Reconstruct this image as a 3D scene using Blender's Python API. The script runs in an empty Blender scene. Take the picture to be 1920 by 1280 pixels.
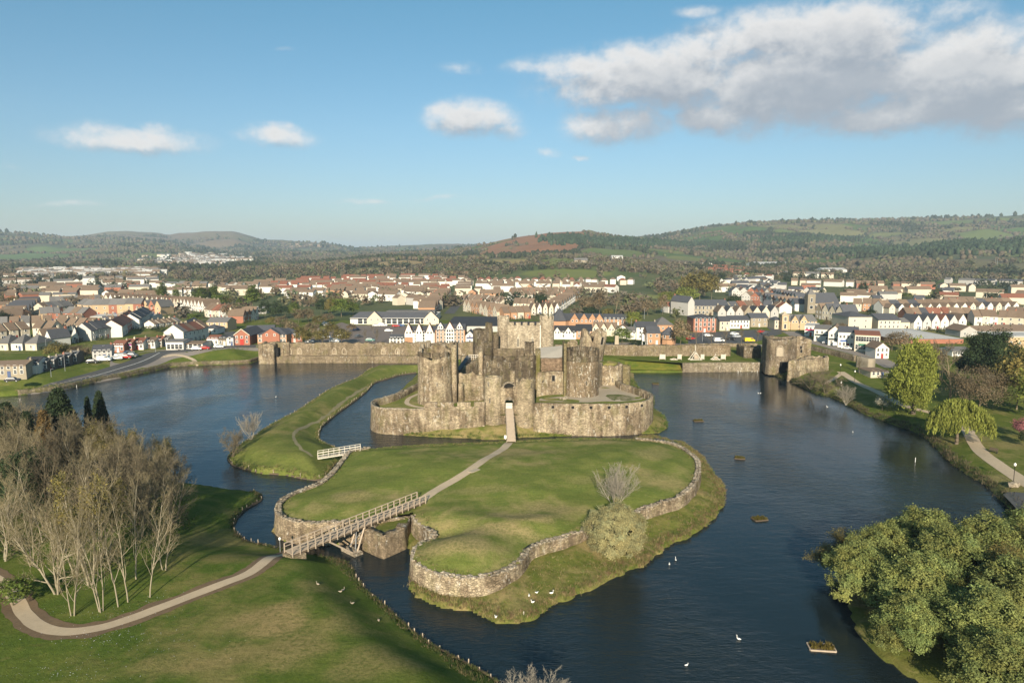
import bpy, bmesh, math, random
import numpy as np
from mathutils import Vector, Matrix
R = math.radians
scn = bpy.context.scene
COL = scn.collection
rng = np.random.default_rng(7)
random.seed(7)

# ------------------------------------------------------------------ camera, sky, sun, exposure
H = 46.0; PITCH = R(7.345); F = 1280.0
CP, SP = math.cos(PITCH), math.sin(PITCH)
cam = bpy.data.cameras.new('camera'); camo = bpy.data.objects.new('camera', cam); COL.objects.link(camo)
camo.location = (0, 0, H); camo.rotation_euler = (math.pi/2 - PITCH, 0, 0)
cam.sensor_width = 36; cam.lens = 24; cam.clip_start = 1; cam.clip_end = 40000
scn.camera = camo

SUN_EL = 21.0; SUN_AZ = 184.0      # compass style: the sun stands behind the camera, slightly to its left
sd = bpy.data.lights.new('sun', 'SUN'); sd.energy = 4.6; sd.angle = R(0.53); sd.color = (1.0, .88, .70)
so = bpy.data.objects.new('sun', sd); COL.objects.link(so)
SAZ = R(SUN_AZ)
sdir = Vector((math.sin(SAZ)*math.cos(R(SUN_EL)), math.cos(SAZ)*math.cos(R(SUN_EL)), math.sin(R(SUN_EL))))
so.rotation_euler = sdir.to_track_quat('Z', 'Y').to_euler()
so.location = (-20, -100, 120)

vs = scn.view_settings
vs.view_transform = 'Standard'; vs.look = 'None'; vs.gamma = 1; vs.exposure = 0.95; vs.use_curve_mapping = False
cy = scn.cycles
cy.max_bounces = 5; cy.diffuse_bounces = 3; cy.glossy_bounces = 3; cy.transmission_bounces = 2
cy.volume_bounces = 1; cy.transparent_max_bounces = 4; cy.caustics_reflective = False; cy.caustics_refractive = False
cy.sample_clamp_indirect = 6

# photo pixel (1920 x 1280) -> point on the level plane z ; height of a vertical at distance Y
def G(x, y, z=0.0):
    u = (x-960)/F; v = (640-y)/F
    yd = CP+v*SP; zd = -SP+v*CP
    Y = (z-H)*yd/zd
    return np.array((u*Y/yd, Y, z))
def zat(Y, y):
    v = (640-y)/F
    return H+Y*(-SP+v*CP)/(CP+v*SP)
def xat(Y, x, y=660):
    return (x-960)/F*Y/(CP+(640-y)/F*SP)
def skydir(x, y):
    u = (x-960)/F; v = (640-y)/F
    d = np.array((u, CP+v*SP, -SP+v*CP)); d /= np.linalg.norm(d)
    return math.atan2(d[0], d[1]), math.asin(d[2])

# ------------------------------------------------------------------ node helpers
class NT:
    def __init__(s, tree): s.t = tree; s.n = tree.nodes; s.l = tree.links
    def add(s, typ, **kw):
        n = s.n.new(typ)
        for k, v in kw.items(): setattr(n, k, v)
        return n
    def link(s, a, b): s.l.new(a, b)
    def inp(s, node, i, v):
        if hasattr(v, 'links') or isinstance(v, bpy.types.NodeSocket): s.l.new(v, node.inputs[i])
        else: node.inputs[i].default_value = v
    def math(s, op, a, b=None, c=None, clamp=False):
        n = s.add('ShaderNodeMath', operation=op); n.use_clamp = clamp
        for i, v in enumerate((a, b, c)):
            if v is not None: s.inp(n, i, v)
        return n.outputs[0]
    def vmath(s, op, a, b=None):
        n = s.add('ShaderNodeVectorMath', operation=op)
        s.inp(n, 0, a)
        if b is not None: s.inp(n, 1, b)
        return n.outputs['Value'] if op in ('LENGTH', 'DOT_PRODUCT', 'DISTANCE') else n.outputs[0]
    def noise(s, vec, scale, detail=4, rough=.55, dist=0.0, out=0):
        n = s.add('ShaderNodeTexNoise')
        if vec is not None: s.link(vec, n.inputs['Vector'])
        n.inputs['Scale'].default_value = scale; n.inputs['Detail'].default_value = detail
        n.inputs['Roughness'].default_value = rough; n.inputs['Distortion'].default_value = dist
        return n.outputs[out]
    def ramp(s, fac, stops, interp='LINEAR'):
        n = s.add('ShaderNodeValToRGB'); cr = n.color_ramp; cr.interpolation = interp
        while len(cr.elements) < len(stops): cr.elements.new(.5)
        for e, (p, c) in zip(cr.elements, stops):
            e.position = p; e.color = (*c, 1) if len(c) == 3 else c
        s.link(fac, n.inputs[0]); return n.outputs[0]
    def mr(s, v, a, b, c=0, d=1, smooth=True):
        n = s.add('ShaderNodeMapRange', interpolation_type='SMOOTHSTEP' if smooth else 'LINEAR')
        for i, x in enumerate((v, a, b, c, d)): s.inp(n, i, x)
        return n.outputs[0]
    def mix(s, f, a, b, mode='MIX'):
        n = s.add('ShaderNodeMix', data_type='RGBA', blend_type=mode)
        s.inp(n, 0, f)
        for i, x in ((6, a), (7, b)):
            if isinstance(x, tuple) and len(x) == 3: x = (*x, 1)
            s.inp(n, i, x)
        return n.outputs[2]
    def scale(s, vec, xyz): return s.vmath('MULTIPLY', vec, xyz)

# ------------------------------------------------------------------ world: Nishita sky with broken cloud
w = bpy.data.worlds.new('World'); scn.world = w; w.use_nodes = True
nt = NT(w.node_tree); nt.n.clear()
sky = nt.add('ShaderNodeTexSky', sky_type='NISHITA'); sky.sun_disc = False
sky.sun_elevation = R(SUN_EL); sky.sun_rotation = R(SUN_AZ)
sky.altitude = 50; sky.air_density = 1.0; sky.dust_density = 0.6; sky.ozone_density = 2.5
tc = nt.add('ShaderNodeTexCoord'); dirv = tc.outputs['Generated']
sep = nt.add('ShaderNodeSeparateXYZ'); nt.link(dirv, sep.inputs[0])
az = nt.math('ARCTAN2', sep.outputs[0], sep.outputs[1]); el = nt.math('ARCSINE', sep.outputs[2])
cmb = nt.add('ShaderNodeCombineXYZ'); nt.link(az, cmb.inputs[0]); nt.link(el, cmb.inputs[1])
# each cloud: middle and half extents in photo pixels, weight
CLOUDS = [(250,260,180,36,1.0),(180,244,85,30,.75),(290,240,60,28,.7),(515,258,100,30,.98),(885,224,120,52,1.1),(835,212,62,28,.75),(945,245,60,34,.75),(860,126,60,20,.6),
 (1160,234,135,60,1.1),(1190,208,70,34,.8),(1340,215,110,52,1.15),(1090,122,140,40,.95),(1230,150,290,88,1.3),(1010,126,90,22,.7),(1180,110,130,50,.9),
 (1420,75,220,80,1.1),(1330,95,170,66,1.0),(1570,80,250,100,1.35),(1500,160,350,125,1.45),(1660,160,180,80,1.1),(1800,150,280,130,1.5),(1860,70,140,70,1.05),
 (1700,215,360,56,1.2),(1900,200,190,90,1.3),(1650,40,140,60,.9),(1300,18,80,20,.55),(1210,78,60,26,.55),(1990,110,220,130,1.2),(1420,200,200,60,1.0),
 (1032,290,36,14,.62),(1090,300,26,10,.5),(690,376,80,9,.5),(840,372,80,7,.52),(130,386,130,9,.42),(630,378,40,7,.4),(2150,200,280,110,1.2),(-180,230,160,50,.8),(30,312,60,10,.36),(545,92,30,9,.36),(1790,20,130,40,.6)]
grp = bpy.data.node_groups.new('cloud_density', 'ShaderNodeTree')
grp.interface.new_socket('P', in_out='INPUT', socket_type='NodeSocketVector')
grp.interface.new_socket('D', in_out='OUTPUT', socket_type='NodeSocketFloat')
g = NT(grp); gi = g.add('NodeGroupInput'); go = g.add('NodeGroupOutput'); P0 = gi.outputs[0]
warp = g.noise(P0, 7, 5, .6, out=1)
P1 = g.vmath('ADD', P0, g.vmath('MULTIPLY', g.vmath('SUBTRACT', warp, (.5, .5, .5)), (.060, .040, 0)))
acc = None
for (cx, cyy, rx, ry, wt) in CLOUDS:
    a0, e0 = skydir(cx, cyy); a1, _ = skydir(cx+rx, cyy); _, e1 = skydir(cx, cyy-ry)
    q = g.vmath('MULTIPLY', g.vmath('SUBTRACT', P1, (a0, e0, 0)), (1/max(a1-a0, .004), 1/max(e1-e0, .003), 0))
    val = g.math('MULTIPLY', g.mr(g.vmath('LENGTH', q), 1.25, 0.0), wt)
    acc = val if acc is None else g.math('SMOOTH_MAX', acc, val, .12)
# cloud cover that goes on above and beside the view
oth = g.mr(g.noise(g.scale(P0, (1, 2.0, 1)), 2.1, 2, .5), .52, .72)
spp = g.add('ShaderNodeSeparateXYZ'); g.link(P0, spp.inputs[0])
outm = g.math('MAXIMUM', g.mr(g.math('ABSOLUTE', spp.outputs[0]), .72, .95), g.mr(spp.outputs[1], .42, .55))
outm = g.math('MULTIPLY', outm, g.mr(spp.outputs[1], .02, .12))
acc = g.math('MAXIMUM', acc, g.math('MULTIPLY', oth, outm))
fb = g.noise(g.scale(P0, (1, 1.2, 1)), 15, 8, .62)
fb2 = g.noise(g.scale(P0, (1, 1.3, 1)), 45, 5, .6)
nz = g.math('ADD', g.math('MULTIPLY', g.math('SUBTRACT', fb, .5), 1.55), g.math('MULTIPLY', g.math('SUBTRACT', fb2, .5), .9))
den = g.math('ADD', acc, g.math('MULTIPLY', nz, g.mr(acc, .05, .5, .0, .85)))
g.link(den, go.inputs[0])
def cdens(vec):
    n = nt.add('ShaderNodeGroup'); n.node_tree = grp; nt.link(vec, n.inputs[0]); return n.outputs[0]
d0 = cdens(cmb.outputs[0])
dup_ = cdens(nt.vmath('ADD', cmb.outputs[0], (-.006, .022, 0)))
alpha = nt.math('MULTIPLY', nt.mr(d0, .10, 1.02), .94)
# lit where little cloud stands above, grey on the bases
lit = nt.mr(nt.math('SUBTRACT', nt.math('MULTIPLY', d0, .85), nt.math('MULTIPLY', dup_, 1.0)), -.62, .42)
thick = nt.mr(d0, .8, 1.5)
lit = nt.math('MULTIPLY', lit, nt.math('SUBTRACT', 1.0, nt.math('MULTIPLY', thick, .42)))
dup2 = cdens(nt.vmath('ADD', cmb.outputs[0], (-.02, .062, 0)))
lit = nt.math('MULTIPLY', lit, nt.math('SUBTRACT', 1.0, nt.math('MULTIPLY', nt.mr(dup2, .50, 1.30), .74)))
ccol = nt.mix(lit, (2.55, 2.8, 3.15), (5.7, 5.55, 5.4))
grade = nt.ramp(nt.mr(el, -.05, .50, 0, 1, False), [(0, (.54, .55, .62)), (.12, (.57, .585, .65)), (.40, (.62, .73, .73)), (1, (.47, .88, .80))])
tint = nt.mix(1.0, sky.outputs[0], grade, 'MULTIPLY')
skc = nt.mix(alpha, tint, ccol)
bg = nt.add('ShaderNodeBackground'); bg.inputs['Strength'].default_value = 0.08
wo = nt.add('ShaderNodeOutputWorld'); nt.link(skc, bg.inputs[0]); nt.link(bg.outputs[0], wo.inputs[0])
w.cycles.sampling_method = 'MANUAL'; w.cycles.sample_map_resolution = 1024

# ------------------------------------------------------------------ naming helpers
ORD = ('first second third fourth fifth sixth seventh eighth ninth tenth eleventh twelfth thirteenth fourteenth fifteenth sixteenth seventeenth '
       'eighteenth nineteenth twentieth').split()
TENS = {2: 'twenty', 3: 'thirty', 4: 'forty', 5: 'fifty', 6: 'sixty', 7: 'seventy', 8: 'eighty', 9: 'ninety'}
def nth(i):                                   # i from 0
    if i < 20: return ORD[i]
    t, u = divmod(i+1, 10)
    return TENS[t]+'-'+ORD[u-1] if u else TENS[t][:-1]+'ieth'
def tag(o, label=None, cat=None, group=None, kind=None):
    if label: o['label'] = label
    if cat: o['category'] = cat
    if group: o['group'] = group
    if kind: o['kind'] = kind
    return o
def thing(name, label, cat, loc=(0, 0, 0), rz=0.0, group=None):
    o = bpy.data.objects.new(name, None); COL.objects.link(o)
    o.location = [float(v) for v in loc]; o.rotation_euler = (0, 0, rz); o.empty_display_size = .5
    return tag(o, label, cat, group)
def inst(name, me, parent=None, loc=None, rz=0.0, sc=None):
    o = bpy.data.objects.new(name, me); COL.objects.link(o)
    if parent is not None: o.parent = parent
    if loc is not None: o.location = [float(v) for v in loc]
    if rz: o.rotation_euler = (0, 0, rz)
    if sc is not None: o.scale = sc if hasattr(sc, '__len__') else (sc, sc, sc)
    return o
def mesh_np(name, V, Fq, mats=(), midx=None, col=None, smooth=False):
    V = np.asarray(V, np.float32); Fq = np.asarray(Fq, np.int32)
    me = bpy.data.meshes.new(name); n, k = Fq.shape
    me.vertices.add(len(V)); me.vertices.foreach_set('co', V.ravel())
    me.loops.add(n*k); me.loops.foreach_set('vertex_index', Fq.ravel())
    me.polygons.add(n); me.polygons.foreach_set('loop_start', np.arange(0, n*k, k, dtype=np.int32))
    if midx is not None: me.polygons.foreach_set('material_index', np.asarray(midx, np.int32))
    if smooth: me.polygons.foreach_set('use_smooth', np.ones(n, bool))
    for m in mats: me.materials.append(m)
    me.update(calc_edges=True)
    if col is not None:
        a = me.color_attributes.new('tint', 'FLOAT_COLOR', 'POINT')
        c = np.ones((len(V), 4), np.float32); c[:, :3] = col; a.data.foreach_set('color', c.ravel())
    return me
class MB:
    def __init__(s): s.v = []; s.f = []; s.m = []
    def quad(s, *ids): s.f.append(ids)
    def add(s, vs, fs, mi=0):
        b = len(s.v); s.v += [tuple(map(float, p)) for p in vs]
        for f in fs: s.f.append(tuple(b+i for i in f)); s.m.append(mi)
        return s
    def box(s, c, d, rz=0.0, mi=0, taper=1.0):
        cx, cy_, cz = c; hx, hy, hz = d[0]/2, d[1]/2, d[2]/2; co, si = math.cos(rz), math.sin(rz); vs_ = []
        for z, t in ((-hz, 1.0), (hz, taper)):
            for x, y in ((-hx, -hy), (hx, -hy), (hx, hy), (-hx, hy)):
                x *= t; y *= t
                vs_.append((cx+x*co-y*si, cy_+x*si+y*co, cz+z))
        return s.add(vs_, [(3, 2, 1, 0), (4, 5, 6, 7), (0, 1, 5, 4), (1, 2, 6, 5), (2, 3, 7, 6), (3, 0, 4, 7)], mi)
    def bar(s, a, b, r=.1, sides=4, r2=None, mi=0):
        a = np.array(a, float); b = np.array(b, float); d = b-a; L = np.linalg.norm(d)
        if L < 1e-6: return s
        d /= L; t = np.array((0, 0, 1.)) if abs(d[2]) < .9 else np.array((1., 0, 0))
        p = np.cross(d, t); p /= np.linalg.norm(p); q = np.cross(d, p); r2 = r if r2 is None else r2; vs_ = []
        for e, rr in ((a, r), (b, r2)):
            for k in range(sides):
                an = 2*math.pi*(k+.5)/sides; vs_.append(e+rr*(math.cos(an)*p+math.sin(an)*q))
        fs = [(k, (k+1) % sides, sides+(k+1) % sides, sides+k) for k in range(sides)]
        fs += [tuple(range(sides-1, -1, -1)), tuple(range(sides, 2*sides))]
        return s.add(vs_, fs, mi)
    def lathe(s, prof, n=24, c=(0, 0), a0=0.0, a1=2*math.pi, mi=0):
        full = abs(a1-a0-2*math.pi) < 1e-6; m = n if full else n+1; vs_ = []
        for r, z in prof:
            for k in range(m):
                a = a0+(a1-a0)*k/n; vs_.append((c[0]+r*math.cos(a), c[1]+r*math.sin(a), z))
        fs = [(i*m+k, i*m+(k+1) % m, (i+1)*m+(k+1) % m, (i+1)*m+k) for i in range(len(prof)-1) for k in range(n)]
        return s.add(vs_, fs, mi)
    def prism(s, poly, z0, z1, mi=0):
        n = len(poly); vs_ = [(p[0], p[1], z0) for p in poly]+[(p[0], p[1], z1) for p in poly]
        return s.add(vs_, [tuple(range(n-1, -1, -1)), tuple(range(n, 2*n))]+[(i, (i+1) % n, n+(i+1) % n, n+i) for i in range(n)], mi)
    def mesh(s, name, *mats, smooth=False):
        me = bpy.data.meshes.new(name); me.from_pydata(s.v, [], s.f)
        for m in mats: me.materials.append(m)
        if len(mats) > 1: me.polygons.foreach_set('material_index', s.m)
        if smooth: me.polygons.foreach_set('use_smooth', [True]*len(s.f))
        me.update(); return me
    def build(s, name, mats, parent=None, loc=None, rz=0.0, smooth=False):
        mats = mats if isinstance(mats, (tuple, list)) else (mats,)
        return inst(name, s.mesh(name, *mats, smooth=smooth), parent, loc, rz)

# numpy value noise
def _h(ix, iy, s):
    n = (ix.astype(np.int64)*374761393+iy.astype(np.int64)*668265263+s*1442695041) & 0xffffffff
    n = ((n ^ (n >> 13))*1274126177) & 0xffffffff
    return ((n ^ (n >> 16)) & 0xffff)/65535.0
def vnoise(x, y, s=0):
    x = np.asarray(x, float); y = np.asarray(y, float)
    ix = np.floor(x); iy = np.floor(y); fx = x-ix; fy = y-iy
    fx = fx*fx*(3-2*fx); fy = fy*fy*(3-2*fy)
    a = _h(ix, iy, s); b = _h(ix+1, iy, s); c = _h(ix, iy+1, s); d = _h(ix+1, iy+1, s)
    return (a*(1-fx)+b*fx)*(1-fy)+(c*(1-fx)+d*fx)*fy
def fbm(x, y, o=4, s=0):
    t = 0; a = .5; n = 0
    for i in range(o): t = t+a*vnoise(x*2**i, y*2**i, s+i*17); n += a; a *= .5
    return t/n
def sstep(a, b, x):
    t = np.clip((np.asarray(x, float)-a)/(b-a), 0, 1); return t*t*(3-2*t)
def smooth_poly(pts, n=4, closed=True):
    P = np.array(pts, float); m = len(P); out = []
    for i in range(m if closed else m-1):
        if closed: p0, p1, p2, p3 = P[i-1], P[i], P[(i+1) % m], P[(i+2) % m]
        else: p0, p1, p2, p3 = P[max(i-1, 0)], P[i], P[i+1], P[min(i+2, m-1)]
        for k in range(n):
            t = k/n
            out.append(.5*((2*p1)+(p2-p0)*t+(2*p0-5*p1+4*p2-p3)*t*t+(3*p1-p0-3*p2+p3)*t**3))
    if not closed: out.append(P[-1])
    return np.array(out)
def sdist(poly, X, Y):
    poly = np.asarray(poly)[:, :2]; X = np.asarray(X, float); Y = np.asarray(Y, float)
    D = np.full(X.shape, 1e18); ins = np.zeros(X.shape, bool); m = len(poly)
    for i in range(m):
        ax, ay = poly[i]; bx, by = poly[(i+1) % m]; dx, dy = bx-ax, by-ay; L = dx*dx+dy*dy+1e-12
        t = np.clip(((X-ax)*dx+(Y-ay)*dy)/L, 0, 1)
        D = np.minimum(D, (X-ax-t*dx)**2+(Y-ay-t*dy)**2)
        c = (ay > Y) != (by > Y)
        ins ^= c & (X < dx*(Y-ay)/(dy if abs(dy) > 1e-12 else 1e-12)+ax)
    D = np.sqrt(D); return np.where(ins, D, -D)
def resample(P, step):
    P = np.asarray(P, float); seg = np.linalg.norm(np.diff(P[:, :2], axis=0), axis=1); s = np.concatenate([[0], np.cumsum(seg)])
    n = max(2, int(s[-1]/step)+1); t = np.linspace(0, s[-1], n)
    return np.stack([np.interp(t, s, P[:, i]) for i in range(P.shape[1])], 1)
def grid_mesh(name, xs, ys, hf, mat, keep=-.75, colf=None, mask=None):
    X, Y = np.meshgrid(xs, ys); Z = hf(X, Y); ny, nx = X.shape
    idx = np.arange(ny*nx).reshape(ny, nx)
    q = np.stack([idx[:-1, :-1], idx[:-1, 1:], idx[1:, 1:], idx[1:, :-1]], -1).reshape(-1, 4)
    zz = Z.ravel(); ok = (zz[q] > keep).any(1)
    if mask is not None: ok &= mask(X, Y).ravel()[q].any(1)
    q = q[ok]; used = np.unique(q); mp = np.full(ny*nx, -1); mp[used] = np.arange(len(used))
    V = np.stack([X.ravel(), Y.ravel(), zz], 1)[used]
    me = mesh_np(name, V, mp[q], [mat], smooth=True, col=None if colf is None else colf(V[:, 0], V[:, 1], V[:, 2]))
    return me

# ------------------------------------------------------------------ materials
MATS = {}
def newmat(name):
    m = bpy.data.materials.new(name); m.use_nodes = True; t = NT(m.node_tree)
    b = t.n['Principled BSDF']; MATS[name] = m
    return m, t, b
def pos(t):
    return t.add('ShaderNodeNewGeometry').outputs['Position']
def bump(t, b, h, strength=.5, dist=.1):
    n = t.add('ShaderNodeBump'); n.inputs['Strength'].default_value = strength; n.inputs['Distance'].default_value = dist
    t.link(h, n.inputs['Height']); t.link(n.outputs[0], b.inputs['Normal']); return n
def plain(name, c, rough=.8, var=.25, scale=1.5, metal=0.0, spec=.3, obj_random=0.0):
    m, t, b = newmat(name); p = pos(t)
    n = t.noise(p, scale, 5, .65); n2 = t.noise(p, scale*.13, 3)
    k = t.math('ADD', t.math('MULTIPLY', n, var*1.4), t.math('MULTIPLY', n2, var*.9))
    k = t.math('ADD', k, 1-var*1.15)
    if obj_random:
        oi = t.add('ShaderNodeObjectInfo')
        k = t.math('MULTIPLY', k, t.mr(oi.outputs['Random'], 0, 1, 1-obj_random, 1+obj_random, False))
    v = t.vmath('SCALE', c)
    sc = v.node; t.inp(sc, 3, k)
    t.link(v, b.inputs['Base Color'])
    b.inputs['Roughness'].default_value = rough; b.inputs['Metallic'].default_value = metal
    b.inputs['Specular IOR Level'].default_value = spec
    return m
def grass_mat(name, g1, g2, straw, straw_amt=.5, sc=1.0):
    m, t, b = newmat(name); p = pos(t)
    big = t.noise(p, .035*sc, 4, .55); mid = t.noise(p, .22*sc, 5, .6, .4); fine = t.noise(p, 2.2*sc, 5, .7)
    finest = t.noise(p, 9*sc, 3, .7)
    c = t.mix(t.mr(mid, .3, .72), g1, g2)
    sm = t.mr(t.math('ADD', t.math('MULTIPLY', big, .75), t.math('MULTIPLY', mid, .45)), .64-.08*straw_amt, .86-.12*straw_amt)
    c = t.mix(t.math('MULTIPLY', sm, straw_amt), c, straw)
    at = t.add('ShaderNodeAttribute', attribute_name='tint'); sp_ = t.add('ShaderNodeSeparateColor'); t.link(at.outputs['Color'], sp_.inputs[0])
    c = t.mix(t.math('MULTIPLY', sp_.outputs[0], t.mr(fine, .30, .60, .35, 1.0)), c, straw)
    pt = t.mr(t.noise(p, .55*sc, 4, .6, .8), .58, .72)
    c = t.mix(t.math('MULTIPLY', pt, .35*straw_amt), c, straw)
    streak = t.noise(t.scale(p, (.22, 1.9, 1)), .9, 4, .65)
    k = t.math('ADD', t.math('MULTIPLY', fine, .85), t.math('MULTIPLY', finest, .75)); k = t.math('ADD', k, t.math('ADD', t.math('MULTIPLY', streak, .55), -.06))
    v = t.vmath('SCALE', c); t.inp(v.node, 3, k); t.link(v, b.inputs['Base Color'])
    b.inputs['Roughness'].default_value = 1.0; b.inputs['Specular IOR Level'].default_value = .05
    hh = t.math('ADD', t.math('MULTIPLY', finest, .6), t.math('MULTIPLY', fine, 1.0))
    bump(t, b, hh, .9, .16)
    return m
def stone_mat(name, c1, c2, c3, white=.35, moss=.3, cell=2.2, wscale=.5, mossz=None):
    m, t, b = newmat(name); p = pos(t)
    ps = t.scale(p, (1, 1, 1.7))
    vor = t.add('ShaderNodeTexVoronoi'); t.link(ps, vor.inputs['Vector']); vor.inputs['Scale'].default_value = cell
    vor.inputs['Randomness'].default_value = 1
    sepc = t.add('ShaderNodeSeparateColor'); t.link(vor.outputs['Color'], sepc.inputs[0])
    cellv = sepc.outputs[0]
    big = t.noise(p, .16, 5, .6, .5); mid = t.noise(p, .9, 5, .65)
    vstreak = t.noise(t.scale(p, (1.1, 1.1, .16)), .9, 5, .6)
    c = t.ramp(t.math('ADD', t.math('MULTIPLY', big, .55), t.math('MULTIPLY', vstreak, .5)), [(.38, c1), (.50, c2), (.62, c3)])
    k = t.math('ADD', t.math('MULTIPLY', cellv, .62), t.math('MULTIPLY', mid, .8)); k = t.math('ADD', k, .28)
    v = t.vmath('SCALE', c); t.inp(v.node, 3, k); c = v
    # mortar joints
    vd = t.add('ShaderNodeTexVoronoi', feature='DISTANCE_TO_EDGE'); t.link(ps, vd.inputs['Vector']); vd.inputs['Scale'].default_value = cell
    joint = t.mr(vd.outputs['Distance'], .0, .09)
    c = t.mix(t.math('MULTIPLY', t.math('SUBTRACT', 1.0, joint), .5), c, (.10, .08, .055))
    # lime run-off and lichen
    wm = t.math('MULTIPLY', t.mr(t.noise(t.scale(p, (1, 1, .45)), wscale*2.6, 6, .72, .6), .555, .64), t.mr(t.noise(p, .13, 3), .40, .55))
    c = t.mix(t.math('MULTIPLY', wm, white), c, (.62, .58, .50))
    mm = t.mr(t.noise(t.scale(p, (1, 1, .5)), .35, 5, .65, .5), .50, .66)
    c = t.mix(t.math('MULTIPLY', mm, moss), c, (.13, .125, .03))
    t.link(c, b.inputs['Base Color']); b.inputs['Roughness'].default_value = .95; b.inputs['Specular IOR Level'].default_value = .12
    hh = t.math('ADD', t.math('MULTIPLY', joint, .6), t.math('ADD', t.math('MULTIPLY', cellv, .35), t.math('MULTIPLY', mid, .8)))
    bump(t, b, hh, .9, .14)
    return m
def tint_mat(name, rough=.9, nsc=.5, var=.4, strength=0.0):
    m, t, b = newmat(name); p = pos(t)
    a = t.add('ShaderNodeAttribute', attribute_name='tint')
    n = t.noise(p, nsc, 6, .7); n2 = t.noise(p, nsc*.12, 4, .6)
    k = t.math('ADD', t.math('MULTIPLY', n, var*1.5), t.math('MULTIPLY', n2, var*1.2)); k = t.math('ADD', k, 1-var*1.35)
    v = t.vmath('SCALE', a.outputs['Color']); t.inp(v.node, 3, k); t.link(v, b.inputs['Base Color'])
    b.inputs['Roughness'].default_value = rough; b.inputs['Specular IOR Level'].default_value = .1
    if strength: bump(t, b, n, strength, 1.0)
    return m
def leaf_mat(name, c, var=.35, trans=.25, objr=.12):
    m, t, b = newmat(name); p = pos(t)
    a = t.add('ShaderNodeAttribute', attribute_name='tint')
    oi = t.add('ShaderNodeObjectInfo')
    n = t.noise(p, 1.2, 4, .6)
    k = t.math('ADD', t.math('MULTIPLY', n, var*2), 1-var)
    k = t.math('MULTIPLY', k, t.mr(oi.outputs['Random'], 0, 1, 1-objr, 1+objr, False))
    v = t.vmath('SCALE', t.mix(1.0, a.outputs['Color'], c, 'MULTIPLY')); t.inp(v.node, 3, k); t.link(v, b.inputs['Base Color'])
    b.inputs['Roughness'].default_value = .75; b.inputs['Specular IOR Level'].default_value = .15
    tr = t.add('ShaderNodeBsdfTranslucent'); t.link(v, tr.inputs[0])
    mx = t.add('ShaderNodeMixShader'); mx.inputs[0].default_value = trans
    t.link(b.outputs[0], mx.inputs[1]); t.link(tr.outputs[0], mx.inputs[2])
    t.link(mx.outputs[0], t.n['Material Output'].inputs[0])
    return m

M_lawn = grass_mat('lawn_grass', (.118, .148, .032), (.172, .186, .046), (.30, .235, .108), .80)
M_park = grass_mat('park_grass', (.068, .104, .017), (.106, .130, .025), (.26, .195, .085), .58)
M_rough = grass_mat('rough_grass', (.105, .125, .025), (.165, .155, .045), (.28, .215, .10), .9, 1.6)
M_spit = grass_mat('spit_grass', (.102, .126, .028), (.152, .163, .042), (.27, .21, .09), .75)
M_far = grass_mat('town_grass', (.080, .110, .018), (.125, .140, .030), (.25, .20, .09), .7)
M_wild = grass_mat('wild_flowering_grass', (.10, .14, .02), (.20, .19, .03), (.26, .22, .045), .9, 1.4)
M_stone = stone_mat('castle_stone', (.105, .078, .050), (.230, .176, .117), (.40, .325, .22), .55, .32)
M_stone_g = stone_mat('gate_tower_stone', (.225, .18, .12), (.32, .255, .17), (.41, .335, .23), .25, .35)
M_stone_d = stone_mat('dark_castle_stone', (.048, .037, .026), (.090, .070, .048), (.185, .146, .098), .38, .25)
M_stone_w = stone_mat('lime_streaked_stone', (.12, .088, .056), (.20, .15, .098), (.30, .23, .15), 1.0, .12, wscale=.7)
M_stone_p = stone_mat('pale_keep_stone', (.26, .21, .15), (.36, .295, .21), (.44, .37, .27), .25, .05, 1.9)
M_stone_m = stone_mat('mossy_stone', (.12, .10, .05), (.19, .155, .08), (.26, .21, .12), .25, .9)
M_rubble = stone_mat('rubble_coping', (.20, .165, .12), (.30, .25, .185), (.40, .34, .26), .5, .15, 2.8)
M_dam = stone_mat('dam_stone', (.13, .10, .065), (.20, .155, .10), (.27, .21, .14), .45, .35)
M_gravel = plain('pale_gravel', (.36, .30, .22), .95, .3, 2.0)
M_path = plain('sandy_path', (.43, .34, .235), .95, .28, 1.6)
M_litter = plain('leaf_litter', (.14, .095, .055), 1.0, .6, 3.0)
M_asph = plain('asphalt', (.075, .075, .075), .9, .3, .6)
M_pave = plain('pavement', (.22, .19, .165), .9, .25, .8)
M_carpark = plain('car_park_surface', (.17, .135, .115), .9, .3, .3)
M_paint = plain('road_paint', (.75, .75, .72), .8, .1)
M_wood = plain('weathered_wood', (.36, .29, .22), .85, .4, 3.0)
M_wood_p = plain('pale_wood', (.55, .50, .42), .85, .25, 3.0)
M_wood_d = plain('dark_wet_wood', (.10, .075, .05), .9, .5, 3.0)
M_white = plain('white_paint', (.78, .76, .72), .6, .08)
M_metal = plain('grey_metal', (.35, .36, .37), .45, .15, 2, .6, .5)
M_dark = plain('black_and_opening_shade', (.012, .011, .010), .9, .2)  # shade inside openings put into the colour; also black ironwork
M_slate = plain('dark_slate', (.070, .072, .080), .6, .3, .8)
M_slate2 = plain('pale_slate', (.20, .20, .205), .6, .22, .5)
M_hallroof = plain('hall_roof_slate', (.30, .275, .235), .7, .15, .6)
M_bluew = plain('blue_cladding', (.12, .20, .30), .6, .15)
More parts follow.
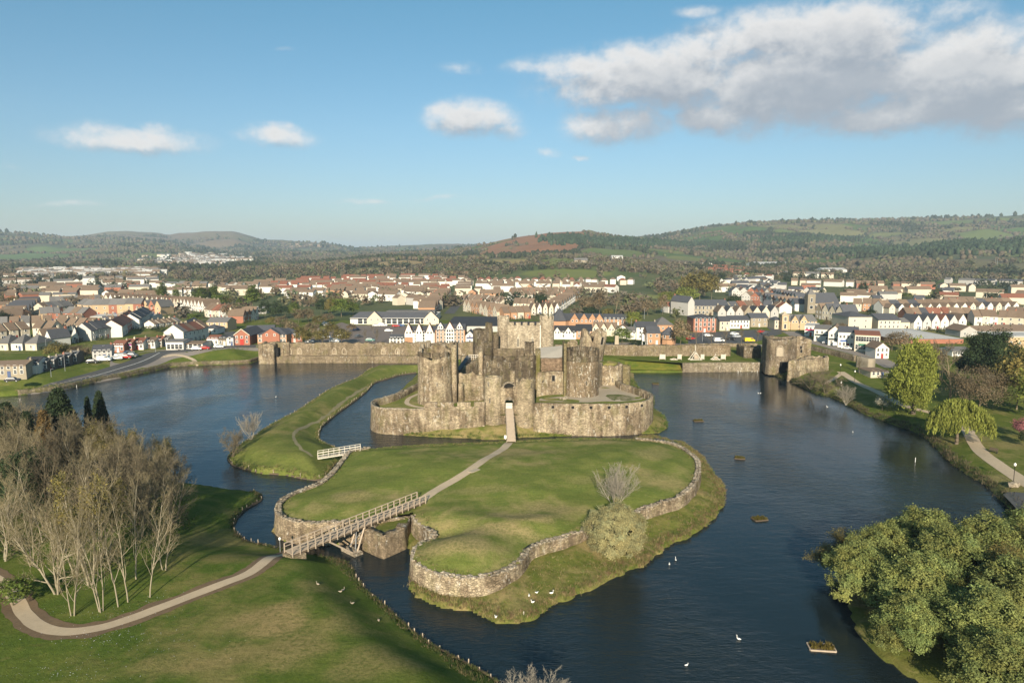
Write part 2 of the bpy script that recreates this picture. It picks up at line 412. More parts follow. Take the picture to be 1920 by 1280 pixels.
# water
M_water, t, b = newmat('lake_water'); p = pos(t)
b.inputs['Base Color'].default_value = (.010, .017, .020, 1); b.inputs['Roughness'].default_value = .07; b.inputs['IOR'].default_value = 1.33
gust = t.mr(t.noise(t.scale(p, (1, .55, 1)), .028, 3, .5), .36, .64, .22, 1.2)
w1 = t.noise(t.scale(p, (.55, 1.25, 1)), .55, 4, .6, .6); w2 = t.noise(t.scale(p, (.5, 1.4, 1)), 2.0, 4, .6)
w3 = t.noise(t.scale(p, (.25, .6, 1)), .22, 2, .5)
hh = t.math('ADD', t.math('MULTIPLY', w1, .75), t.math('ADD', t.math('MULTIPLY', w2, .30), t.math('MULTIPLY', w3, .6)))
hh = t.math('MULTIPLY', hh, gust)
bump(t, b, hh, 1.0, .27)
# house walls and roofs
WALL = {'white': plain('white_render', (.60, .575, .525), .85, .12, .6, obj_random=.10), 'cream': plain('cream_render', (.53, .465, .36), .85, .14, .6, obj_random=.10),
        'grey': plain('grey_render', (.42, .40, .37), .9, .16, .6, obj_random=.15), 'brick': plain('red_brick', (.30, .125, .08), .9, .25, 2.0, obj_random=.12),
        'orange': plain('orange_brick', (.38, .215, .125), .9, .22, 2.0, obj_random=.10), 'buff': plain('buff_brick', (.44, .315, .19), .9, .22, 2.0, obj_random=.1),
        'stone': plain('house_stone', (.27, .23, .17), .95, .4, 2.4, obj_random=.12), 'darkstone': plain('dark_house_stone', (.10, .088, .075), .95, .4, 2.4)}
def roof_mat(name, c, objr=.18):
    m, t, b = newmat(name); p = pos(t)
    oi = t.add('ShaderNodeObjectInfo')
    n = t.noise(p, .9, 5, .65); st = t.noise(t.scale(p, (3.5, 3.5, 14)), 1.0, 2, .5)
    k = t.math('ADD', t.math('MULTIPLY', n, .5), t.math('MULTIPLY', st, .45)); k = t.math('ADD', k, .52)
    k = t.math('MULTIPLY', k, t.mr(oi.outputs['Random'], 0, 1, 1-objr, 1+objr, False))
    v = t.vmath('SCALE', c); t.inp(v.node, 3, k); t.link(v, b.inputs['Base Color'])
    b.inputs['Roughness'].default_value = .85; b.inputs['Specular IOR Level'].default_value = .2
    bump(t, b, st, .4, .05); return m
ROOF = {'brown': roof_mat('brown_tile_roof', (.175, .125, .088)), 'red': roof_mat('red_tile_roof', (.20, .085, .055)), 'slate': roof_mat('slate_roof', (.075, .077, .086)),
        'grey': roof_mat('grey_tile_roof', (.15, .142, .135)), 'black': roof_mat('black_roof', (.040, .041, .045), .05), 'pale': roof_mat('pale_sheet_roof', (.42, .41, .39), .05)}
M_glass, t, b = newmat('window_glass'); b.inputs['Base Color'].default_value = (.03, .035, .04, 1); b.inputs['Roughness'].default_value = .12
oi = t.add('ShaderNodeObjectInfo'); t.link(t.ramp(oi.outputs['Random'], [(0, (.015, .018, .022)), (.7, (.05, .055, .06)), (1, (.16, .15, .13))]), b.inputs['Base Color'])
M_trunk = plain('pale_bark', (.265, .228, .16), .95, .35, 3.0)
M_twig = plain('pale_twigs', (.205, .170, .096), .95, .35, 1.2, obj_random=.15)
M_twig_b = plain('brown_twigs', (.145, .118, .074), .95, .35, 1.0, obj_random=.2)
M_bark = plain('dark_bark', (.13, .10, .07), .95, .4, 3.0)
L_sallow = leaf_mat('sallow_leaves', (.190, .222, .078), .3, .25, .22)
L_willow = leaf_mat('willow_leaves', (.205, .225, .050), .35, .35)
L_green = leaf_mat('spring_leaves', (.110, .145, .030), .35, .3)
L_dark = leaf_mat('evergreen_needles', (.026, .040, .016), .4, .05)
L_rust = leaf_mat('rusty_conifer', (.115, .075, .028), .4, .1)
L_brown = leaf_mat('budding_brown_crown', (.155, .118, .070), .35, .1, .22)
L_olive = leaf_mat('olive_buds', (.150, .125, .040), .35, .2)
L_pink = leaf_mat('pink_blossom', (.30, .12, .13), .3, .2)
L_ivory = leaf_mat('white_blossom', (.38, .36, .27), .3, .2)
M_tuft = leaf_mat('grass_blades', (.17, .165, .06), .35, .3)
M_land = tint_mat('countryside', .95, .02, .35)
M_wood_far = tint_mat('woodland_crowns', .95, .25, .3)

# ================================================================== THE SETTING: water, land, hills
def P2(lst, z=0.0): return [tuple(G(x, y, z)[:2]) for x, y in lst]
wb = MB(); wb.add([(-420, 15, 0), (420, 15, 0), (420, 340, 0), (-420, 340, 0)], [(0, 1, 2, 3)])
water = wb.build('water', M_water); tag(water, 'dark rippled moat and lake water round the castle', 'lake', kind='structure')

# --- the town shore, the right bank and everything out to the hills: one landmass
SH_FAR = P2([(34, 741), (110, 733), (189, 715), (258, 702), (320, 688), (360, 685), (430, 683), (468, 681), (487, 675), (520, 677), (650, 679), (780, 680), (905, 684),
             (1000, 688), (1100, 695), (1182, 698), (1247, 699), (1313, 697), (1431, 696), (1450, 704), (1476, 712), (1502, 725), (1528, 738), (1556, 743), (1584, 757),
             (1627, 779), (1669, 794), (1711, 808), (1739, 824), (1762, 847), (1781, 867), (1809, 887), (1852, 912), (1871, 935), (1899, 957), (1940, 990), (2060, 1090)])
POLY_FAR = [(-9000, 190), (-330, 190), (-215, 196)]+SH_FAR+[(130, 60), (150, 20), (9000, 20), (9000, 14000), (-9000, 14000)]
# hills: crest lines read off the skyline (photo pixels), each ridge at its own distance
def crest(pts, Yc):
    p = np.array(pts, float); u = (p[:, 0]-960)/F/(CP+(640-p[:, 1])/F*SP)
    return u, np.array([zat(Yc, y) for y in p[:, 1]])
RIDGES = []
def ridge(pts, Yf, Yc, back, s): RIDGES.append((*crest(pts, Yc), Yf, Yc, back, s))
ridge([(-900, 425), (-500, 430), (0, 437), (60, 440), (130, 447), (190, 447), (230, 447), (300, 452), (360, 462), (430, 472), (520, 480), (640, 484), (2600, 484)], 1900, 3900, 1.0, 3)
ridge([(-300, 445), (110, 449), (150, 443), (200, 437.5), (240, 435.5), (300, 438), (318, 441), (335, 439), (400, 436), (440, 437), (490, 450), (540, 453), (590, 452), (615, 456), (645, 462), (690, 463), (760, 461), (830, 459.5), (900, 457), (1000, 457), (1200, 460), (2600, 470)], 3200, 4900, 1.0, 5)
ridge([(520, 492), (600, 489), (690, 480), (760, 476), (820, 472), (870, 467), (905, 459), (930, 453), (965, 446), (1000, 440), (1030, 436), (1060, 433.5), (1090, 434), (1115, 438), (1150, 445), (1190, 448), (1230, 452), (1300, 462), (1380, 474), (1480, 483), (2600, 492)], 1150, 2300, .8, 9)
ridge([(1050, 475), (1120, 455), (1200, 447), (1240, 442), (1290, 433), (1330, 427), (1400, 419.5), (1500, 416), (1600, 414), (1700, 411), (1800, 408), (1920, 406), (2200, 402), (2700, 400)], 1500, 3500, .7, 11)
ridge([(1180, 494), (1300, 490), (1420, 484), (1500, 478), (1570, 474), (1640, 470), (1720, 466), (1790, 459), (1860, 454), (1920, 449), (2100, 440), (2600, 430)], 1050, 1800, .6, 13)
ridge([(430, 505), (560, 502), (640, 494), (700, 489), (760, 487), (840, 489), (900, 487), (960, 484), (1050, 481), (1120, 483), (1200, 490), (1280, 497), (1400, 503), (2600, 505)], 850, 1350, .6, 15)
def plainz(X, Y):
    base = 4.5-2.4*sstep(0, 60, X)*sstep(330, 215, Y)
    return base+.0055*np.maximum(Y-350, 0)-.0035*np.maximum(Y-1300, 0)
def hillz(X, Y):
    X = np.asarray(X, float); Y = np.asarray(Y, float)
    u = X/np.maximum(Y, 1); z = plainz(X, Y)
    zb = z.copy() if hasattr(z, 'copy') else z
    for (uu, zc, Yf, Yc, bk, s) in RIDGES:
        c = np.interp(u, uu, zc)
        wob = (fbm(X/420, Y/420, 4, s)-.5)*.34
        t = np.clip((Y-Yf)/(Yc-Yf)+wob*sstep(.02, .3, (Y-Yf)/(Yc-Yf))*(1-sstep(.75, 1.0, (Y-Yf)/(Yc-Yf))), 0, 1)
        up = .55*t+.45*t*t*(3-2*t)
        dn = 1-bk*sstep(1.0, 1.9, Y/Yc)*.8
        z = np.maximum(z, zb+np.maximum(c-zb, 0)*up*dn)
    return z
def landz(X, Y, d=None):
    X = np.asarray(X, float); Y = np.asarray(Y, float)
    if d is None: d = sdist(POLY_FAR, X, Y)
    base = plainz(X, Y)
    rb = sstep(20, 70, X)*sstep(300, 250, Y)
    lo = .9+.5*(1-rb)
    wl = 16-8*rb
    z = lo*sstep(-.3, .9, d)+(base-lo)*sstep(.5, wl, d)
    z = z+np.where(d > 2, (fbm(X/14, Y/14, 3, 4)-.5)*.5*sstep(2, 10, d)*sstep(330, 280, Y), 0)
    return np.where(d < 0, np.maximum(-1.5, d*1.6)-.05, z)
near_land = grid_mesh('ground', np.arange(-370, 372, 1.6), np.concatenate([np.arange(40, 320, 1.25), np.arange(320, 425, 3)]), landz, M_far, keep=-.6)
gr = inst('ground', near_land); tag(gr, 'grassy shore land carrying the town and lakeside park', 'ground', kind='structure')
# countryside sheet, finer where the hills stand
yy = np.concatenate([np.geomspace(421, 1000, 60), np.geomspace(1010, 2600, 150), np.geomspace(2625, 7600, 150), np.geomspace(7800, 14000, 12)])
uu = np.concatenate([np.linspace(-1.35, -.82, 25), np.linspace(-.80, .82, 250), np.linspace(.85, 1.35, 25)])
U, Yg = np.meshgrid(uu, yy); Xg = U*Yg; Zg = hillz(Xg, Yg)
rel = sstep(700, 1500, Yg)
Zg = Zg+rel*((fbm(Xg/160, Yg/160, 4, 21)-.5)*9+(fbm(Xg/45, Yg/45, 2, 22)-.5)*3)
Zg = Zg+sstep(3600, 5000, Yg)*((fbm(Xg/620, Yg/900, 4, 23)-.5)*70+(fbm(Xg/210, Yg/400, 3, 24)-.5)*26)*sstep(20, 90, Zg)
Zg[0, :] -= .08
def zoneof(px_, py_, cx, cy_, rx, ry):
    return np.sqrt(((px_-cx)/rx)**2+((py_-cy_)/ry)**2)
FIELDS = [((1062, 512), 76, 9, (.15, .165, .045)), ((1060, 492), 60, 7, (.13, .15, .045)), ((950, 492), 60, 8, (.25, .20, .085)), ((740, 494), 50, 7, (.27, .20, .10)), ((830, 483), 40, 5, (.22, .17, .085)), ((1300, 486), 45, 5, (.14, .15, .055)), ((1240, 470), 40, 5, (.13, .14, .05)), ((1560, 425), 40, 5, (.16, .15, .07)), ((1660, 440), 40, 5, (.14, .145, .06)), ((110, 470), 60, 7, (.11, .15, .055)), ((180, 488), 60, 6, (.13, .16, .06)), ((420, 455), 50, 7, (.20, .145, .09)), ((690, 505), 38, 4, (.21, .18, .08)),
          ((850, 512), 30, 4, (.26, .15, .085)), ((1190, 556), 60, 20, (.19, .195, .06)), ((1780, 418), 50, 9, (.13, .16, .05)), ((1860, 412), 26, 5, (.13, .155, .05)), ((1890, 520), 50, 6, (.25, .20, .10)),
          ((30, 592), 45, 14, (.24, .19, .105)), ((255, 500), 40, 6, (.15, .19, .08)), ((60, 480), 90, 12, (.105, .15, .055))]
def project(X, Y, Z):
    dz = Z-H; f = Y*CP-dz*SP; v = Y*SP+dz*CP
    return 960+F*X/f, 640-F*v/f
FCEN = []                                          # fields as discs on the ground
for (c, rx, ry, col) in FIELDS:
    YT = np.geomspace(430, 6500, 900); XT = xat(YT, *c); PT = project(XT, YT, hillz(XT, YT))[1]
    hit = PT <= c[1]; best = float(YT[np.argmax(hit)]) if hit.any() else 3000.
    X0 = xat(best, *c); k = best/F
    YT = np.geomspace(best, best*1.9, 200); XT = xat(YT, *c); hit = project(XT, YT, hillz(XT, YT))[1] <= c[1]-ry
    Y1 = float(YT[np.argmax(hit)]) if hit.any() else best*1.25
    FCEN.append((X0, best, rx*k, min(max((Y1-best)*.85, rx*k*.3), rx*k*1.1), np.array(col)))
def fieldmask(X, Y, i):
    X0, Y0, a, b_, c = FCEN[i]
    n = (fbm(X/(a*.6), Y/(a*.6), 3, 40+i)-.5)*.5
    return sstep(1.08, .96, np.sqrt(((X-X0)/a)**2+((Y-Y0)/b_)**2)+n)
def bracken(X, Y):                                 # the rust coloured bracken hill
    u = X/np.maximum(Y, 1)+(fbm(X/150, Y/150, 3, 53)-.5)*.07
    m = sstep(-.062, -.045, u)*sstep(.12, .10, u)*sstep(1500, 1680, Y)*sstep(2900, 2600, Y)
    return m*sstep(.26, .36, fbm(X/120, Y/170, 4, 51)+.10*sstep(.03,.0,np.abs(u-.03))+.03)
def patch(X, Y, s):
    # irregular fields: nearest of jittered points, gives a value per field and the distance to its hedge
    gx = np.floor(X/s); gy = np.floor(Y/s); d1 = np.full(X.shape, 1e9); d2 = d1.copy(); val = np.zeros(X.shape)
    for i in (-1, 0, 1):
        for j in (-1, 0, 1):
            cx = gx+i+.15+.7*_h(gx+i, gy+j, 3); cyy = gy+j+.15+.7*_h(gx+i, gy+j, 4)
            d = np.hypot((X/s-cx), (Y/s-cyy)); nearer = d < d1
            d2 = np.where(nearer, d1, np.minimum(d2, d)); val = np.where(nearer, _h(gx+i, gy+j, 5), val); d1 = np.where(nearer, d, d1)
    return val, d2-d1
def landcol(X, Y, Z):
    v, e = patch(X, Y, 190.0); n = fbm(X/300, Y/300, 4, 31)
    greens = np.array([(.075, .115, .035), (.11, .135, .045), (.16, .15, .07), (.09, .10, .05), (.13, .11, .07)])
    c = greens[np.minimum((v*5).astype(int), 4)]
    woodc = np.array((.105, .085, .058))+(fbm(X/70, Y/70, 3, 33)-.5)[..., None]*np.array((.06, .045, .03))
    wm = np.clip(sstep(.40, .55, n)+sstep(.10, .05, e), 0, 1)
    far = sstep(3000, 4200, Y)
    v2, e2 = patch(X+900, Y*.8, 420.0); big = np.array([(.10, .135, .05), (.16, .125, .085), (.075, .085, .05), (.14, .15, .07), (.19, .14, .095), (.06, .075, .045)])[np.minimum((v2*6).astype(int), 5)]
    c = np.where(far[..., None] > .5, big, c)
    wm = wm*(1-.45*far)
    c = c*(1-wm[..., None])+woodc*wm[..., None]
    town = sstep(1350, 1000, Y)[..., None]*.75; gcol = np.array((.085, .105, .035))+(fbm(X/25, Y/25, 3, 35)-.5)[..., None]*np.array((.10, .07, .04)); c = c*(1-town)+gcol*town
    moor = sstep(110, 170, Z+(fbm(X/400, Y/400, 3, 37)-.5)*120)*sstep(3500, 4000, Y)
    c = c*(1-moor[..., None]*.7)+np.array((.19, .135, .085))*moor[..., None]*.7
    b_ = bracken(X, Y)[..., None]
    c = c*(1-b_)+np.array((.225, .112, .058))*b_
    for i in range(len(FCEN)):
        m = fieldmask(X, Y, i)[..., None]; c = c*(1-m)+FCEN[i][4]*m
    qx, qy = project(X, Y, Z)
    quarry = sstep(1.05, .7, np.hypot((X+1330)/230, (Y-4620)/260)+(fbm(X/90, Y/200, 3, 77)-.5)*.9)[..., None]
    return c*(1-quarry)+np.array((.42, .30, .20))*quarry
ny, nx = Xg.shape; idx = np.arange(ny*nx).reshape(ny, nx)
q = np.stack([idx[:-1, :-1], idx[:-1, 1:], idx[1:, 1:], idx[1:, :-1]], -1).reshape(-1, 4)
Vc = np.stack([Xg.ravel(), Yg.ravel(), Zg.ravel()], 1)
country = inst('hills', mesh_np('hills', Vc, q, [M_land], smooth=True, col=landcol(Vc[:, 0], Vc[:, 1], Vc[:, 2])))
tag(country, 'valley floor and rounded hills with fields, bracken and woods on the horizon', 'hills', kind='structure')
def groundz(X, Y):
    """height of whatever land lies at X, Y on the town side"""
    X = np.asarray(X, float); Y = np.asarray(Y, float)
    z = np.where(Y < 421, landz(X, Y), hillz(X, Y)+sstep(700, 1500, Y)*((fbm(X/160, Y/160, 4, 21)-.5)*9+(fbm(X/45, Y/45, 2, 22)-.5)*3))
    return z
_YS = np.geomspace(55, 7000, 700)
def GL(x, y, it=6):
    """photo pixel -> first point of the town-side land met along that line of sight"""
    if y > 545:
        z = 4.5
        for _ in range(it):
            p = G(x, y, z); z = float(groundz(p[0], p[1]))
        return G(x, y, z)
    ys_ = _YS[_YS > 425]; X_ = xat(ys_, x, y); z = groundz(X_, ys_); v = project(X_, ys_, z)[1]
    i = np.argmax(v <= y) if (v <= y).any() else len(ys_)-1
    return np.array((X_[i], ys_[i], z[i]))

# --- hornwork island: low grassy berm, and the walled lawn above it
SH_BERM = P2([(773, 1100), (783, 1117), (813, 1130), (850, 1142), (890, 1143), (907, 1157), (930, 1168), (973, 1168), (993, 1165), (1017, 1147), (1040, 1133), (1073, 1120), (1107, 1107), (1140, 1092), (1173, 1070),
              (1207, 1060), (1233, 1037), (1260, 1020), (1300, 1003), (1327, 983), (1350, 960), (1358, 940), (1357, 913), (1347, 900), (1327, 877), (1313, 853), (1280, 833), (1223, 820)])
WZ = 3.6
WALL_R = smooth_poly([G(x, y, WZ) for x, y in [(770, 965), (780, 979), (808, 1001), (789, 1013), (773, 1028), (769, 1040), (775, 1053), (796, 1066), (823, 1077), (858, 1083), (896, 1083), (938, 1075), (967, 1061), (985, 1045), (997, 1027),
                       (1023, 1017), (1057, 1008), (1100, 992), (1150, 973), (1203, 956), (1240, 943), (1273, 932), (1300, 912), (1313, 888), (1312, 862), (1293, 844), (1267, 831), (1233, 824), (1195, 820)]], 4, False)
WALL_L = smooth_poly([G(x, y, WZ) for x, y in [(702, 974), (670, 977), (640, 979), (600, 980), (570, 979), (545, 976), (525, 968), (515, 956), (519, 941), (537, 927), (562, 916), (590, 906), (606, 896), (623, 880), (640, 858), (655, 843), (690, 837)]], 4, False)
BACK = [G(x, y, 3.4)[:2] for x, y in [(1150, 819), (1100, 818), (1030, 820), (960, 824), (880, 827), (800, 830), (740, 834)]]
POLY_LAWN = [tuple(p[:2]) for p in WALL_R]+[tuple(p) for p in BACK]+[tuple(p[:2]) for p in WALL_L[::-1]]
POLY_BERM = SH_BERM+[tuple(G(1150, 820, 0)[:2]), tuple(G(1000, 821, 0)[:2])]+[tuple(p[:2]) for p in [WALL_L[-1]]]+[tuple(p[:2]) for p in WALL_L[::-1][4:]]+[tuple(G(740, 985, 0)[:2]), tuple(G(772, 1040, 0)[:2])]
def lawnz(X, Y):
    d = sdist(POLY_LAWN, X, Y)
    z = 3.25+.9*sstep(.5, 7, d)+.9*sstep(6, 22, d)
    z = z+(fbm(X/11, Y/11, 3, 8)-.5)*.9*sstep(1, 6, d)
    # the old bank and ditch behind the front bastion
    c = G(860, 1030, 4); z = z+1.0*np.exp(-(((X-c[0])/8)**2+((Y-c[1])/6)**2))
    c = G(960, 985, 4); z = z+.9*np.exp(-(((X-c[0])/10)**2+((Y-c[1])/3.5)**2))
    c = G(835, 993, 4); z = z-.9*np.exp(-(((X-c[0])/6)**2+((Y-c[1])/2.5)**2))
    c = G(800, 965, 4); z = z+.8*np.exp(-(((X-c[0])/5)**2+((Y-c[1])/4)**2))
    return np.where(d < -.4, 1.5, np.where(d < 0, 3.2, z))
def spots(L):
    def f(X, Y, Z):
        m = np.zeros(len(X))
        for (x, y, rx, ry, k) in L:
            c = G(x, y, 4.0); n = (fbm(X/2.5, Y/2.5, 4, 7)-.5)*1.1
            m = np.maximum(m, k*sstep(1.15, .45, np.hypot((X-c[0])/rx, (Y-c[1])/ry)+n))
        return np.stack([m, m*0, m*0], 1)
    return f
lawn_straw = spots([(855, 1030, 6.5, 3.5, .9), (930, 1000, 8, 3, .95), (985, 975, 8, 3, .9), (1040, 955, 7, 3, .8), (660, 932, 5, 3, .75), (1120, 830, 9, 3.5, .7), (1215, 855, 5, 5, .6), (1240, 900, 6, 4, .6), (900, 925, 7, 2, .45), (1010, 850, 10, 3, .4), (600, 950, 4, 2, .5), (820, 1015, 3, 3, .6), (700, 880, 6, 2, .35), (1130, 905, 8, 2.5, .4)])
park_straw = spots([(515, 1150, 5.5, 5, .95), (560, 1205, 5, 4, .7), (470, 1215, 5, 3, .6), (590, 1085, 3, 2.5, .5), (700, 1230, 5, 4, .55), (330, 1235, 5, 2, .45), (450, 1040, 5, 1.5, .4), (640, 1160, 4, 3, .5)])
xs = np.arange(-48, 48, .6); ys = np.arange(82, 158, .6)
lawn = inst('lawn', grid_mesh('lawn', xs, ys, lawnz, M_lawn, keep=2.0, colf=lawn_straw, mask=lambda x, y: sdist(POLY_LAWN, x, y) > .78)); tag(lawn, 'mown lawn of the walled island in front of the castle', 'lawn', kind='structure')
def bermz(X, Y):
    d = sdist(POLY_BERM, X, Y)+(fbm(X/1.6, Y/1.6, 3, 60)-.5)*1.6
    inw = sdist(POLY_LAWN, X, Y)
    z = .55*sstep(-.15, .35, d)+.9*sstep(0, 9, d)+(fbm(X/3, Y/3, 3, 61)-.5)*.5*sstep(.3, 3, d)+.4*sstep(-4, 0, inw)
    z = np.where(inw > 1.2, .8, z)
    return np.where(d < -.15, -.8, z)
berm = inst('bank', grid_mesh('bank', np.arange(-46, 52, .55), np.arange(70, 160, .55), bermz, M_rough, keep=-.5)); tag(berm, 'rough grassy bank between the island wall and the water', 'bank', kind='structure')

# --- the long grassy spit
SPIT = P2([(428, 860), (434, 868), (443, 874), (475, 883), (503, 888), (535, 890), (569, 897), (595, 900), (612, 893), (625, 872), (642, 856), (634, 842), (621, 838), (602, 829), (597, 819), (602, 802), (616, 789), (634, 774), (662, 754), (685, 736),
           (696, 724), (707, 716), (729, 710), (751, 703), (780, 699), (850, 694), (930, 690), (930, 686), (850, 687), (782, 690), (740, 691), (700, 692), (690, 695), (672, 709), (644, 720), (616, 733), (587, 752), (559, 771), (531, 786), (503, 801), (480, 817), (456, 832), (437, 847)])
POLY_SPIT = [tuple(p) for p in smooth_poly(SPIT, 3)]
def spitz(X, Y):
    d = sdist(POLY_SPIT, X, Y)
    z = .5*sstep(-.2, .3, d)+2.0*sstep(.2, 6.5, d)+.5*sstep(5, 12, d)+(fbm(X/6, Y/6, 3, 70)-.5)*.5*sstep(.5, 3, d)
    c = G(520, 870, 2); z = z+.8*np.exp(-(((X-c[0])/9)**2+((Y-c[1])/6)**2))
    return np.where(d < -.2, -.8, z)
spit_straw = spots([(500, 870, 7, 3.5, .85), (560, 880, 5, 4, .9), (590, 890, 3, 3, .9), (470, 868, 4, 3, .8), (530, 800, 5, 2, .6), (560, 790, 4, 2, .5), (640, 750, 5, 3, .4)])
sx = [p[0] for p in POLY_SPIT]; sy = [p[1] for p in POLY_SPIT]
spit = inst('grass_bank', grid_mesh('grass_bank', np.arange(min(sx)-1, max(sx)+1, .75), np.arange(min(sy)-1, max(sy)+1, .75), spitz, M_spit, keep=-.5, colf=spit_straw)); tag(spit, 'long curved grass bank dividing the outer lake from the inner moat', 'bank', kind='structure')

# --- near park on the left
SHORE_P = P2([(-700, 790), (-300, 800), (-60, 815), (110, 838), (240, 868), (330, 905), (390, 912), (430, 919), (477, 923), (490, 930), (487, 939), (461, 954), (443, 973), (437, 989), (447, 1004), (465, 1016), (500, 1024), (540, 1033), (600, 1044), (652, 1056),
              (660, 1067), (667, 1084), (680, 1101), (694, 1115), (705, 1124), (722, 1138), (747, 1162), (776, 1188), (812, 1213), (852, 1234), (900, 1259), (938, 1283), (990, 1320), (1080, 1400), (1200, 1560)])
POLY_PARK = [(-400, 10), (-400, 150)]+SHORE_P+[(60, 10)]
def parkz(X, Y, d=None):
    if d is None: d = sdist(POLY_PARK, X, Y)
    wl = 9+5*sstep(-30, -45, X)
    z = .45*sstep(-.2, .4, d)+2.95*sstep(.2, wl, d)+(fbm(X/13, Y/13, 3, 80)-.5)*.8*sstep(2, 9, d)
    return np.where(d < -.2, -.8, z)
park = inst('parkland', grid_mesh('parkland', np.arange(-230, 40, .8), np.arange(40, 178, .8), parkz, M_park, keep=-.5, colf=park_straw)); tag(park, 'shaded park lawn sloping to the moat beside the wood', 'park', kind='structure')
def GP(x, y):
    z = 3.3
    for _ in range(6):
        p = G(x, y, z); z = float(parkz(p[0], p[1]))
    return G(x, y, z)
def GH(x, y):
    z = 4.5
    for _ in range(6):
        p = G(x, y, z); z = float(lawnz(p[0], p[1]))
    return G(x, y, z)

# --- castle island
POLY_CASTLE = P2([(705, 806), (731, 813), (763, 816), (812, 819), (873, 821), (914, 824), (950, 824), (975, 820), (1043, 818), (1114, 815), (1164, 814), (1205, 813), (1234, 812), (1250, 803), (1252, 793), (1244, 779), (1225, 767), (1226, 745), (1200, 730), (1190, 716), (1188, 700)])
POLY_CASTLE += [(46, 262), (-20, 285), (-36, 262), (-38, 225), (-36, 205)]
def islez(X, Y):
    d = sdist(POLY_CASTLE, X, Y)
    z = .35*sstep(-.2, .3, d)+1.9*sstep(.2, 5, d)+(fbm(X/3, Y/3, 3, 90)-.5)*.5*sstep(.2, 2, d)
    return np.where(d < -.2, -.8, z)
isle = inst('island', grid_mesh('island', np.arange(-46, 66, .8), np.arange(145, 290, .8), islez, M_rough, keep=-.5)); tag(isle, 'grassy foot of the castle island at the water', 'island', kind='structure')

# --- wooded islet, front right
POLY_ISLET = smooth_poly([(44, 84), (50, 95), (62, 99), (80, 97), (105, 92), (125, 75), (120, 45), (60, 43), (50, 55), (45, 66), (42, 75)], 3)
def isletz(X, Y):
    d = sdist(POLY_ISLET, X, Y)
    return np.where(d < -.2, -.8, .4*sstep(-.2, .4, d)+.9*sstep(.3, 6, d)+(fbm(X/3, Y/3, 3, 95)-.5)*.4*sstep(.3, 3, d))
islet = inst('islet', grid_mesh('islet', np.arange(38, 130, .9), np.arange(38, 104, .9), isletz, M_rough, keep=-.5)); tag(islet, 'low muddy islet under the rounded sallow trees', 'islet', kind='structure')

# --- strips draped over land
def ribbon(name, pts, width, zf, mat, lift=.012, label=None, cat=None, step=1.2, wob=0.0, kind='structure', across=3):
    P = resample(np.array([tuple(p[:2]) for p in pts]), step)
    T = np.gradient(P, axis=0); T /= np.linalg.norm(T, axis=1)[:, None]+1e-9; N = np.stack([-T[:, 1], T[:, 0]], 1)
    V = []; m = across+1
    for k in range(m):
        off = (k/across-.5)*width
        o = off+(wob*(fbm(np.arange(len(P))*.35, np.full(len(P), k*7.3), 3, 5)-.5) if k in (0, across) else 0)
        Q = P+N*np.reshape(o, (-1, 1)) if np.ndim(o) else P+N*o
        V.append(np.column_stack([Q, zf(Q[:, 0], Q[:, 1])+lift]))
    V = np.stack(V, 1).reshape(-1, 3); n = len(P)
    i = np.arange(n*m).reshape(n, m)
    qd = np.stack([i[:-1, :-1], i[1:, :-1], i[1:, 1:], i[:-1, 1:]], -1).reshape(-1, 4)[:, ::-1]
    o = inst(name, mesh_np(name, V, qd, [mat], smooth=True)); tag(o, label, cat, kind=kind); return o
def sheet(name, poly, zf, mat, lift, label, cat, step=2.5, kind='structure'):
    poly = np.array(poly)[:, :2]; x0, y0 = poly.min(0); x1, y1 = poly.max(0)
    me = bpy.data.meshes.new(name); bm = bmesh.new()
    n = len(poly)
    fine = resample(np.vstack([poly, poly[:1]]), step)[:-1]
    vs_ = [bm.verts.new((p[0], p[1], 0)) for p in fine]
    f = bm.faces.new(vs_); bmesh.ops.triangulate(bm, faces=[f])
    bm.to_mesh(me); bm.free()
    co = np.array([v.co[:] for v in me.vertices]); co[:, 2] = zf(co[:, 0], co[:, 1])+lift
    me.vertices.foreach_set('co', co.ravel()); me.materials.append(mat); me.update()
    o = inst(name, me); tag(o, label, cat, kind=kind); return o

pth = smooth_poly([GP(x, y) for x, y in [(556, 1029), (540, 1037), (480, 1066), (420, 1093), (352, 1119), (290, 1143), (234, 1163), (176, 1179), (117, 1184), (72, 1173), (44, 1148), (28, 1118), (-10, 1085), (-80, 1050)]], 6, False)
ribbon('leaf_litter_strip', pth, 3.5, parkz, M_litter, .03, 'strip of brown leaf litter edging the park path', 'leaf litter', .6, .9, across=5)
ribbon('path', pth, 1.65, parkz, M_path, .055, 'sandy path curving through the park to the timber bridge', 'path', .6, .12, across=4)
ip = smooth_poly([GH(x, y) for x, y in [(792, 937), (830, 912), (880, 882), (920, 855), (948, 837), (958, 826)]], 6, False)
ribbon('path', ip, 1.9, lawnz, M_path, .05, 'narrow sandy path across the island lawn to the castle gate', 'path', .7, .1, across=4)
ribbon('worn_track', smooth_poly([G(x, y, 2.6) for x, y in [(585, 852), (566, 843), (552, 825), (553, 808), (575, 790), (610, 768), (650, 738), (690, 713)]], 5, False), .9, spitz, plain('worn_turf', (.22, .19, .10), 1, .5, 2), .03, 'worn pale footpath along the crown of the grass bank', 'track', .8, .8)
ribbon('path', smooth_poly([G(x, y, 2.8) for x, y in [(707, 714), (735, 704), (765, 697), (800, 692)]], 4, False), 2.2, spitz, M_path, .05, 'pale paved path at the far end of the grass bank', 'path', .8, .2)
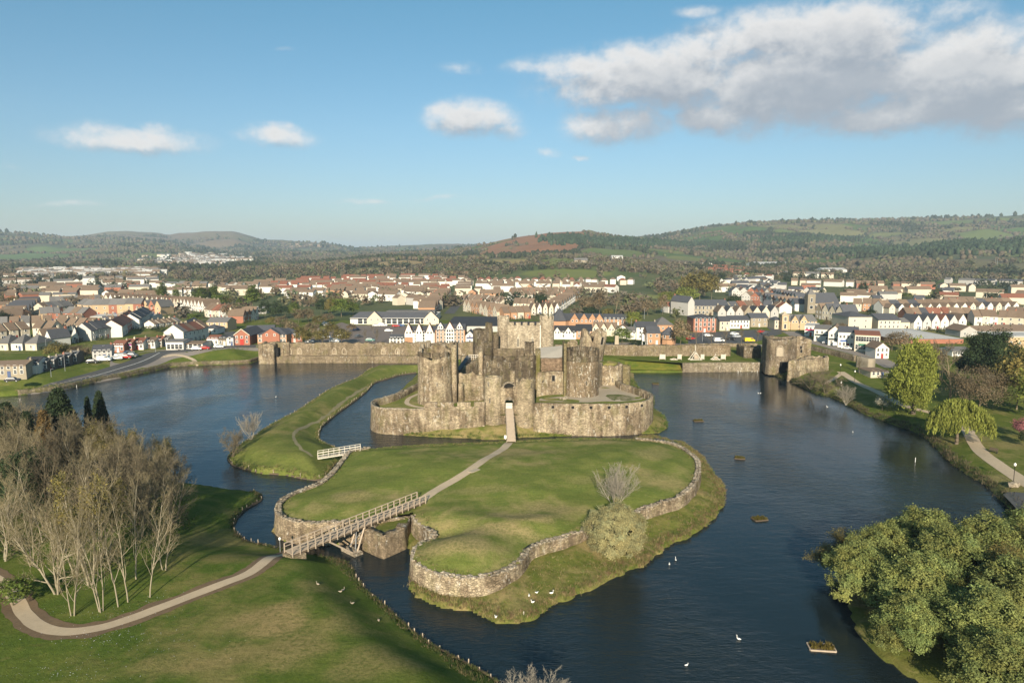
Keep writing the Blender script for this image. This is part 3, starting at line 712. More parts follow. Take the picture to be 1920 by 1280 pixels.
ribbon('path', smooth_poly([GL(x, y) for x, y in [(2010, 955), (1950, 920), (1905, 893), (1868, 868), (1838, 845), (1820, 818), (1808, 800), (1770, 780), (1700, 762), (1652, 738), (1612, 720), (1590, 706), (1576, 697)]], 5, False), 2.8, landz, M_path, .05, 'gravel walk through the lakeside park past the willows', 'path', 1.0, .2)
ribbon('path', smooth_poly([GL(x, y) for x, y in [(1548, 720), (1565, 709), (1578, 700)]], 4, False), 1.6, landz, M_path, .05, 'short path slanting down the bank beside the ruined gatehouse', 'path', 1.0, .1)
ribbon('path', smooth_poly([GL(x, y) for x, y in [(300, 664), (330, 661), (360, 662), (370, 667), (385, 672), (430, 671), (484, 668)]], 5, False), 1.6, landz, M_path, .06, 'pale path looping round the green below the shops', 'path', 1.2, .1)

# ================================================================== STONEWORK: castle, walls, bridges
def wall_mesh(name, P, th, z0, zt, mat, nz=5, jit=.07, seed=0, closed=False, rag=0.0, batter=0.0, step=.8):
    """masonry wall that follows P (its outer face); th is laid to the left of the path. zt: height or function of the fraction along"""
    P = np.array([tuple(p[:2]) for p in P], float)
    if closed: P = np.vstack([P, P[:1]])
    P = resample(P, step)
    if closed: P = P[:-1]
    n = len(P)
    T = (np.roll(P, -1, 0)-np.roll(P, 1, 0)) if closed else np.gradient(P, axis=0)
    T /= np.linalg.norm(T, axis=1)[:, None]+1e-9; N = np.stack([-T[:, 1], T[:, 0]], 1)
    f = np.linspace(0, 1, n)
    zt_ = np.array([zt(a) for a in f], float) if callable(zt) else np.full(n, float(zt))
    z0_ = np.array([z0(a) for a in f], float) if callable(z0) else np.full(n, float(z0))
    if rag: zt_ = zt_-rag*np.clip(fbm(np.arange(n)*.55*step, np.full(n, seed*3.1), 4, seed)*2.2-.75, 0, 1.4)-rag*.3*_h(np.arange(n), np.arange(n)*0, seed+5)
    rings = []
    for side in (0, 1):
        ks = range(nz+1) if side == 0 else range(nz, -1, -1)
        for k in ks:
            h = k/nz; z = z0_+(zt_-z0_)*h
            j = jit*(fbm(np.arange(n)*.7*step, np.full(n, k*1.3+side*50.), 3, seed+9)-.5)*2
            off = (th if side else 0)+(-j if side == 0 else j)-(batter*(1-h)**2.2 if side == 0 else 0)
            Q = P+N*off[:, None]
            rings.append(np.column_stack([Q, z]))
    V = np.stack(rings, 1); m = V.shape[1]; V = V.reshape(-1, 3); i = np.arange(n*m).reshape(n, m)
    a = i if not closed else np.vstack([i, i[:1]])
    q = []
    for k in range(m):
        k2 = (k+1) % m
        if k == m-1: continue          # the underside stays open
        q.append(np.stack([a[:-1, k], a[1:, k], a[1:, k2], a[:-1, k2]], -1))
    q = np.concatenate(q)
    if not closed:
        e = []
        for k in range(nz):
            e.append([i[0, k], i[0, k+1], i[0, m-2-k], i[0, m-1-k]]); e.append([i[-1, k+1], i[-1, k], i[-1, m-1-k], i[-1, m-2-k]])
        q = np.vstack([q, np.array(e)])
    return mesh_np(name, V, q, [mat])
def circ(cx, cy_, r, n=40, a0=-math.pi/2, a1=1.5*math.pi):
    return [(cx+r*math.cos(a), cy_+r*math.sin(a)) for a in np.linspace(a0, a1, n, endpoint=False)]
def subpath(P, s0, s1):
    P = np.array([tuple(p[:2]) for p in P], float); L = np.concatenate([[0], np.cumsum(np.linalg.norm(np.diff(P, axis=0), axis=1))])
    t = np.linspace(s0, s1, max(3, int((s1-s0)/.5)+2)); return np.stack([np.interp(t, L, P[:, 0]), np.interp(t, L, P[:, 1])], 1)
def plen(P):
    P = np.array([tuple(p[:2]) for p in P], float); return float(np.linalg.norm(np.diff(P, axis=0), axis=1).sum())
def merlons(par, P, th, z, h, gap, wid, mat, seed=0, skip=0.0, s0=0.0, s1=None, zf=None):
    L = plen(P) if s1 is None else s1; s = s0; r = random.Random(seed); k = 0
    while s+wid*.5 < L:
        e = min(s+wid, L)
        if r.random() >= skip:
            zz = zf((s+e)/2) if zf else z
            me = wall_mesh('merlon', subpath(P, s, e), th, zz-.05, zz+h*(1-.3*r.random()*(skip > 0)), mat, 1, .03, seed+k, rag=.12, step=.6)
            inst('merlon', me, par)
        s = e+gap; k += 1
# arrow slit: pale dressed surround with the dark slot in it, its shade painted as a near-black box
def slit_mesh(w=.5, h=1.9, fr=.28):
    b = MB()
    b.box((-w/2-fr/2, 0, h/2), (fr, .3, h)); b.box((w/2+fr/2, 0, h/2), (fr, .3, h)); b.box((0, 0, h+fr/2), (w+2*fr, .3, fr)); b.box((0, 0, -fr/2), (w+2*fr, .3, fr))
    s = MB(); s.box((0, .06, h/2), (w, .3, h)); return b.mesh('arrow_slit', M_rubble), s.mesh('slot_shade', M_dark)
SLIT = slit_mesh(.2, 1.7, .19); SLIT_S = slit_mesh(.2, 1.2, .15); HOLE = slit_mesh(.7, .7, .12); WIN_A = slit_mesh(.8, 1.6, .2)
def slit(par, x, y, z, ang, kind=None, name='arrow_slit'):
    a, b = kind or SLIT
    o = inst(name, a, par, (x, y, z), ang); inst('slot_shade', b, o); return o
def on_tower(par, c, r, angdeg, z, kind=None, name='arrow_slit'):
    a = R(angdeg); slit(par, c[0]+r*math.cos(a), c[1]+r*math.sin(a), z, a+math.pi/2, kind, name)

def round_tower(label, c, r, z0, z1, mat, th=1.3, ztf=None, rag=.5, mer=None, seed=0, batter=.25, name='round_tower', group=None, cat='castle tower', deck=2.0):
    t = thing(name, label, cat, (c[0], c[1], z0), 0, group)
    P = circ(0, 0, r, 48)
    inst('wall', wall_mesh('wall', P, th, 0, (lambda f: ztf(f)-z0) if ztf else z1-z0, mat, 9, .09, seed, True, rag, batter, .55), t)
    dk = MB(); dk.add([(p[0], p[1], z1-z0-deck) for p in circ(0, 0, r-th*.5, 24)], [tuple(range(24))]); dk.build('wall_walk', M_litter, t)
    if mer:
        h, wid, gap, a0, a1 = mer
        P2_ = circ(0, 0, r+.02, 64, R(a0), R(a1)); merlons(t, P2_, .7, z1-z0-.1, h, gap, wid, mat, seed)
    return t
def block(par, name, poly, z0, z1, mat, th=1.2, seed=0, rag=.4, nz=6, jit=.08, batter=0, floor=True, zt=None):
    o = inst(name, wall_mesh(name, poly, th, z0, zt if zt else z1, mat, nz, jit, seed, True, rag, batter, .6), par)
    if floor:
        b = MB(); cx = np.mean([p[0] for p in poly]); cy_ = np.mean([p[1] for p in poly])
        b.add([(cx+(p[0]-cx)*.9, cy_+(p[1]-cy_)*.9, z1-1.3) for p in poly], [tuple(range(len(poly)))]); b.build('wall_walk', M_litter, par)
    return o
def rect(x0, x1, y0, y1): return [(x0, y0), (x1, y0), (x1, y1), (x0, y1)]

# ---- outer ward wall (two lengths either side of the outer gate) and the ward it holds
WARD_L = smooth_poly([G(x, y, 6.6) for x, y in [(790, 713), (768, 724), (745, 736), (722, 744), (703, 749), (695, 755), (699, 761), (712, 765), (740, 767), (772, 767), (808, 767), (860, 767), (909, 767)]], 4, False)
WARD_R = smooth_poly([G(x, y, 8.3) for x, y in [(1000, 755), (1040, 756), (1083, 756.5), (1125, 757), (1165, 756), (1205, 753), (1221, 747), (1225, 740), (1213, 732), (1193, 725), (1172, 719), (1160, 712)]], 4, False)
t = thing('ward_wall', 'low curved castle wall with crenellated stretch, bulging into the moat by the twin gate towers', 'castle wall')
inst('wall', wall_mesh('wall', WARD_L, 1.2, -.5, 6.6, M_stone, 8, .09, 3, rag=.25, batter=.35, step=.6), t)
Ls = plen(WARD_L)
up = subpath(WARD_L, Ls-15.5, Ls)
inst('parapet', wall_mesh('parapet', up, .6, 6.5, 7.2, M_stone, 1, .04, 5, step=.6), t)
merlons(t, up, .6, 7.2, 1.25, .85, 3.4, M_stone, 4)
inst('parapet', wall_mesh('parapet', subpath(WARD_L, 16, Ls-15.6), .45, 6.5, 6.95, M_rubble, 1, .04, 6, rag=.25, step=.6), t)
t = thing('ward_wall', 'long curved castle wall streaked with lime, pierced by small square holes, beside the gravel court', 'castle wall')
inst('wall', wall_mesh('wall', WARD_R, .9, -.5, 8.3, M_stone, 9, .09, 13, rag=.18, batter=.3, step=.6), t)
for s in (5.0, 10.0, 14.6, 19.2, 23.8, 28.2):
    p = subpath(WARD_R, s, s+.2); d = p[-1]-p[0]; slit(t, p[0][0], p[0][1]-.0, 7.0, math.atan2(d[1], d[0]), HOLE, 'square_hole')
Lr = plen(WARD_R)
for s in np.arange(34, Lr-3, 3.2):
    p = subpath(WARD_R, s, s+.2); d = p[-1]-p[0]; a = math.atan2(d[1], d[0])
    slit(t, p[0][0]-math.sin(a)*.95, p[0][1]+math.cos(a)*.95, 6.4, a+math.pi, SLIT_S)
POLY_WARD = [tuple(p[:2]) for p in WARD_L]+[tuple(p[:2]) for p in WARD_R]+[(38, 230), (-20, 245), (-30, 225)]
def wardz(X, Y):
    d = sdist(POLY_WARD, X, Y); X = np.asarray(X, float)
    z = 4.9+1.35*sstep(4, 10, X)+(fbm(X/5, Y/5, 3, 99)-.5)*.3
    return z
ward = inst('courtyard', grid_mesh('courtyard', np.arange(-42, 46, .6), np.arange(160, 250, .6), wardz, M_lawn, keep=1.5, mask=lambda x, y: sdist(POLY_WARD, x, y) > 1.2)); tag(ward, 'level grass of the castle outer ward inside the curved walls', 'courtyard', kind='structure')
def GW(x, y):
    z = 5.5
    for _ in range(5): p = G(x, y, z); z = max(4.9, float(wardz(p[0], p[1])))
    return G(x, y, z)
sheet('gravel_court', [GW(*p) for p in [(1012, 748), (1010, 753), (1050, 753.5), (1110, 754), (1160, 753), (1200, 749.5), (1214, 744), (1208, 735), (1180, 725), (1160, 722), (1130, 722), (1126, 735), (1122, 750), (1090, 751), (1060, 748)]], lambda x, y: np.maximum(wardz(x, y), 5.9), M_gravel, .06, 'pale gravel court inside the curved castle wall', 'gravel', 1.5)
sheet('grass_patch', [GW(*p) for p in [(1132, 746), (1150, 751), (1180, 751), (1194, 748.5), (1185, 743), (1160, 739.5), (1138, 740)]], lambda x, y: np.maximum(wardz(x, y), 5.9), grass_mat('thin_grass', (.10, .12, .04), (.16, .15, .07), (.34, .28, .2), 1.0, 3), .09, 'thin patchy grass growing in the gravel court', 'grass', 1.5)
ribbon('path', smooth_poly([GW(x, y) for x, y in [(786, 738), (768, 746), (763, 756), (778, 762), (800, 765)]], 4, False), 1.3, lambda x, y: np.maximum(wardz(x, y), 4.9), M_path, .06, 'sandy path round the foot of the great round tower', 'path', .6)

# ---- great round towers of the inner ward
TL = (xat(186.5, 815.5), 186.5)
def ztl(f):   # starts at the side nearest the camera
    b = .5-.5*math.cos(2*math.pi*f); return 18.2+2.9*b**1.5
t = round_tower('massive round castle tower with a broken stepped top, on the moat side of the gatehouse', TL, 4.75, 4.3, 18.3, M_stone, 1.5, ztl, .8, None, 21, .3)
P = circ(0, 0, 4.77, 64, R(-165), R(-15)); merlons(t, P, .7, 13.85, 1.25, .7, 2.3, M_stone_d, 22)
on_tower(t, (0, 0), 4.75, -78, 5.8, SLIT_S); on_tower(t, (0, 0), 4.85, -145, 1.2, SLIT_S); on_tower(t, (0, 0), 4.75, -60, 10.2, SLIT_S)
for k in range(5):
    a = R(200-k*34); inst('broken_stub', wall_mesh('broken_stub', [(math.cos(a)*3.6, math.sin(a)*3.6), (math.cos(a-.3)*3.5, math.sin(a-.3)*3.5)], .8, 10, 16.2+k % 3*.7, M_rubble, 3, .1, 30+k, rag=.8), t)
xf0, xf1 = xat(188.5, 847.5)-TL[0], xat(188.5, 857.5)-TL[0]
block(t, 'stair_turret', rect(xf0, xf1, -1.0, 5.5), 0, 17.0, M_stone, .5, 24, .5, floor=False)
TR = (xat(191, 1091.5), 191)
t = round_tower('round castle tower with white lime streaks and a dark crenellated crown', TR, 4.65, 4.8, 17.2, M_stone_w, 1.4, None, .2, None, 31, .25)
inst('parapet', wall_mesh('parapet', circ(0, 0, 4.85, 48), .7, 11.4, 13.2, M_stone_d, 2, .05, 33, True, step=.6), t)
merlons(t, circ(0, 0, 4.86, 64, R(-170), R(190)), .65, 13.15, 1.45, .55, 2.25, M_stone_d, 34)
for a, z, k in ((-112, 11.6, SLIT_S), (-62, 11.6, SLIT_S), (-96, 8.9, SLIT_S), (-80, 4.9, SLIT_S), (-58, 4.9, SLIT_S), (-150, .8, SLIT_S)): on_tower(t, (0, 0), 4.9 if z > 11 else 4.72, a, z, k)
x0, x1 = xat(191, 1056)-TR[0], xat(191, 1061.5)-TR[0]
block(t, 'stair_turret', rect(x0, x1, -3.0, 4), 0, 16.6, M_stone_m, .4, 36, .5, floor=False)
for k, (xa, xb, top, yo) in enumerate(((1063, 1068, 639, 4), (1068, 1083, 637, 7), (1083, 1096, 650, 6))):
    Yk = 191+yo; block(t, 'broken_stub', rect(xat(Yk, xa)-TR[0], xat(Yk, xb)-TR[0], yo, yo+1.6), 8, zat(Yk, top)-4.8, M_stone, .45, 37+k, .9, floor=False)

# ---- inner gatehouse between the towers
t = thing('inner_gatehouse', 'broad dark gatehouse with a bowed crenellated front, standing behind the twin gate towers', 'gatehouse', (xat(190, 955), 190, 4.3))
hw = 7.45
front = [(x, -1.9*math.sqrt(max(0, 1-(x/hw)**2))) for x in np.linspace(-hw, hw, 15)]
poly = front+[(hw, 14), (-hw, 14)]
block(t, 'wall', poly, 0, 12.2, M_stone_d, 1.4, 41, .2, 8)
merlons(t, front, .7, 12.1, 1.2, .75, 2.7, M_stone_d, 42)
for x in (-6.1, -3.0, .1, 3.2, 6.3): slit(t, x, -1.9*math.sqrt(max(0, 1-(x/hw)**2))-.02, 10.2, 0, SLIT_S)
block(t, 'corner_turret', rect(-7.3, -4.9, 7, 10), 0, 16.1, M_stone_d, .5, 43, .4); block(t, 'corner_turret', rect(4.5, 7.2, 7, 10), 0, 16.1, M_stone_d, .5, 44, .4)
inst('parapet', wall_mesh('parapet', [(-4.8, 9), (4.4, 9)], .6, 11, 14.1, M_stone_d, 2, .05, 45, rag=.3), t)
block(t, 'flank_pillar', rect(-8.7, -7.5, .5, 4.5), 0, 14.4, M_stone, .4, 46, .4, floor=False); block(t, 'flank_pillar', rect(7.5, 8.8, .5, 4.5), 0, 14.7, M_stone_m, .4, 47, .4, floor=False)
inst('buttress', wall_mesh('buttress', [(.2, -2.0), (1.6, -2.0)], .8, 0, 9.2, M_stone, 4, .06, 48), t)

# ---- outer gate: two ragged half-round towers, arch and pale panel for the sunlit opening between
def gate_tower(px, r, top, seed, label, rag):
    c = (xat(173.5, px), 173.5); tt = round_tower(label, c, r, -.3, top, M_stone_g, .8, None, rag, None, seed, .55, 'gate_tower', None, 'gate tower', 1.6)
    inst('plinth', wall_mesh('plinth', circ(0, 0, r+.30, 32), .6, -.2, 2.4, M_stone_m, 3, .15, seed+3, True, .8, .5), tt); return tt, c
t, c = gate_tower(924.5, 2.3, 14.6, 51, 'slim round gate tower with an even top, on the lake side of the gateway', .25)
on_tower(t, (0, 0), 2.3, -120, 12.6, SLIT_S); on_tower(t, (0, 0), 2.35, -110, 8.4, SLIT_S)
t, c2 = gate_tower(984.5, 2.45, 14.5, 53, 'ragged round gate tower with a bitten top, on the gravel court side of the gateway', 1.3)
on_tower(t, (0, 0), 2.45, -50, 12.2, SLIT_S)
t = thing('gateway', 'narrow arched castle gateway with a painted sunlit opening between the two gate towers', 'gateway', (xat(172, 954.5), 172.2, 0))
xl, xr = xat(172, 941)-xat(172, 954.5)-.3, xat(172, 968)-xat(172, 954.5)+.3
inst('wall', wall_mesh('wall', [(xl, 0), (-.95, 0)], 1.6, -.2, 12.3, M_stone, 6, .07, 55, rag=.6), t); inst('wall', wall_mesh('wall', [(1.0, 0), (xr, 0)], 1.6, -.2, 12.2, M_stone, 6, .07, 56, rag=.6), t)
inst('lintel', wall_mesh('lintel', [(-.97, .05), (1.02, .05)], 1.5, 8.6, 11.6, M_stone_w, 4, .06, 57, rag=.3), t)
b = MB(); n = 9
for k in range(n):
    a = math.pi*(k+.5)/n; b.box((math.cos(a)*1.15, -.12, 8.2+math.sin(a)*1.0), (.32, .5, .32), 0)
b.build('arch', M_rubble, t)
b = MB(); b.box((0, .5, 6.75), (1.7, .12, .9)); b.box((0, .52, 7.5), (1.7, .1, .5)); b.build('door', M_wood_p, t)  # pale boards paint the bright sunlit inside of the gateway
b = MB()
for k in range(11):
    a = math.pi*(k+.5)/11; b.box((math.cos(a)*1.55, -.1, 12.0+math.sin(a)*1.25), (.4, .7, .36), 0)
b.build('relieving_arch', M_rubble, t)
b = MB(); b.box((0, .45, 12.5), (2.6, .4, 1.3)); b.build('arch_shade', M_dark, t)  # solid near-black block paints the shade under the arch
# timber ramp to the gate
t = thing('ramp_bridge', 'plain timber ramp rising from the lawn path to the castle gate', 'footbridge', (0, 0, 0))
ra = np.array((xat(172.3, 954.8), 172.4, 6.3)); rb = np.array(G(958.5, 827, 4.15)); dv = rb-ra; L = np.linalg.norm(dv); dv /= L; nv = np.array((-dv[1], dv[0], 0)); nv /= np.linalg.norm(nv)
pl = MB(); pl.bar(-.95*nv, .95*nv, .10); pme = pl.mesh('plank', M_wood)
for k in range(int(L/.34)):
    inst('plank', pme, t, ra+dv*(.2+k*.34))
b = MB()
for s in (-.75, .75): b.bar(ra+nv*s-(0, 0, .2), rb+nv*s-(0, 0, .2), .12)
b.build('beam', M_wood_d, t)
for s in (-1.0, 1.0):
    b = MB(); b.bar(ra+nv*s+(0, 0, .55), rb+nv*s+(0, 0, .55), .04)
    b.build('handrail', M_wood, t)
    for k in range(9):
        p = ra+(rb-ra)*(k/8)+nv*s; b = MB(); b.bar(p-(0, 0, .2), p+(0, 0, .6), .05); b.build('post', M_wood, t)
for k in (1, 2, 3):
    p = ra+(rb-ra)*(k/4); b = MB(); b.box((p[0], p[1], p[2]/2-.5), (1.2, .5, p[2]-.2)); b.build('pier', M_stone, t)
o = MB().box((0, 0, .55), (.55, .12, .8)).box((0, 0, .1), (.1, .1, .3)).build('information_board', M_white); o.location = GH(947.5, 823); tag(o, 'small white notice board at the foot of the castle ramp', 'notice board')
b = MB(); p0, p1 = GH(881, 888), GH(897, 877); b.box((0, 0, .06), (2.4, 1.1, .12)); o = b.build('stone_slab', M_gravel, None, (p0+p1)/2, .85); tag(o, 'pale stone slab set in the lawn beside the path', 'stone slab')

# ---- curtain walls and inner buildings
def curtain(label, P, th, z0, zt, mat, seed, rag=.8, nz=6, name='curtain_wall', cat='castle wall'):
    P = np.array([tuple(p) for p in P], float); c = P.mean(0)
    t = thing(name, label, cat, (c[0], c[1], z0)); inst('wall', wall_mesh('wall', P-c, th, 0, (lambda f: zt(f)-z0) if callable(zt) else zt-z0, mat, nz, .1, seed, rag=rag, step=.6), t); return t
t = curtain('broken curtain wall between the broken-topped tower and the gatehouse', [(xat(188, 860), 188), (xat(189, 907), 189)], 1.6, 4.3, lambda f: 13.4-1.0*abs(f-.3), M_stone, 61, 1.2)
inst('broken_end', wall_mesh('broken_end', [(-3.4, -2.2), (-2.1, -1.9)], 2.2, 0, 7.2, M_stone, 5, .12, 62, rag=1.5), t)
t = curtain('stepped curtain wall between the gatehouse and the lime-streaked tower', [(xat(190, 1008), 190), (xat(190.5, 1060), 190.5)], 1.4, 4.6, 13.0, M_stone, 63, .5)
slit(t, .6, -.05, 5.6, 0, WIN_A, 'window'); slit(t, -2.6, -.05, 5.2, 0, WIN_A, 'window'); slit(t, -3.6, -.02, 2.1, 0, SLIT_S)
curtain('reddish upper wall under the slate hall roof', [(xat(197, 1010), 197), (xat(197, 1059), 197)], 1.2, 5, 15.9, stone_mat('red_sandstone', (.15, .10, .07), (.20, .14, .095), (.25, .18, .12), .1, .1), 64, .5)
t = thing('great_hall', 'long hall with a pale slate roof inside the castle, beside the keep', 'hall', (xat(218, 1038), 218, 4.6), R(-8))
hz = zat(214, 672)-4.6
b = MB(); b.prism(rect(-5.2, 4.6, -4.5, 6.5), 0, hz); b.build('wall', M_stone, t)
rz_ = zat(222, 647.5)-4.6
b = MB(); b.add([(-5.5, -5.2, hz-.1), (4.9, -5.2, hz-.1), (4.9, 1.5, rz_+.6), (-5.0, 1.5, rz_-.5), (4.9, 7, hz), (-5.5, 7, hz)], [(0, 1, 2, 3), (3, 2, 4, 5), (1, 4, 2), (0, 3, 5)]); b.build('roof', M_hallroof, t)
b = MB(); b.box((4.2, -4.0, hz+.6), (1.5, 1.6, 2.6)); b.build('gallery_end', M_bluew, t)
# keep
KY = 243
kx0, kx1 = xat(KY, 932.5, 620), xat(KY, 1038.5, 620)
t = thing('keep', 'pale stone keep with two slim corner turrets and lancet windows, highest part of the castle', 'keep', ((kx0+kx1)/2, KY, 4.5))
hw = (kx1-kx0)/2; kz = zat(KY, 610)-4.5; tz_ = zat(KY, 592.5)-4.5
block(t, 'wall', rect(-hw+2.6, hw-2.6, .8, 13), 0, kz, M_stone_p, 1.2, 71, .15, 6, .05)
merlons(t, [(-hw+4.2, .78), (hw-4.4, .78)], .6, kz-.05, 1.15, .7, 1.75, M_stone_p, 72)
wl_ = 2*xat(KY, 960+22, 620); wr_ = xat(KY, 960+27, 620)
for sx_, w_ in ((-1, 4.3), (1, 5.0)):
    x0_ = -hw if sx_ < 0 else hw-w_
    P8 = [(x0_+w_/2+w_/2/math.cos(math.pi/8)*math.cos(a), w_/2+w_/2/math.cos(math.pi/8)*math.sin(a)) for a in np.arange(8)*math.pi/4-math.pi/2-math.pi/8]
    o = block(t, 'corner_turret', P8, 0, tz_-1.2, M_stone_p, .7, 73+sx_, .1, 8, .05)
    merlons(t, P8+P8[:1], .5, tz_-1.25, 1.2, .65, 1.5, M_stone_p, 75+sx_)
b = MB(); zr = zat(KY+6, 602.5)-4.5
b.add([(-hw+4, 2.5, kz-.2), (hw-4.6, 2.5, kz-.2), (hw-4.6, 11, kz-.2), (-hw+4, 11, kz-.2), (-hw+4, 6.5, zr), (hw-4.6, 6.5, zr)], [(0, 1, 5, 4), (2, 3, 4, 5), (0, 4, 3), (1, 2, 5)]); b.build('roof', ROOF['black'], t)
LANCET = []
b = MB()
for s in (-.42, .42):
    b.box((s, .0, 1.35), (.14, .25, 2.7)); 
b.box((0, 0, 1.35), (.14, .25, 2.7)); b.box((0, 0, -.08), (1.2, .3, .16))
for s in (-.21, .21):
    b.bar((s-.21, 0, 2.7), (s, 0, 3.2), .08); b.bar((s+.21, 0, 2.7), (s, 0, 3.2), .08)
b.bar((-.5, 0, 2.75), (0, 0, 3.75), .09); b.bar((.5, 0, 2.75), (0, 0, 3.75), .09)
lanc = b.mesh('lancet_window', WALL['cream']); b = MB(); b.prism([(-.42, 0), (.42, 0), (.42, .2), (-.42, .2)], 0, 2.8); lpane = b.mesh('pane', M_dark)
for px_ in (971.5, 998.5):
    x = xat(KY, px_, 640)-(kx0+kx1)/2; o = inst('lancet_window', lanc, t, (x, .70, zat(KY, 650)-4.5)); inst('pane', lpane, o)
b = MB(); b.box((xat(KY, 1013, 640)-(kx0+kx1)/2, .6, kz/2), (.18, .18, kz)); b.build('drainpipe', M_white, t)
fp = MB(); fp.bar((0, 0, 0), (0, 0, zat(KY, 577)-zat(KY, 596)), .09, 6); o = fp.build('flagpole', M_white, None, (xat(KY+3, 1031, 600), KY+3, zat(KY, 597))); tag(o, 'thin white flagpole on the corner turret of the keep', 'flagpole')
# rear towers
c = (xat(236, 905), 238)
t = round_tower('dark round rear tower beside the keep, its small square turret showing above', c, 3.5, 4.5, zat(236, 617), M_stone_d, 1.2, None, .4, None, 81, .1, 'rear_tower')
block(t, 'stair_turret', rect(1.0, 3.4, -2.6, 0), 8, zat(236, 604)-4.5, M_stone_d, .5, 82, .6, floor=False)
on_tower(t, (0, 0), 3.5, -100, 8.6, SLIT_S); on_tower(t, (0, 0), 3.5, -60, 5.6, SLIT_S)
block(t, 'link_wall', rect(3.3, 5.6, -1, 1), 0, zat(238, 622)-4.5, M_stone_d, .8, 83, .5, floor=False)
c = (xat(237, 1104), 240)
zt_l = zat(237, 617)
t = round_tower('leaning ruined tower, split and jagged, behind the lime-streaked tower', c, 4.6, 4.5, zt_l-1, M_stone, 1.4, lambda f: zt_l+1.0-3.8*abs(math.sin(math.pi*f*2.3+.35))**3-1.2*f, 1.2, None, 85, 0, 'leaning_tower')
t.rotation_euler = (0, R(9), 0); on_tower(t, (0, 0), 4.6, -55, 10.5, slit_mesh(1.0, 2.6, .2), 'broken_window')
curtain('rear curtain wall running behind the gatehouse to the keep', [(xat(228, 868), 228), (xat(236, 932), 236)], 1.6, 4.5, 11.5, M_stone, 86, 1.0)
t = curtain('ivy-topped inner cross wall beside the lake-side tower', [(xat(200, 858), 200), (xat(212, 902), 212)], 1.3, 4.5, lambda f: 11.8+2*f, M_stone, 87, .9)
b = MB(); Yg_ = 206
gx0, gx1 = xat(Yg_, 858), xat(Yg_, 878)
t = thing('timber_gallery', 'dark lean-to gallery roof with a pale railing inside the castle wall', 'gallery', (gx0, 204, 9.5))
b.add([(0, -3, 2.2), (1.0, -3.2, 2.0), (3.6, 10, 4.2), (2.2, 10, 4.4), (0, -3, -3), (1.0, -3.2, -3), (3.6, 10, -3), (2.2, 10, -3)], [(0, 1, 2, 3), (4, 5, 1, 0), (5, 6, 2, 1), (6, 7, 3, 2), (7, 4, 0, 3)]); b.build('roof', M_slate, t)
b = MB()
for k in range(6): b.box((3.0+k*.7, 9.2, 4.0), (.12, .12, 1.5))
b.box((4.75, 9.2, 4.75), (3.8, .14, .14)); b.box((4.75, 9.2, 4.1), (3.8, .1, .1)); b.build('railing', M_wood_p, t)
# east side of the inner ward
c = (xat(207, 1142), 208)
t = round_tower('squat half-round castle tower under rough grass, beside the gravel court', c, 4.4, 4.8, zat(205, 682), M_stone, 1.4, None, .6, None, 91, .25, 'stump_tower'); on_tower(t, (0, 0), 4.45, -80, 2.6, SLIT_S)
b = MB(); b.lathe([(0.01, zat(205, 680)-4.5), (2.6, zat(205, 681)-4.9), (3.4, zat(205, 684)-5.4)], 18); b.build('turf_cap', M_rough, t)
c = (xat(212, 1172.5), 213)
t = round_tower('mossy stub tower at the water end of the curved court wall', c, 1.9, 2.0, zat(211, 684), M_stone_m, .7, None, .5, None, 93, .2, 'stump_tower', deck=1.2)
curtain('rough wall joining the two stump towers', [(xat(205, 1128), 204), (xat(209, 1165), 210)], 1.2, 4.8, zat(206, 690), M_stone, 95, .6)
curtain('short wall from the lime-streaked tower to the squat tower', [(xat(195, 1120), 196), (xat(204, 1130), 204)], 1.2, 4.8, zat(200, 680), M_stone, 96, .8)
# fallen stones in the court
sm = []
for k in range(4):
    me = bpy.data.meshes.new('stone'); bm = bmesh.new(); bmesh.ops.create_icosphere(bm, subdivisions=1, radius=.5)
    for v in bm.verts: v.co = Vector((v.co.x*(1+.5*rng.random()), v.co.y*(.8+.4*rng.random()), v.co.z*(.55+.4*rng.random())))
    bm.to_mesh(me); bm.free(); me.materials.append(M_rubble); sm.append(me)
for k, (x, y, s) in enumerate(((1052, 748, 1.2), (1058.5, 748.5, 1.5), (1062, 746, 1.1))):
    o = inst('boulder', sm[k], None, GW(x, y)+(0, 0, .25), k, s); tag(o, f'pale fallen boulder, {nth(k)} from the grass, at the foot of the lime-streaked tower', 'boulder', 'fallen boulders by the tower')

# ---- hornwork walls with loose coping stones
def coped_wall(label, P, z0, zt, seed, mat, step=.82, maxn=300):
    t = thing('retaining_wall', label, 'stone wall')
    inst('wall', wall_mesh('wall', P, 1.0, z0, zt, mat, 6, .12, seed, rag=.25, batter=.45, step=.7), t)
    Q = resample(np.array([tuple(p[:2]) for p in P]), step); T = np.gradient(Q, axis=0); r = random.Random(seed); n = 0
    for i in range(len(Q)):
        if n >= maxn: break
        a = math.atan2(T[i][1], T[i][0])
        for off in (.22, .78):
            if n >= maxn or r.random() < .10: continue
            s = .5+.34*r.random(); zz = zt+.02-.22*r.random()
            o = inst('stone', sm[r.randrange(4)], t, (Q[i][0]-math.sin(a)*off, Q[i][1]+math.cos(a)*off, zz), a+r.uniform(-.4, .4), (s*1.15, s*.95, s*.75)); n += 1
coped_wall('rubble retaining wall sweeping round the nearer end of the island lawn', WALL_R, -.6, WZ+.05, 101, M_stone)
coped_wall('rubble retaining wall round the lake-side end of the island lawn', WALL_L[::-1], -.8, WZ+.05, 103, M_stone)

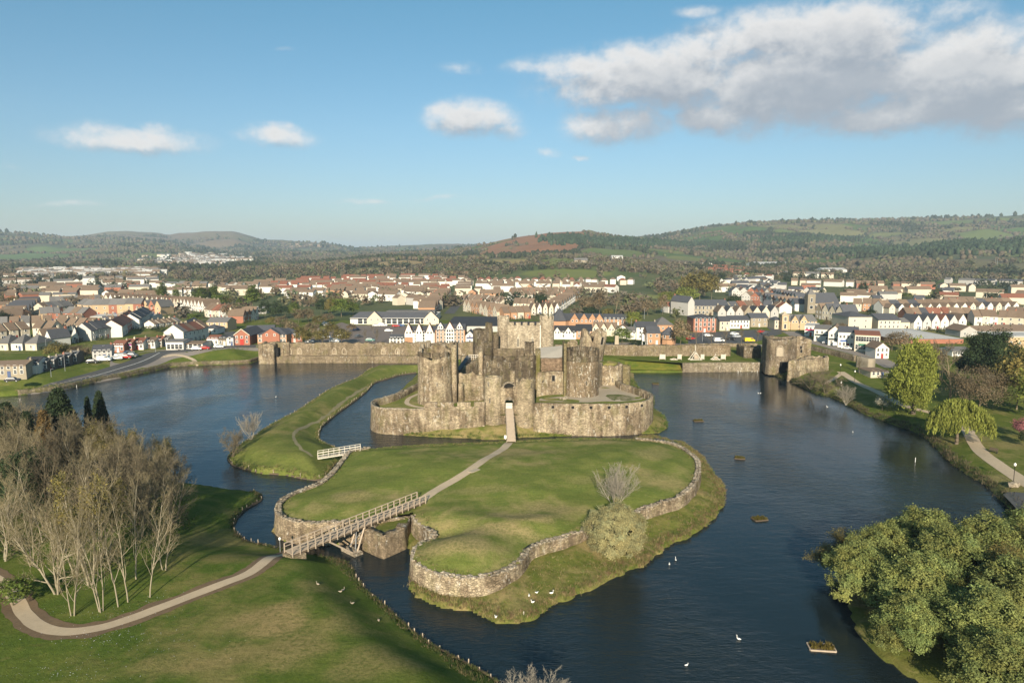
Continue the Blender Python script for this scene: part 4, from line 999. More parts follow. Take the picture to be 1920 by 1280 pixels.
# ---- stone pier and timber bridge
A_, B_, C_ = G(681, 1030), G(719, 1047), G(760, 1029)
DA = np.array(G(541, 1036, 3.55)); DB = np.array(G(790, 936.5, 4.55))
dv = DB-DA; BL = np.linalg.norm(dv); dv /= BL; nv = np.array((-dv[1], dv[0], 0)); nv /= np.linalg.norm(nv)
t = thing('bridge_pier', 'pointed rubble stone pier with white lime stains carrying the timber bridge', 'bridge pier')
pp = [tuple(A_[:2]), tuple(B_[:2]), tuple(C_[:2]), tuple(G(772, 960, 3.6)[:2]), tuple(G(700, 978, 3.0)[:2])]
inst('wall', wall_mesh('wall', pp, 1.5, -.6, 3.55, stone_mat('pier_stone', (.13, .095, .06), (.21, .16, .105), (.30, .235, .16), .8, .35), 7, .14, 111, True, .5, .2, .5), t)
b = MB(); cx, cy_ = np.mean(pp, 0); b.add([(cx+(p[0]-cx)*.93, cy_+(p[1]-cy_)*.93, 3.2) for p in pp], [tuple(range(5))]); b.build('top', M_rough, t)
t = thing('timber_bridge', 'weathered timber footbridge with post railings over the moat to the island', 'footbridge')
w2 = 1.05
b = MB(); b.bar(-w2*nv, w2*nv, .075); pme = b.mesh('plank', M_wood)
n = int(BL/.155)
for k in range(n): inst('plank', pme, t, DA+dv*(k+.5)*BL/n)
for s in (-.85, 0, .85):
    b = MB(); b.bar(DA+nv*s-(0, 0, .25), DB+nv*s-(0, 0, .25), .15); b.build('beam', M_wood_d, t)
np_ = 20
b = MB(); b.box((0, 0, .35), (.13, .13, 1.55)); pom = b.mesh('post', M_wood)
for s in (-1, 1):
    for k in range(np_+1):
        p = DA+(DB-DA)*(k/np_)+nv*s*(w2+.05); inst('post', pom, t, p, math.atan2(dv[1], dv[0]))
    for nm, h_, rr in (('handrail', 1.12, .075), ('rail', .62, .05)):
        b = MB(); b.bar(DA+nv*s*(w2+.05)+(0, 0, h_), DB+nv*s*(w2+.05)+(0, 0, h_), rr); b.build(nm, M_wood, t)
# V shaped supports
fA = np.array(G(636, 1052, .3)); fB = np.array(G(640, 1045, .3))
for s in (-1, 1):
    foot = DA+dv*(BL*.43)+nv*s*w2*.9; foot = np.array((foot[0], foot[1], .2))
    for q in (.245, .50):
        tp = DA+(DB-DA)*q+nv*s*w2*.9-(0, 0, .3); b = MB(); b.bar(foot+dv*(-.3 if q < .4 else .3), tp, .16); b.build('strut', M_wood, t)
f0 = DA+dv*(BL*.43); f0[2] = .3
b = MB(); b.bar(f0-nv*1.3, f0+nv*1.3, .17); b.build('sill_beam', M_wood, t)
for q in (-1, 1):
    a = DA+(DB-DA)*.50+nv*q*w2-(0, 0, .4); e = f0-nv*q*1.0+(0, 0, .2); b = MB(); b.bar(a, e, .045, 6); b.build('tie_rod', M_metal, t)
b = MB(); b.bar(f0+dv*.6+(0, 0, .1), DA+(DB-DA)*.47-(0, 0, .2), .06, 6); b.build('tie_rod', M_metal, t)
o = MB().box((0, 0, 0), (3.6, 1.6, 1.1)).build('concrete_footing', M_rubble, None, (f0[0], f0[1], -.15), math.atan2(nv[1], nv[0])); tag(o, 'low stone footing under the bridge struts at the water edge', 'footing')
o = MB().box((0, 0, 0), (2.2, 2.6, 2.2)).build('bridge_abutment', M_stone, None, DA+dv*.9-(0, 0, 1.45), math.atan2(dv[1], dv[0])); tag(o, 'brick-faced abutment at the park end of the timber bridge', 'abutment')
def lamp(loc, label, h=2.6):
    t = thing('lamp_post', label, 'lamp post', loc); b = MB(); b.bar((0, 0, -.3), (0, 0, h), .055, 6); b.build('post', M_metal, t)
    b = MB(); b.lathe([(.03, h), (.17, h+.05), (.2, h+.3), (.09, h+.42), (.01, h+.46)], 10); b.build('lantern', M_white, t)
lamp(GP(525.5, 1034), 'slim white lamp post at the park end of the timber bridge', 1.9)
# ---- white footbridge to the spit
A0 = np.array(G(596, 856, 2.4)); B0 = np.array(G(676, 843, 3.3)); dv2 = B0-A0; L2 = np.linalg.norm(dv2); dv2 /= L2; nv2 = np.array((-dv2[1], dv2[0], 0)); nv2 /= np.linalg.norm(nv2)
t = thing('white_footbridge', 'small pale timber footbridge with rail fences between the grass bank and the island', 'footbridge')
b = MB(); b.bar(-.75*nv2, .75*nv2, .10); pme = b.mesh('plank', M_wood_p)
for k in range(int(L2/.3)): inst('plank', pme, t, A0+dv2*(.15+k*.3))
for s in (-1, 1):
    b = MB(); b.bar(A0+nv2*s*.7-(0, 0, .25), B0+nv2*s*.7-(0, 0, .25), .14); b.build('beam', M_wood_p, t)
    for h_ in (.55, 1.1):
        b = MB(); b.bar(A0+nv2*s*.8+(0, 0, h_), B0+nv2*s*.8+(0, 0, h_), .06); b.build('rail', M_wood_p, t)
    for k in range(9):
        p = A0+(B0-A0)*(k/8)+nv2*s*.8; b = MB(); b.bar(p-(0, 0, .2), p+(0, 0, 1.15), .06); b.build('post', M_wood_p, t)

# ---- dam walls on the town side
DN = [(xat(288, x), 288+0*x) for x in (517, 640, 780, 920, 960)]
t = thing('dam_wall', 'long straight dam wall with blocked pointed windows beyond the outer lake', 'castle wall')
inst('wall', wall_mesh('wall', DN, 2.2, 2.5, 8.6, M_dam, 6, .12, 121, rag=.7, step=.9), t)
inst('ledge', wall_mesh('ledge', [(xat(285.4, 518), 285.4), (xat(285.4, 960), 285.4)], 3.2, -.5, 3.0, M_dam, 3, .08, 122, rag=.2, step=.9), t)
b = MB(); pts = [(-1.0, 0), (1.0, 0), (1.0, 1.6), (.55, 2.5), (0, 2.9), (-.55, 2.5), (-1.0, 1.6)]
b.add([(x, -.16, z) for x, z in pts]+[(x, .3, z) for x, z in pts], [tuple(range(7))]+[(i, i+7, (i+1) % 7+7, (i+1) % 7) for i in range(7)]); arch = b.mesh('blocked_window', M_gravel)
pts = [(x*.72, .25+z*.82) for x, z in pts]; b = MB(); b.add([(x, -.2, z) for x, z in pts]+[(x, .3, z) for x, z in pts], [tuple(range(7))]+[(i, i+7, (i+1) % 7+7, (i+1) % 7) for i in range(7)]); archi = b.mesh('infill', M_stone)
for x in (543, 562, 627, 645.5, 719, 745.5, 860, 902):
    o = inst('blocked_window', arch, t, (xat(288, x), 287.95, zat(288, 664))); inst('infill', archi, o)
t = thing('buttress_tower', 'square ruined buttress tower ending the dam wall at the lake corner', 'castle tower', (xat(284, 486), 283, -.5))
w_ = xat(284, 515)-xat(284, 486)
block(t, 'wall', rect(0, w_, 0, 8), 0, 9.3, M_stone, 1.4, 124, .9, 6)
b = MB(); b.box((w_+.6, 2.6, 5.2), (1.4, 2, 3.6)); b.build('side_shade_block', M_dark, t)  # solid near-black block paints shade on the tower's right side
curtain('tall plain wall joining the buttress tower to the dam', [(xat(286, 520), 287), (xat(286, 541), 287)], 1.6, 2.5, 8.9, M_stone, 125, .6)
DS = [(xat(281, x, 660), 281) for x in (1040, 1128, 1200, 1300, 1370)]
t = thing('dam_wall', 'long grass-topped dam wall behind the trebuchet lawn', 'castle wall'); inst('wall', wall_mesh('wall', DS, 2.4, 2.5, 8.4, M_dam, 6, .12, 127, rag=.5, step=.9), t)
b = MB(); b.box((xat(281, 1352, 660), 281.0, 5.7), (6.5, .5, 5.2)); b.build('lime_patch', M_stone_w, t)
t = thing('revetment_wall', 'low stone revetment under the trebuchet lawn at the water', 'stone wall')
inst('wall', wall_mesh('wall', [G(x, y, 0)[:2] for x, y in [(1280, 698.2), (1313, 697.4), (1370, 697), (1432, 696.5)]], 1.0, -.5, 3.75, stone_mat('revetment_stone', (.14, .115, .08), (.22, .18, .13), (.3, .25, .18), .8, .2), 4, .1, 128, rag=.15, step=.8), t)
sheet('platform_lawn', [(xat(265, 1282), 263.5), (xat(265, 1436), 264.8), (xat(281, 1420, 660), 284), (xat(281, 1128, 660), 281.5), (xat(274, 1170, 675), 272), (xat(268, 1230), 267)], lambda x, y: np.maximum(landz(x, y)+.02, 3.55), M_far, .03, 'level lawn of the castle platform where trebuchets stand', 'lawn')
sheet('flower_bank', [(xat(262, 1182, 690), 262), (xat(261, 1282, 690), 261.5), (xat(266, 1282, 685), 267), (xat(271, 1225, 680), 271), (xat(271, 1170, 680), 271)], lambda x, y: np.maximum(landz(x, y), 1)+.03, M_wild, .05, 'yellow flowering grass on the bank below the dam', 'wild grass', 1.2)
# ruined gatehouse at the end of the dam
t = thing('ruined_gatehouse', 'tall ruined gatehouse with a dark arch at the end of the trebuchet lawn', 'gatehouse', (xat(258, 1462), 258, .5))
X = lambda px_, Y_: xat(Y_, px_)-xat(258, 1462)
hz_ = zat(258, 633)-.5
block(t, 'wall', [(X(1437, 257), -1), (X(1446, 254), -3.4), (X(1478, 254), -3.4), (X(1493, 258), 0), (X(1493, 266), 8), (X(1428, 268), 10)], 0, hz_, stone_mat('gate_ruin_stone', (.10, .078, .052), (.17, .13, .09), (.25, .2, .14), .6, .4), 1.6, 131, .9, 9, .12, .3)
block(t, 'side_tower', rect(X(1494, 262), X(1521, 262), 4, 11), 0, zat(263, 633)-.5, M_stone, 1.0, 132, .8, 8, .1)
for px_, py_ in ((1501, 654), (1502, 661)): slit(t, X(px_, 262), 3.95, zat(262, py_)-.5, 0, slit_mesh(.8, 1.2, .15), 'window')
b = MB(); xw = X(1463, 254); zw = zat(254, 668)-.5
for k in range(9):
    a = math.pi*(k+.5)/9; b.box((xw+math.cos(a)*1.35, -3.5, zw+2.4+math.sin(a)*1.5), (.45, .5, .45))
b.box((xw-1.35, -3.5, zw+1.2), (.4, .5, 2.4)); b.box((xw+1.35, -3.5, zw+1.2), (.4, .5, 2.4)); o = b.build('arched_window', M_rubble, t)
b = MB(); b.prism([(xw-1.15, -3.62), (xw+1.15, -3.62), (xw+1.15, -3.2), (xw-1.15, -3.2)], zw, zw+3.4); b.build('infill', M_gravel, o)
b = MB(); b.prism([(X(1466, 253), -4.2), (X(1478, 253), -4.2), (X(1478, 253), -3.2), (X(1466, 253), -3.2)], 0, 5.0); b.build('painted_recess', M_dark, t)  # solid block standing proud, its near-black colour paints a shaded hollow
t = thing('ruined_wall', 'lower ruined wall in front of the ruined gatehouse, footed in the lake', 'castle wall', (xat(245, 1477), 244, -.5))
X = lambda px_, Y_: xat(Y_, px_)-xat(245, 1477)
block(t, 'wall', [(0, 0), (X(1491, 245), .3), (X(1553, 253), 8), (X(1552, 258), 14), (X(1520, 258), 14), (X(1495, 252), 7), (X(1477, 250), 5)], 0, 8.2, M_stone, 1.4, 134, .7, 7, .12, .4)
t = thing('ruined_wall', 'dark roofless range between the trebuchet lawn and the ruined gatehouse', 'castle wall', (xat(278, 1392), 276, 3.4))
block(t, 'wall', [(0, 0), (7, 0), (9, 8), (0, 10)], 0, 5.0, M_stone_d, .9, 136, .8, 4, .1)
# lakeside retaining wall on the left
t = thing('lakeside_wall', 'low mossy stone wall along the far lake shore below the road', 'stone wall')
inst('wall', wall_mesh('wall', SH_FAR[0:7], .9, -.6, 1.75, stone_mat('lake_wall_stone', (.10, .085, .05), (.16, .135, .085), (.24, .2, .13), .2, .6), 3, .12, 141, rag=.35, step=.9), t)
t = thing('lakeside_wall', 'straight low stone quay before the green by the buttress tower', 'stone wall')
inst('wall', wall_mesh('wall', [SH_FAR[6], SH_FAR[7], (SH_FAR[8][0], SH_FAR[8][1])], .9, -.6, 1.6, M_dam, 3, .08, 143, rag=.2, step=.9), t)

# ================================================================== TOWN
CACHE = {}
def cached(key, fn):
    if key not in CACHE: CACHE[key] = fn()
    return CACHE[key]
def wall_me(w, d, he, hr, typ, wall):
    def mk():
        b = MB(); x, y = w/2, d/2
        if typ == 'g':      # ridge along the front
            b.add([(-x, -y, -1), (x, -y, -1), (x, y, -1), (-x, y, -1), (-x, -y, he), (x, -y, he), (x, y, he), (-x, y, he), (-x, 0, hr-.05), (x, 0, hr-.05)],
                  [(0, 1, 5, 4), (1, 2, 6, 9, 5), (2, 3, 7, 6), (3, 0, 4, 8, 7)])
        elif typ == 'f':    # gable to the front
            b.add([(-x, -y, -1), (x, -y, -1), (x, y, -1), (-x, y, -1), (-x, -y, he), (x, -y, he), (x, y, he), (-x, y, he), (0, -y, hr-.05), (0, y, hr-.05)],
                  [(0, 1, 5, 8, 4), (1, 2, 6, 5), (2, 3, 7, 9, 6), (3, 0, 4, 7)])
        else:
            b.prism(rect(-x, x, -y, y), -1, he)
        return b.mesh('wall', WALL[wall])
    return cached(('w', w, d, he, hr, typ, wall), mk)
def roof_me(w, d, he, hr, typ, roof, ov=.35):
    def mk():
        b = MB(); x, y = w/2, d/2; t = .22
        if typ == 'g':
            k = (hr-he)/y; X_ = x+.12; Y_ = y+ov; e = he-k*ov
            pro = [(-Y_, e), (0, hr), (Y_, e), (Y_, e+t), (0, hr+t), (-Y_, e+t)]
            b.add([(s*X_, p, q) for s in (-1, 1) for p, q in pro], [(0, 1, 7, 6), (1, 2, 8, 7), (3, 4, 10, 9), (4, 5, 11, 10), (2, 3, 9, 8), (5, 0, 6, 11), (5, 4, 1, 0), (4, 3, 2, 1), (6, 7, 10, 11), (7, 8, 9, 10)])
        elif typ == 'f':
            k = (hr-he)/x; X_ = x+ov; Y_ = y+.25; e = he-k*ov
            pro = [(-X_, e), (0, hr), (X_, e), (X_, e+t), (0, hr+t), (-X_, e+t)]
            b.add([(p, s*Y_, q) for s in (1, -1) for p, q in pro], [(0, 1, 7, 6), (1, 2, 8, 7), (3, 4, 10, 9), (4, 5, 11, 10), (2, 3, 9, 8), (5, 0, 6, 11), (5, 4, 1, 0), (4, 3, 2, 1), (6, 7, 10, 11), (7, 8, 9, 10)])
        elif typ == 'h':
            X_, Y_ = x+ov, y+ov; r = max(X_-Y_, .3)
            b.add([(-X_, -Y_, he), (X_, -Y_, he), (X_, Y_, he), (-X_, Y_, he), (-r, 0, hr), (r, 0, hr)], [(0, 1, 5, 4), (1, 2, 5), (2, 3, 4, 5), (3, 0, 4), (3, 2, 1, 0)])
        else:               # flat roof with a raised edge
            b.box((0, 0, he+.12), (w+.3, d+.3, .3)); b.box((0, 0, he+.3), (w-.6, d-.6, .1))
            for s in (-1, 1):
                b.box((s*(w/2), 0, he+.38), (.3, d+.3, .36)); b.box((0, s*(d/2), he+.38), (w-.3, .3, .36))
        return b.mesh('roof', ROOF[roof])
    return cached(('r', w, d, he, hr, typ, roof), mk)
def win_me(w, h):
    def mk():
        b = MB(); f = .10
        b.box((-w/2+f/2, 0, h/2), (f, .14, h)); b.box((w/2-f/2, 0, h/2), (f, .14, h)); b.box((0, 0, h-f/2), (w-2*f, .14, f)); b.box((0, -.04, f/2), (w-2*f, .22, f)); b.box((0, .0, h*.55), (w-2*f, .1, .07))
        p = MB(); p.box((0, .02, h/2), (w-2*f, .1, h-2*f)); return b.mesh('window', M_white), p.mesh('pane', M_glass)
    return cached(('win', w, h), mk)
def win2_me(w, h):
    def mk():
        b = MB(); f = .12; b.box((0, 0, h/2), (w, .10, h), 0, 0); b.box((0, -.02, h/2), (w-2*f, .10, h-2*f), 0, 1); return b.mesh('window', M_white, M_glass)
    return cached(('win2', w, h), mk)
DOORS = [cached(('door', i), lambda c=c, i=i: MB().box((0, 0, 1.0), (1.0, .12, 2.05)).mesh('door', plain(f'door_paint_{i}', c, .5, .08))) for i, c in enumerate(((.55, .53, .5), (.30, .05, .04), (.06, .09, .18), (.1, .07, .05)))]
def chim_me(mat):
    def mk():
        b = MB(); b.box((0, 0, .1), (.6, .85, 1.7)); b.box((0, 0, 1.0), (.72, .95, .14))
        for s in (-.3, .3): b.bar((0, s*.8, 1.05), (0, s*.8, 1.4), .11, 6)
        return b.mesh('chimney', mat)
    return cached(('ch', mat.name), mk)
def windows(root, w, d, he, floors, ncol, near, ww=1.05, wh=1.35, z0=1.0, face=-1, skip=(), name='window'):
    fh = (he-.4)/floors
    for fl in range(floors):
        for c in range(ncol):
            if (fl, c) in skip: continue
            x = (c+.5)/ncol*w*.94-w*.47; z = z0+fl*fh if floors > 1 else max(.9, he*.33)
            rz = 0 if face < 0 else math.pi
            y = face*(d/2+.03)
            if near:
                a, p = win_me(ww, wh); o = inst(name, a, root, (x, y, z), rz); inst('pane', p, o)
            else: inst(name, win2_me(ww, wh), root, (x, y, z), rz)
def building(name, label, cat, loc, rz, w, d, he, hr, typ, wall, roof, floors=2, ncol=3, group=None, near=True, chim=1, door=True, ww=1.05, wh=1.35, r=random):
    w, d, he, hr = round(w, 1), round(d, 1), round(he, 1), round(hr, 1)
    t = thing(name, label, cat, loc, rz, group)
    inst('wall', wall_me(w, d, he, hr, typ, wall), t); inst('roof', roof_me(w, d, he, hr, typ, roof), t)
    if floors and ncol: windows(t, w, d, he, floors, ncol, near, ww, wh, skip=((0, ncol//2),) if door and ncol > 1 else ())
    if door: inst('door', DOORS[r.randrange(4)], t, ((ncol//2+.5)/max(ncol, 1)*w*.94-w*.47 if ncol > 1 else w*.25, -d/2-.02, 0))
    for k in range(chim):
        if typ == 'g': p = ((w/2-.5)*(1 if k == 0 else -1), 0, hr-.3)
        elif typ == 'f': p = (0, (d/2-.6)*(1 if k == 0 else -1), hr-.3)
        else: p = (w*.22*(1 if k == 0 else -1), 0, hr-.9)
        inst('chimney', chim_me(WALL[('brick', 'stone', 'cream', 'stone')[r.randrange(4)]]), t, p)
    return t
def gablet(t, x, w, d, he, zg, wall, roof, proj=.6, win=True):
    """a gabled bay standing a little proud of the front of building t"""
    g_ = inst('gable', wall_me(round(w, 1), 2.4, round(he, 1), round(zg, 1), 'f', wall), t, (x, -d/2-proj+1.2, 0))
    inst('roof', roof_me(round(w, 1), 2.6, round(he, 1), round(zg, 1), 'f', roof, .2), g_)
    if win:
        for s in (-.22, .22):
            inst('window', win2_me(.9, 1.2), g_, (s*w, -1.22, he-.9))
def spec(name, label, cat, x0, x1, yb, ye, yr, d, typ, wall, roof, floors, ncol, chim=0, rz=0.0, door=True, ww=1.05, wh=1.35, zb=None):
    p = GL((x0+x1)/2, yb); Y = p[1]; z0 = p[2] if zb is None else zb
    w = abs(xat(Y, x1, yb)-xat(Y, x0, yb))
    he = zat(Y, ye)-z0; hr = zat(Y+(d/2 if typ in 'gh' else 0), yr)-z0
    a = R(rz); c = (p[0]-math.sin(a)*d/2, Y+math.cos(a)*d/2, z0)
    t = building(name, label, cat, c, a, w, d, max(he, 2.2), max(hr, he+.5), typ, wall, roof, floors, ncol, None, Y < 470, chim, door, ww, wh)
    return t, w, d, he, hr, Y
def fascia(t, x, w, d, z, c, h=.7):
    m = cached(('fm', c), lambda: plain('shop_sign_paint', c, .5, .06)); o = MB().box((x, -d/2-.12, z), (w, .18, h)).build('shop_sign', m, t)
def shopfront(t, w, d, n, z=.35, h=2.2):
    for k in range(n):
        x = (k+.5)/n*w*.92-w*.46; a, p = win_me(round(w*.92/n*.86, 1), h); o = inst('shop_window', a, t, (x, -d/2-.05, z)); inst('pane', p, o)

# ---- buildings that stand out, one by one
S = spec
t, w, d, he, hr, Y = S('supermarket', 'wide white supermarket with grey roof and glazed gables behind the car park', 'supermarket', 657, 812, 608, 597.5, 588, 42, 'flat', 'white', 'pale', 0, 0, door=False)
for x in (-w*.20, w*.48): gablet(t, x, 9, d, he, he+4.5, 'cream', 'slate', 1.5)
b = MB(); b.add([(-w/2-.6, -d/2-.6, he), (w/2+.6, -d/2-.6, he), (w/2-4, -d/2+7, he+3.6), (-w/2+4, -d/2+7, he+3.6), (-w/2+4, -d/2+7.6, he), (w/2-4, -d/2+7.6, he)], [(0, 1, 2, 3), (3, 2, 5, 4), (0, 3, 4), (1, 5, 2)]); b.build('front_roof', ROOF['slate'], t)
shopfront(t, w*.9, d+.1, 12, .3, 3.2)
b = MB(); b.box((8, 6, he+1.5), (30, 10, 2.4)); b.build('plant_room', ROOF['grey'], t)
t, w, d, he, hr, Y = S('flats', 'white four storey block with three red-edged gables above the dam wall', 'apartment block', 759, 815, 647, 623, 612, 13, 'g', 'white', 'slate', 4, 7)
for x in (-w*.36, -.01*w, w*.34): gablet(t, x, w*.24, d, he+.2, he+4.2, 'white', 'red', .5)
b = MB(); b.box((-w*.36, -d/2-.35, he*.32), (w*.25, .8, he*.62)); b.build('brick_bay', WALL['orange'], t)
t, w, d, he, hr, Y = S('flats', 'orange brick block with white dormers and a white middle bay above the dam wall', 'apartment block', 816, 872, 646, 618, 608, 13, 'g', 'orange', 'slate', 4, 8)
gablet(t, 0, w*.27, d, he+.3, he+3.6, 'white', 'red', .7)
for x in (-.32*w, .32*w): gablet(t, x, 2.6, d, he+1.4, he+3.4, 'white', 'slate', -.3)
b = MB(); b.box((0, -d/2-.5, he*.5), (w*.26, .7, he)); b.build('white_bay', WALL['white'], t)
for fl in range(4):
    for c_ in (-.08, 0, .08): inst('window', win2_me(1.0, 1.3), t, (c_*w, -d/2-.9, .9+fl*he/4.2))
t, *_ = S('white_cottage', 'low white building with a dark roof, left of the three-gabled white block', 'house', 730, 758, 647, 634, 627, 8, 'g', 'white', 'slate', 2, 4)
t, w, d, he, hr, Y = S('white_shop', 'small white shop with a red-topped gable beside the orange brick block', 'shop', 873, 889, 646, 629, 621, 9, 'f', 'white', 'slate', 2, 1); fascia(t, 0, w*.8, d, 3.2, (.05, .06, .15))
S('mall_roof', 'broad black-roofed shopping hall behind the orange brick block', 'shopping hall', 836, 936, 622, 611, 597, 55, 'h', 'grey', 'black', 0, 0, door=False)
t, w, d, he, hr, Y = S('flats', 'long orange brick apartments with pointed bays and a pyramid corner roof right of the keep', 'apartment block', 1036, 1128, 618, 601, 588, 16, 'g', 'orange', 'slate', 3, 12, rz=-8)
for x in (-.05*w, .14*w, .31*w, .45*w): gablet(t, x, 5.0, d, he+.2, he+4, 'orange', 'slate', .6)
b = MB(); b.lathe([(5.0, 0), (5.0, he+.3), (5.6, he+.3), (.1, he+7)], 8, (-w*.36, -d/2-1)); b.build('corner_turret', (ROOF['slate']), t)
b = MB(); b.lathe([(5.1, .2), (5.1, he)], 8, (-w*.36, -d/2-1)); b.build('turret_wall', WALL['orange'], t)
S('flats', 'further wing of the orange brick apartments beside the willow', 'apartment block', 1130, 1180, 610, 598, 589, 14, 'g', 'orange', 'slate', 3, 6, rz=-10)
t, w, d, he, hr, Y = S('white_terrace', 'white black-roofed range with small gables right of the keep', 'house', 1039, 1080, 636, 622, 611, 9, 'g', 'white', 'black', 2, 6, rz=-4)
for x in (-.36*w, .14*w): gablet(t, x, 3.2, d, he, he+2.3, 'white', 'black', .4)
S('white_terrace', 'taller black-roofed end house of the white range behind the leaning tower', 'house', 1080, 1110, 636, 620, 608, 11, 'g', 'orange', 'black', 2, 3, rz=-4)
t, w, d, he, hr, Y = S('cream_terrace', 'cream houses with brown roof and three brick-edged gables beyond the dam', 'house', 1110, 1154, 630, 616, 604, 10, 'g', 'cream', 'brown', 2, 6, rz=-14)
for x in (-.33*w, 0, .33*w): gablet(t, x, 3.4, d, he, he+2.8, 'cream', 'brown', .5)
S('white_house', 'plain white gabled house with a dark roof beside the cream terrace', 'house', 1154, 1180, 634, 618, 610, 8, 'f', 'white', 'brown', 2, 2, rz=-12)
S('white_house', 'white low house with a red sign left of the tall white inn', 'house', 1176, 1193, 636, 622, 613, 8, 'g', 'white', 'grey', 2, 2)
t, *_ = S('white_inn', 'tall white three storey inn with a dark roof and end chimneys', 'inn', 1193, 1232, 637, 613, 603, 9, 'g', 'white', 'slate', 3, 3, 2)
S('slate_hall', 'squat brick hall with a hipped grey slate roof behind the white inn', 'hall', 1231, 1262, 622, 609, 594, 14, 'h', 'orange', 'grey', 1, 4)
t, w, d, he, hr, Y = S('brick_pub', 'pink brick building with dark roof beside the octagonal pavilion', 'pub', 1213, 1238, 646, 624, 612, 10, 'g', 'orange', 'slate', 2, 2)
p = GL(1253, 645); t = thing('pavilion', 'octagonal brick pavilion with a conical slate roof and a balcony', 'pavilion', p)
rp = (xat(p[1], 1267)-xat(p[1], 1240))/2; hp = zat(p[1], 626)-p[2]
b = MB(); b.lathe([(rp, -.5), (rp, hp)], 8, a0=.39, a1=.39+2*math.pi); b.build('wall', WALL['orange'], t)
b = MB(); b.lathe([(rp+.7, hp-.1), (.25, zat(p[1], 613)-p[2]), (.02, zat(p[1], 610)-p[2])], 8, a0=.39, a1=.39+2*math.pi); b.build('roof', ROOF['slate'], t)
b = MB(); b.lathe([(rp+.9, 2.6), (rp+.9, 2.8)], 8, a0=.39, a1=.39+2*math.pi); b.lathe([(rp+.9, 3.7), (rp+.9, 3.8)], 8, a0=.39, a1=.39+2*math.pi); b.build('balcony', M_wood_d, t)
for k in range(8):
    a = k*math.pi/4; inst('window', win2_me(1.0, 1.6), t, ((rp*.93+.1)*math.cos(a), (rp*.93+.1)*math.sin(a), 3.0), a+math.pi/2)
t, *_ = S('stone_hall', 'broad buff stone hall with white-edged windows and a long slate roof', 'hall', 1299, 1366, 591, 573, 562, 16, 'g', 'stone', 'slate', 2, 9, 1, ww=1.5, wh=2.0)
S('gabled_wing', 'tall white-edged gable wing at the left end of the stone hall', 'hall', 1288, 1303, 592, 566, 556, 18, 'f', 'grey', 'slate', 0, 0, 1, rz=25, door=False)
S('brick_terrace', 'white and brick roofed range running back left of the stone hall', 'house', 1250, 1290, 586, 574, 566, 9, 'g', 'white', 'red', 2, 6, rz=22)
t, *_ = S('georgian_house', 'red brick three storey townhouse with rows of white windows and a hipped roof', 'townhouse', 1300, 1342, 623, 597, 588, 14, 'h', 'brick', 'slate', 3, 5, 1, ww=1.3, wh=1.9)
S('white_terrace', 'cream rendered terrace house, left half of the pair right of the red townhouse', 'house', 1349, 1368, 620, 602, 593, 10, 'g', 'cream', 'slate', 2, 2)
S('white_terrace', 'long white rendered terrace with many windows right of the red townhouse', 'house', 1368, 1405, 616, 600, 592, 10, 'g', 'white', 'slate', 2, 6)
S('stone_house', 'brown stone house with a slate roof by the town car park', 'house', 1407, 1440, 613, 596, 587, 11, 'g', 'stone', 'slate', 2, 3)
S('cream_house', 'narrow cream corner house with a hipped roof left of the clock-towered library', 'house', 1452, 1465, 617, 600, 593, 9, 'h', 'cream', 'slate', 2, 2)
t, w, d, he, hr, Y = S('library', 'buff stone library with pointed gables and a short square tower', 'library', 1478, 1531, 618, 602, 590, 13, 'g', 'buff', 'grey', 2, 7)
for x in (-.3*w, 0.02*w): gablet(t, x, 4.2, d, he, he+3.2, 'buff', 'grey', .7)
p = GL(1472, 619); t = thing('library_tower', 'square buff stone tower with a pale cap at the left end of the library', 'tower', (p[0], p[1]+2, p[2])); ht = zat(p[1], 592)-p[2]
wt = xat(p[1], 1478)-xat(p[1], 1466)
b = MB(); b.box((0, 0, ht/2), (wt, wt, ht)); b.box((0, 0, ht*.55), (wt+.3, wt+.3, .3)); b.build('wall', WALL['buff'], t)
b = MB(); b.box((0, 0, ht+.4), (wt+.5, wt+.5, .8)); b.box((0, 0, ht+1.3), (wt*.6, wt*.6, 1.0), taper=.5); b.build('cap', M_gravel, t)
inst('window', win2_me(1.6, 2.4), t, (0, -wt/2-.05, ht*.62)); inst('window', win2_me(1.4, 2.6), t, (0, -wt/2-.05, .8))
t, w, d, he, hr, Y = S('church', 'large church nave with a steep dark slate roof and arched windows', 'church', 1522, 1573, 586, 568, 549, 18, 'g', 'stone', 'slate', 1, 5, door=False, ww=1.8, wh=3.0)
p = GL(1521, 588); t = thing('church_tower', 'square stone church tower with a short spire at the left end of the nave', 'tower', (p[0], p[1]+3, p[2])); ht = zat(p[1], 552)-p[2]; wt = 5.2
b = MB(); b.box((0, 0, ht/2), (wt, wt, ht)); b.build('wall', WALL['stone'], t); b = MB(); b.box((0, 0, ht+1.8), (wt, wt, 3.6), taper=.12); b.build('spire', ROOF['grey'], t)
inst('window', win2_me(1.4, 3), t, (0, -wt/2-.05, ht*.6)); inst('window', win2_me(2.2, 2.2), t, (0, -wt/2-.05, ht*.25))
t, *_ = S('cream_block', 'tall cream building with a dark hipped roof and two small windows, behind the shops', 'commercial building', 1590, 1634, 618, 594, 583, 20, 'h', 'cream', 'slate', 2, 2, door=False)
t, *_ = S('cream_block', 'wide cream building with dormer and small square windows right of the taller cream block', 'commercial building', 1646, 1688, 618, 600, 588, 16, 'g', 'cream', 'slate', 2, 5, door=False)
S('cream_house', 'lower cream annexe at the end of the cream blocks', 'house', 1688, 1705, 618, 604, 596, 12, 'g', 'cream', 'grey', 1, 1)
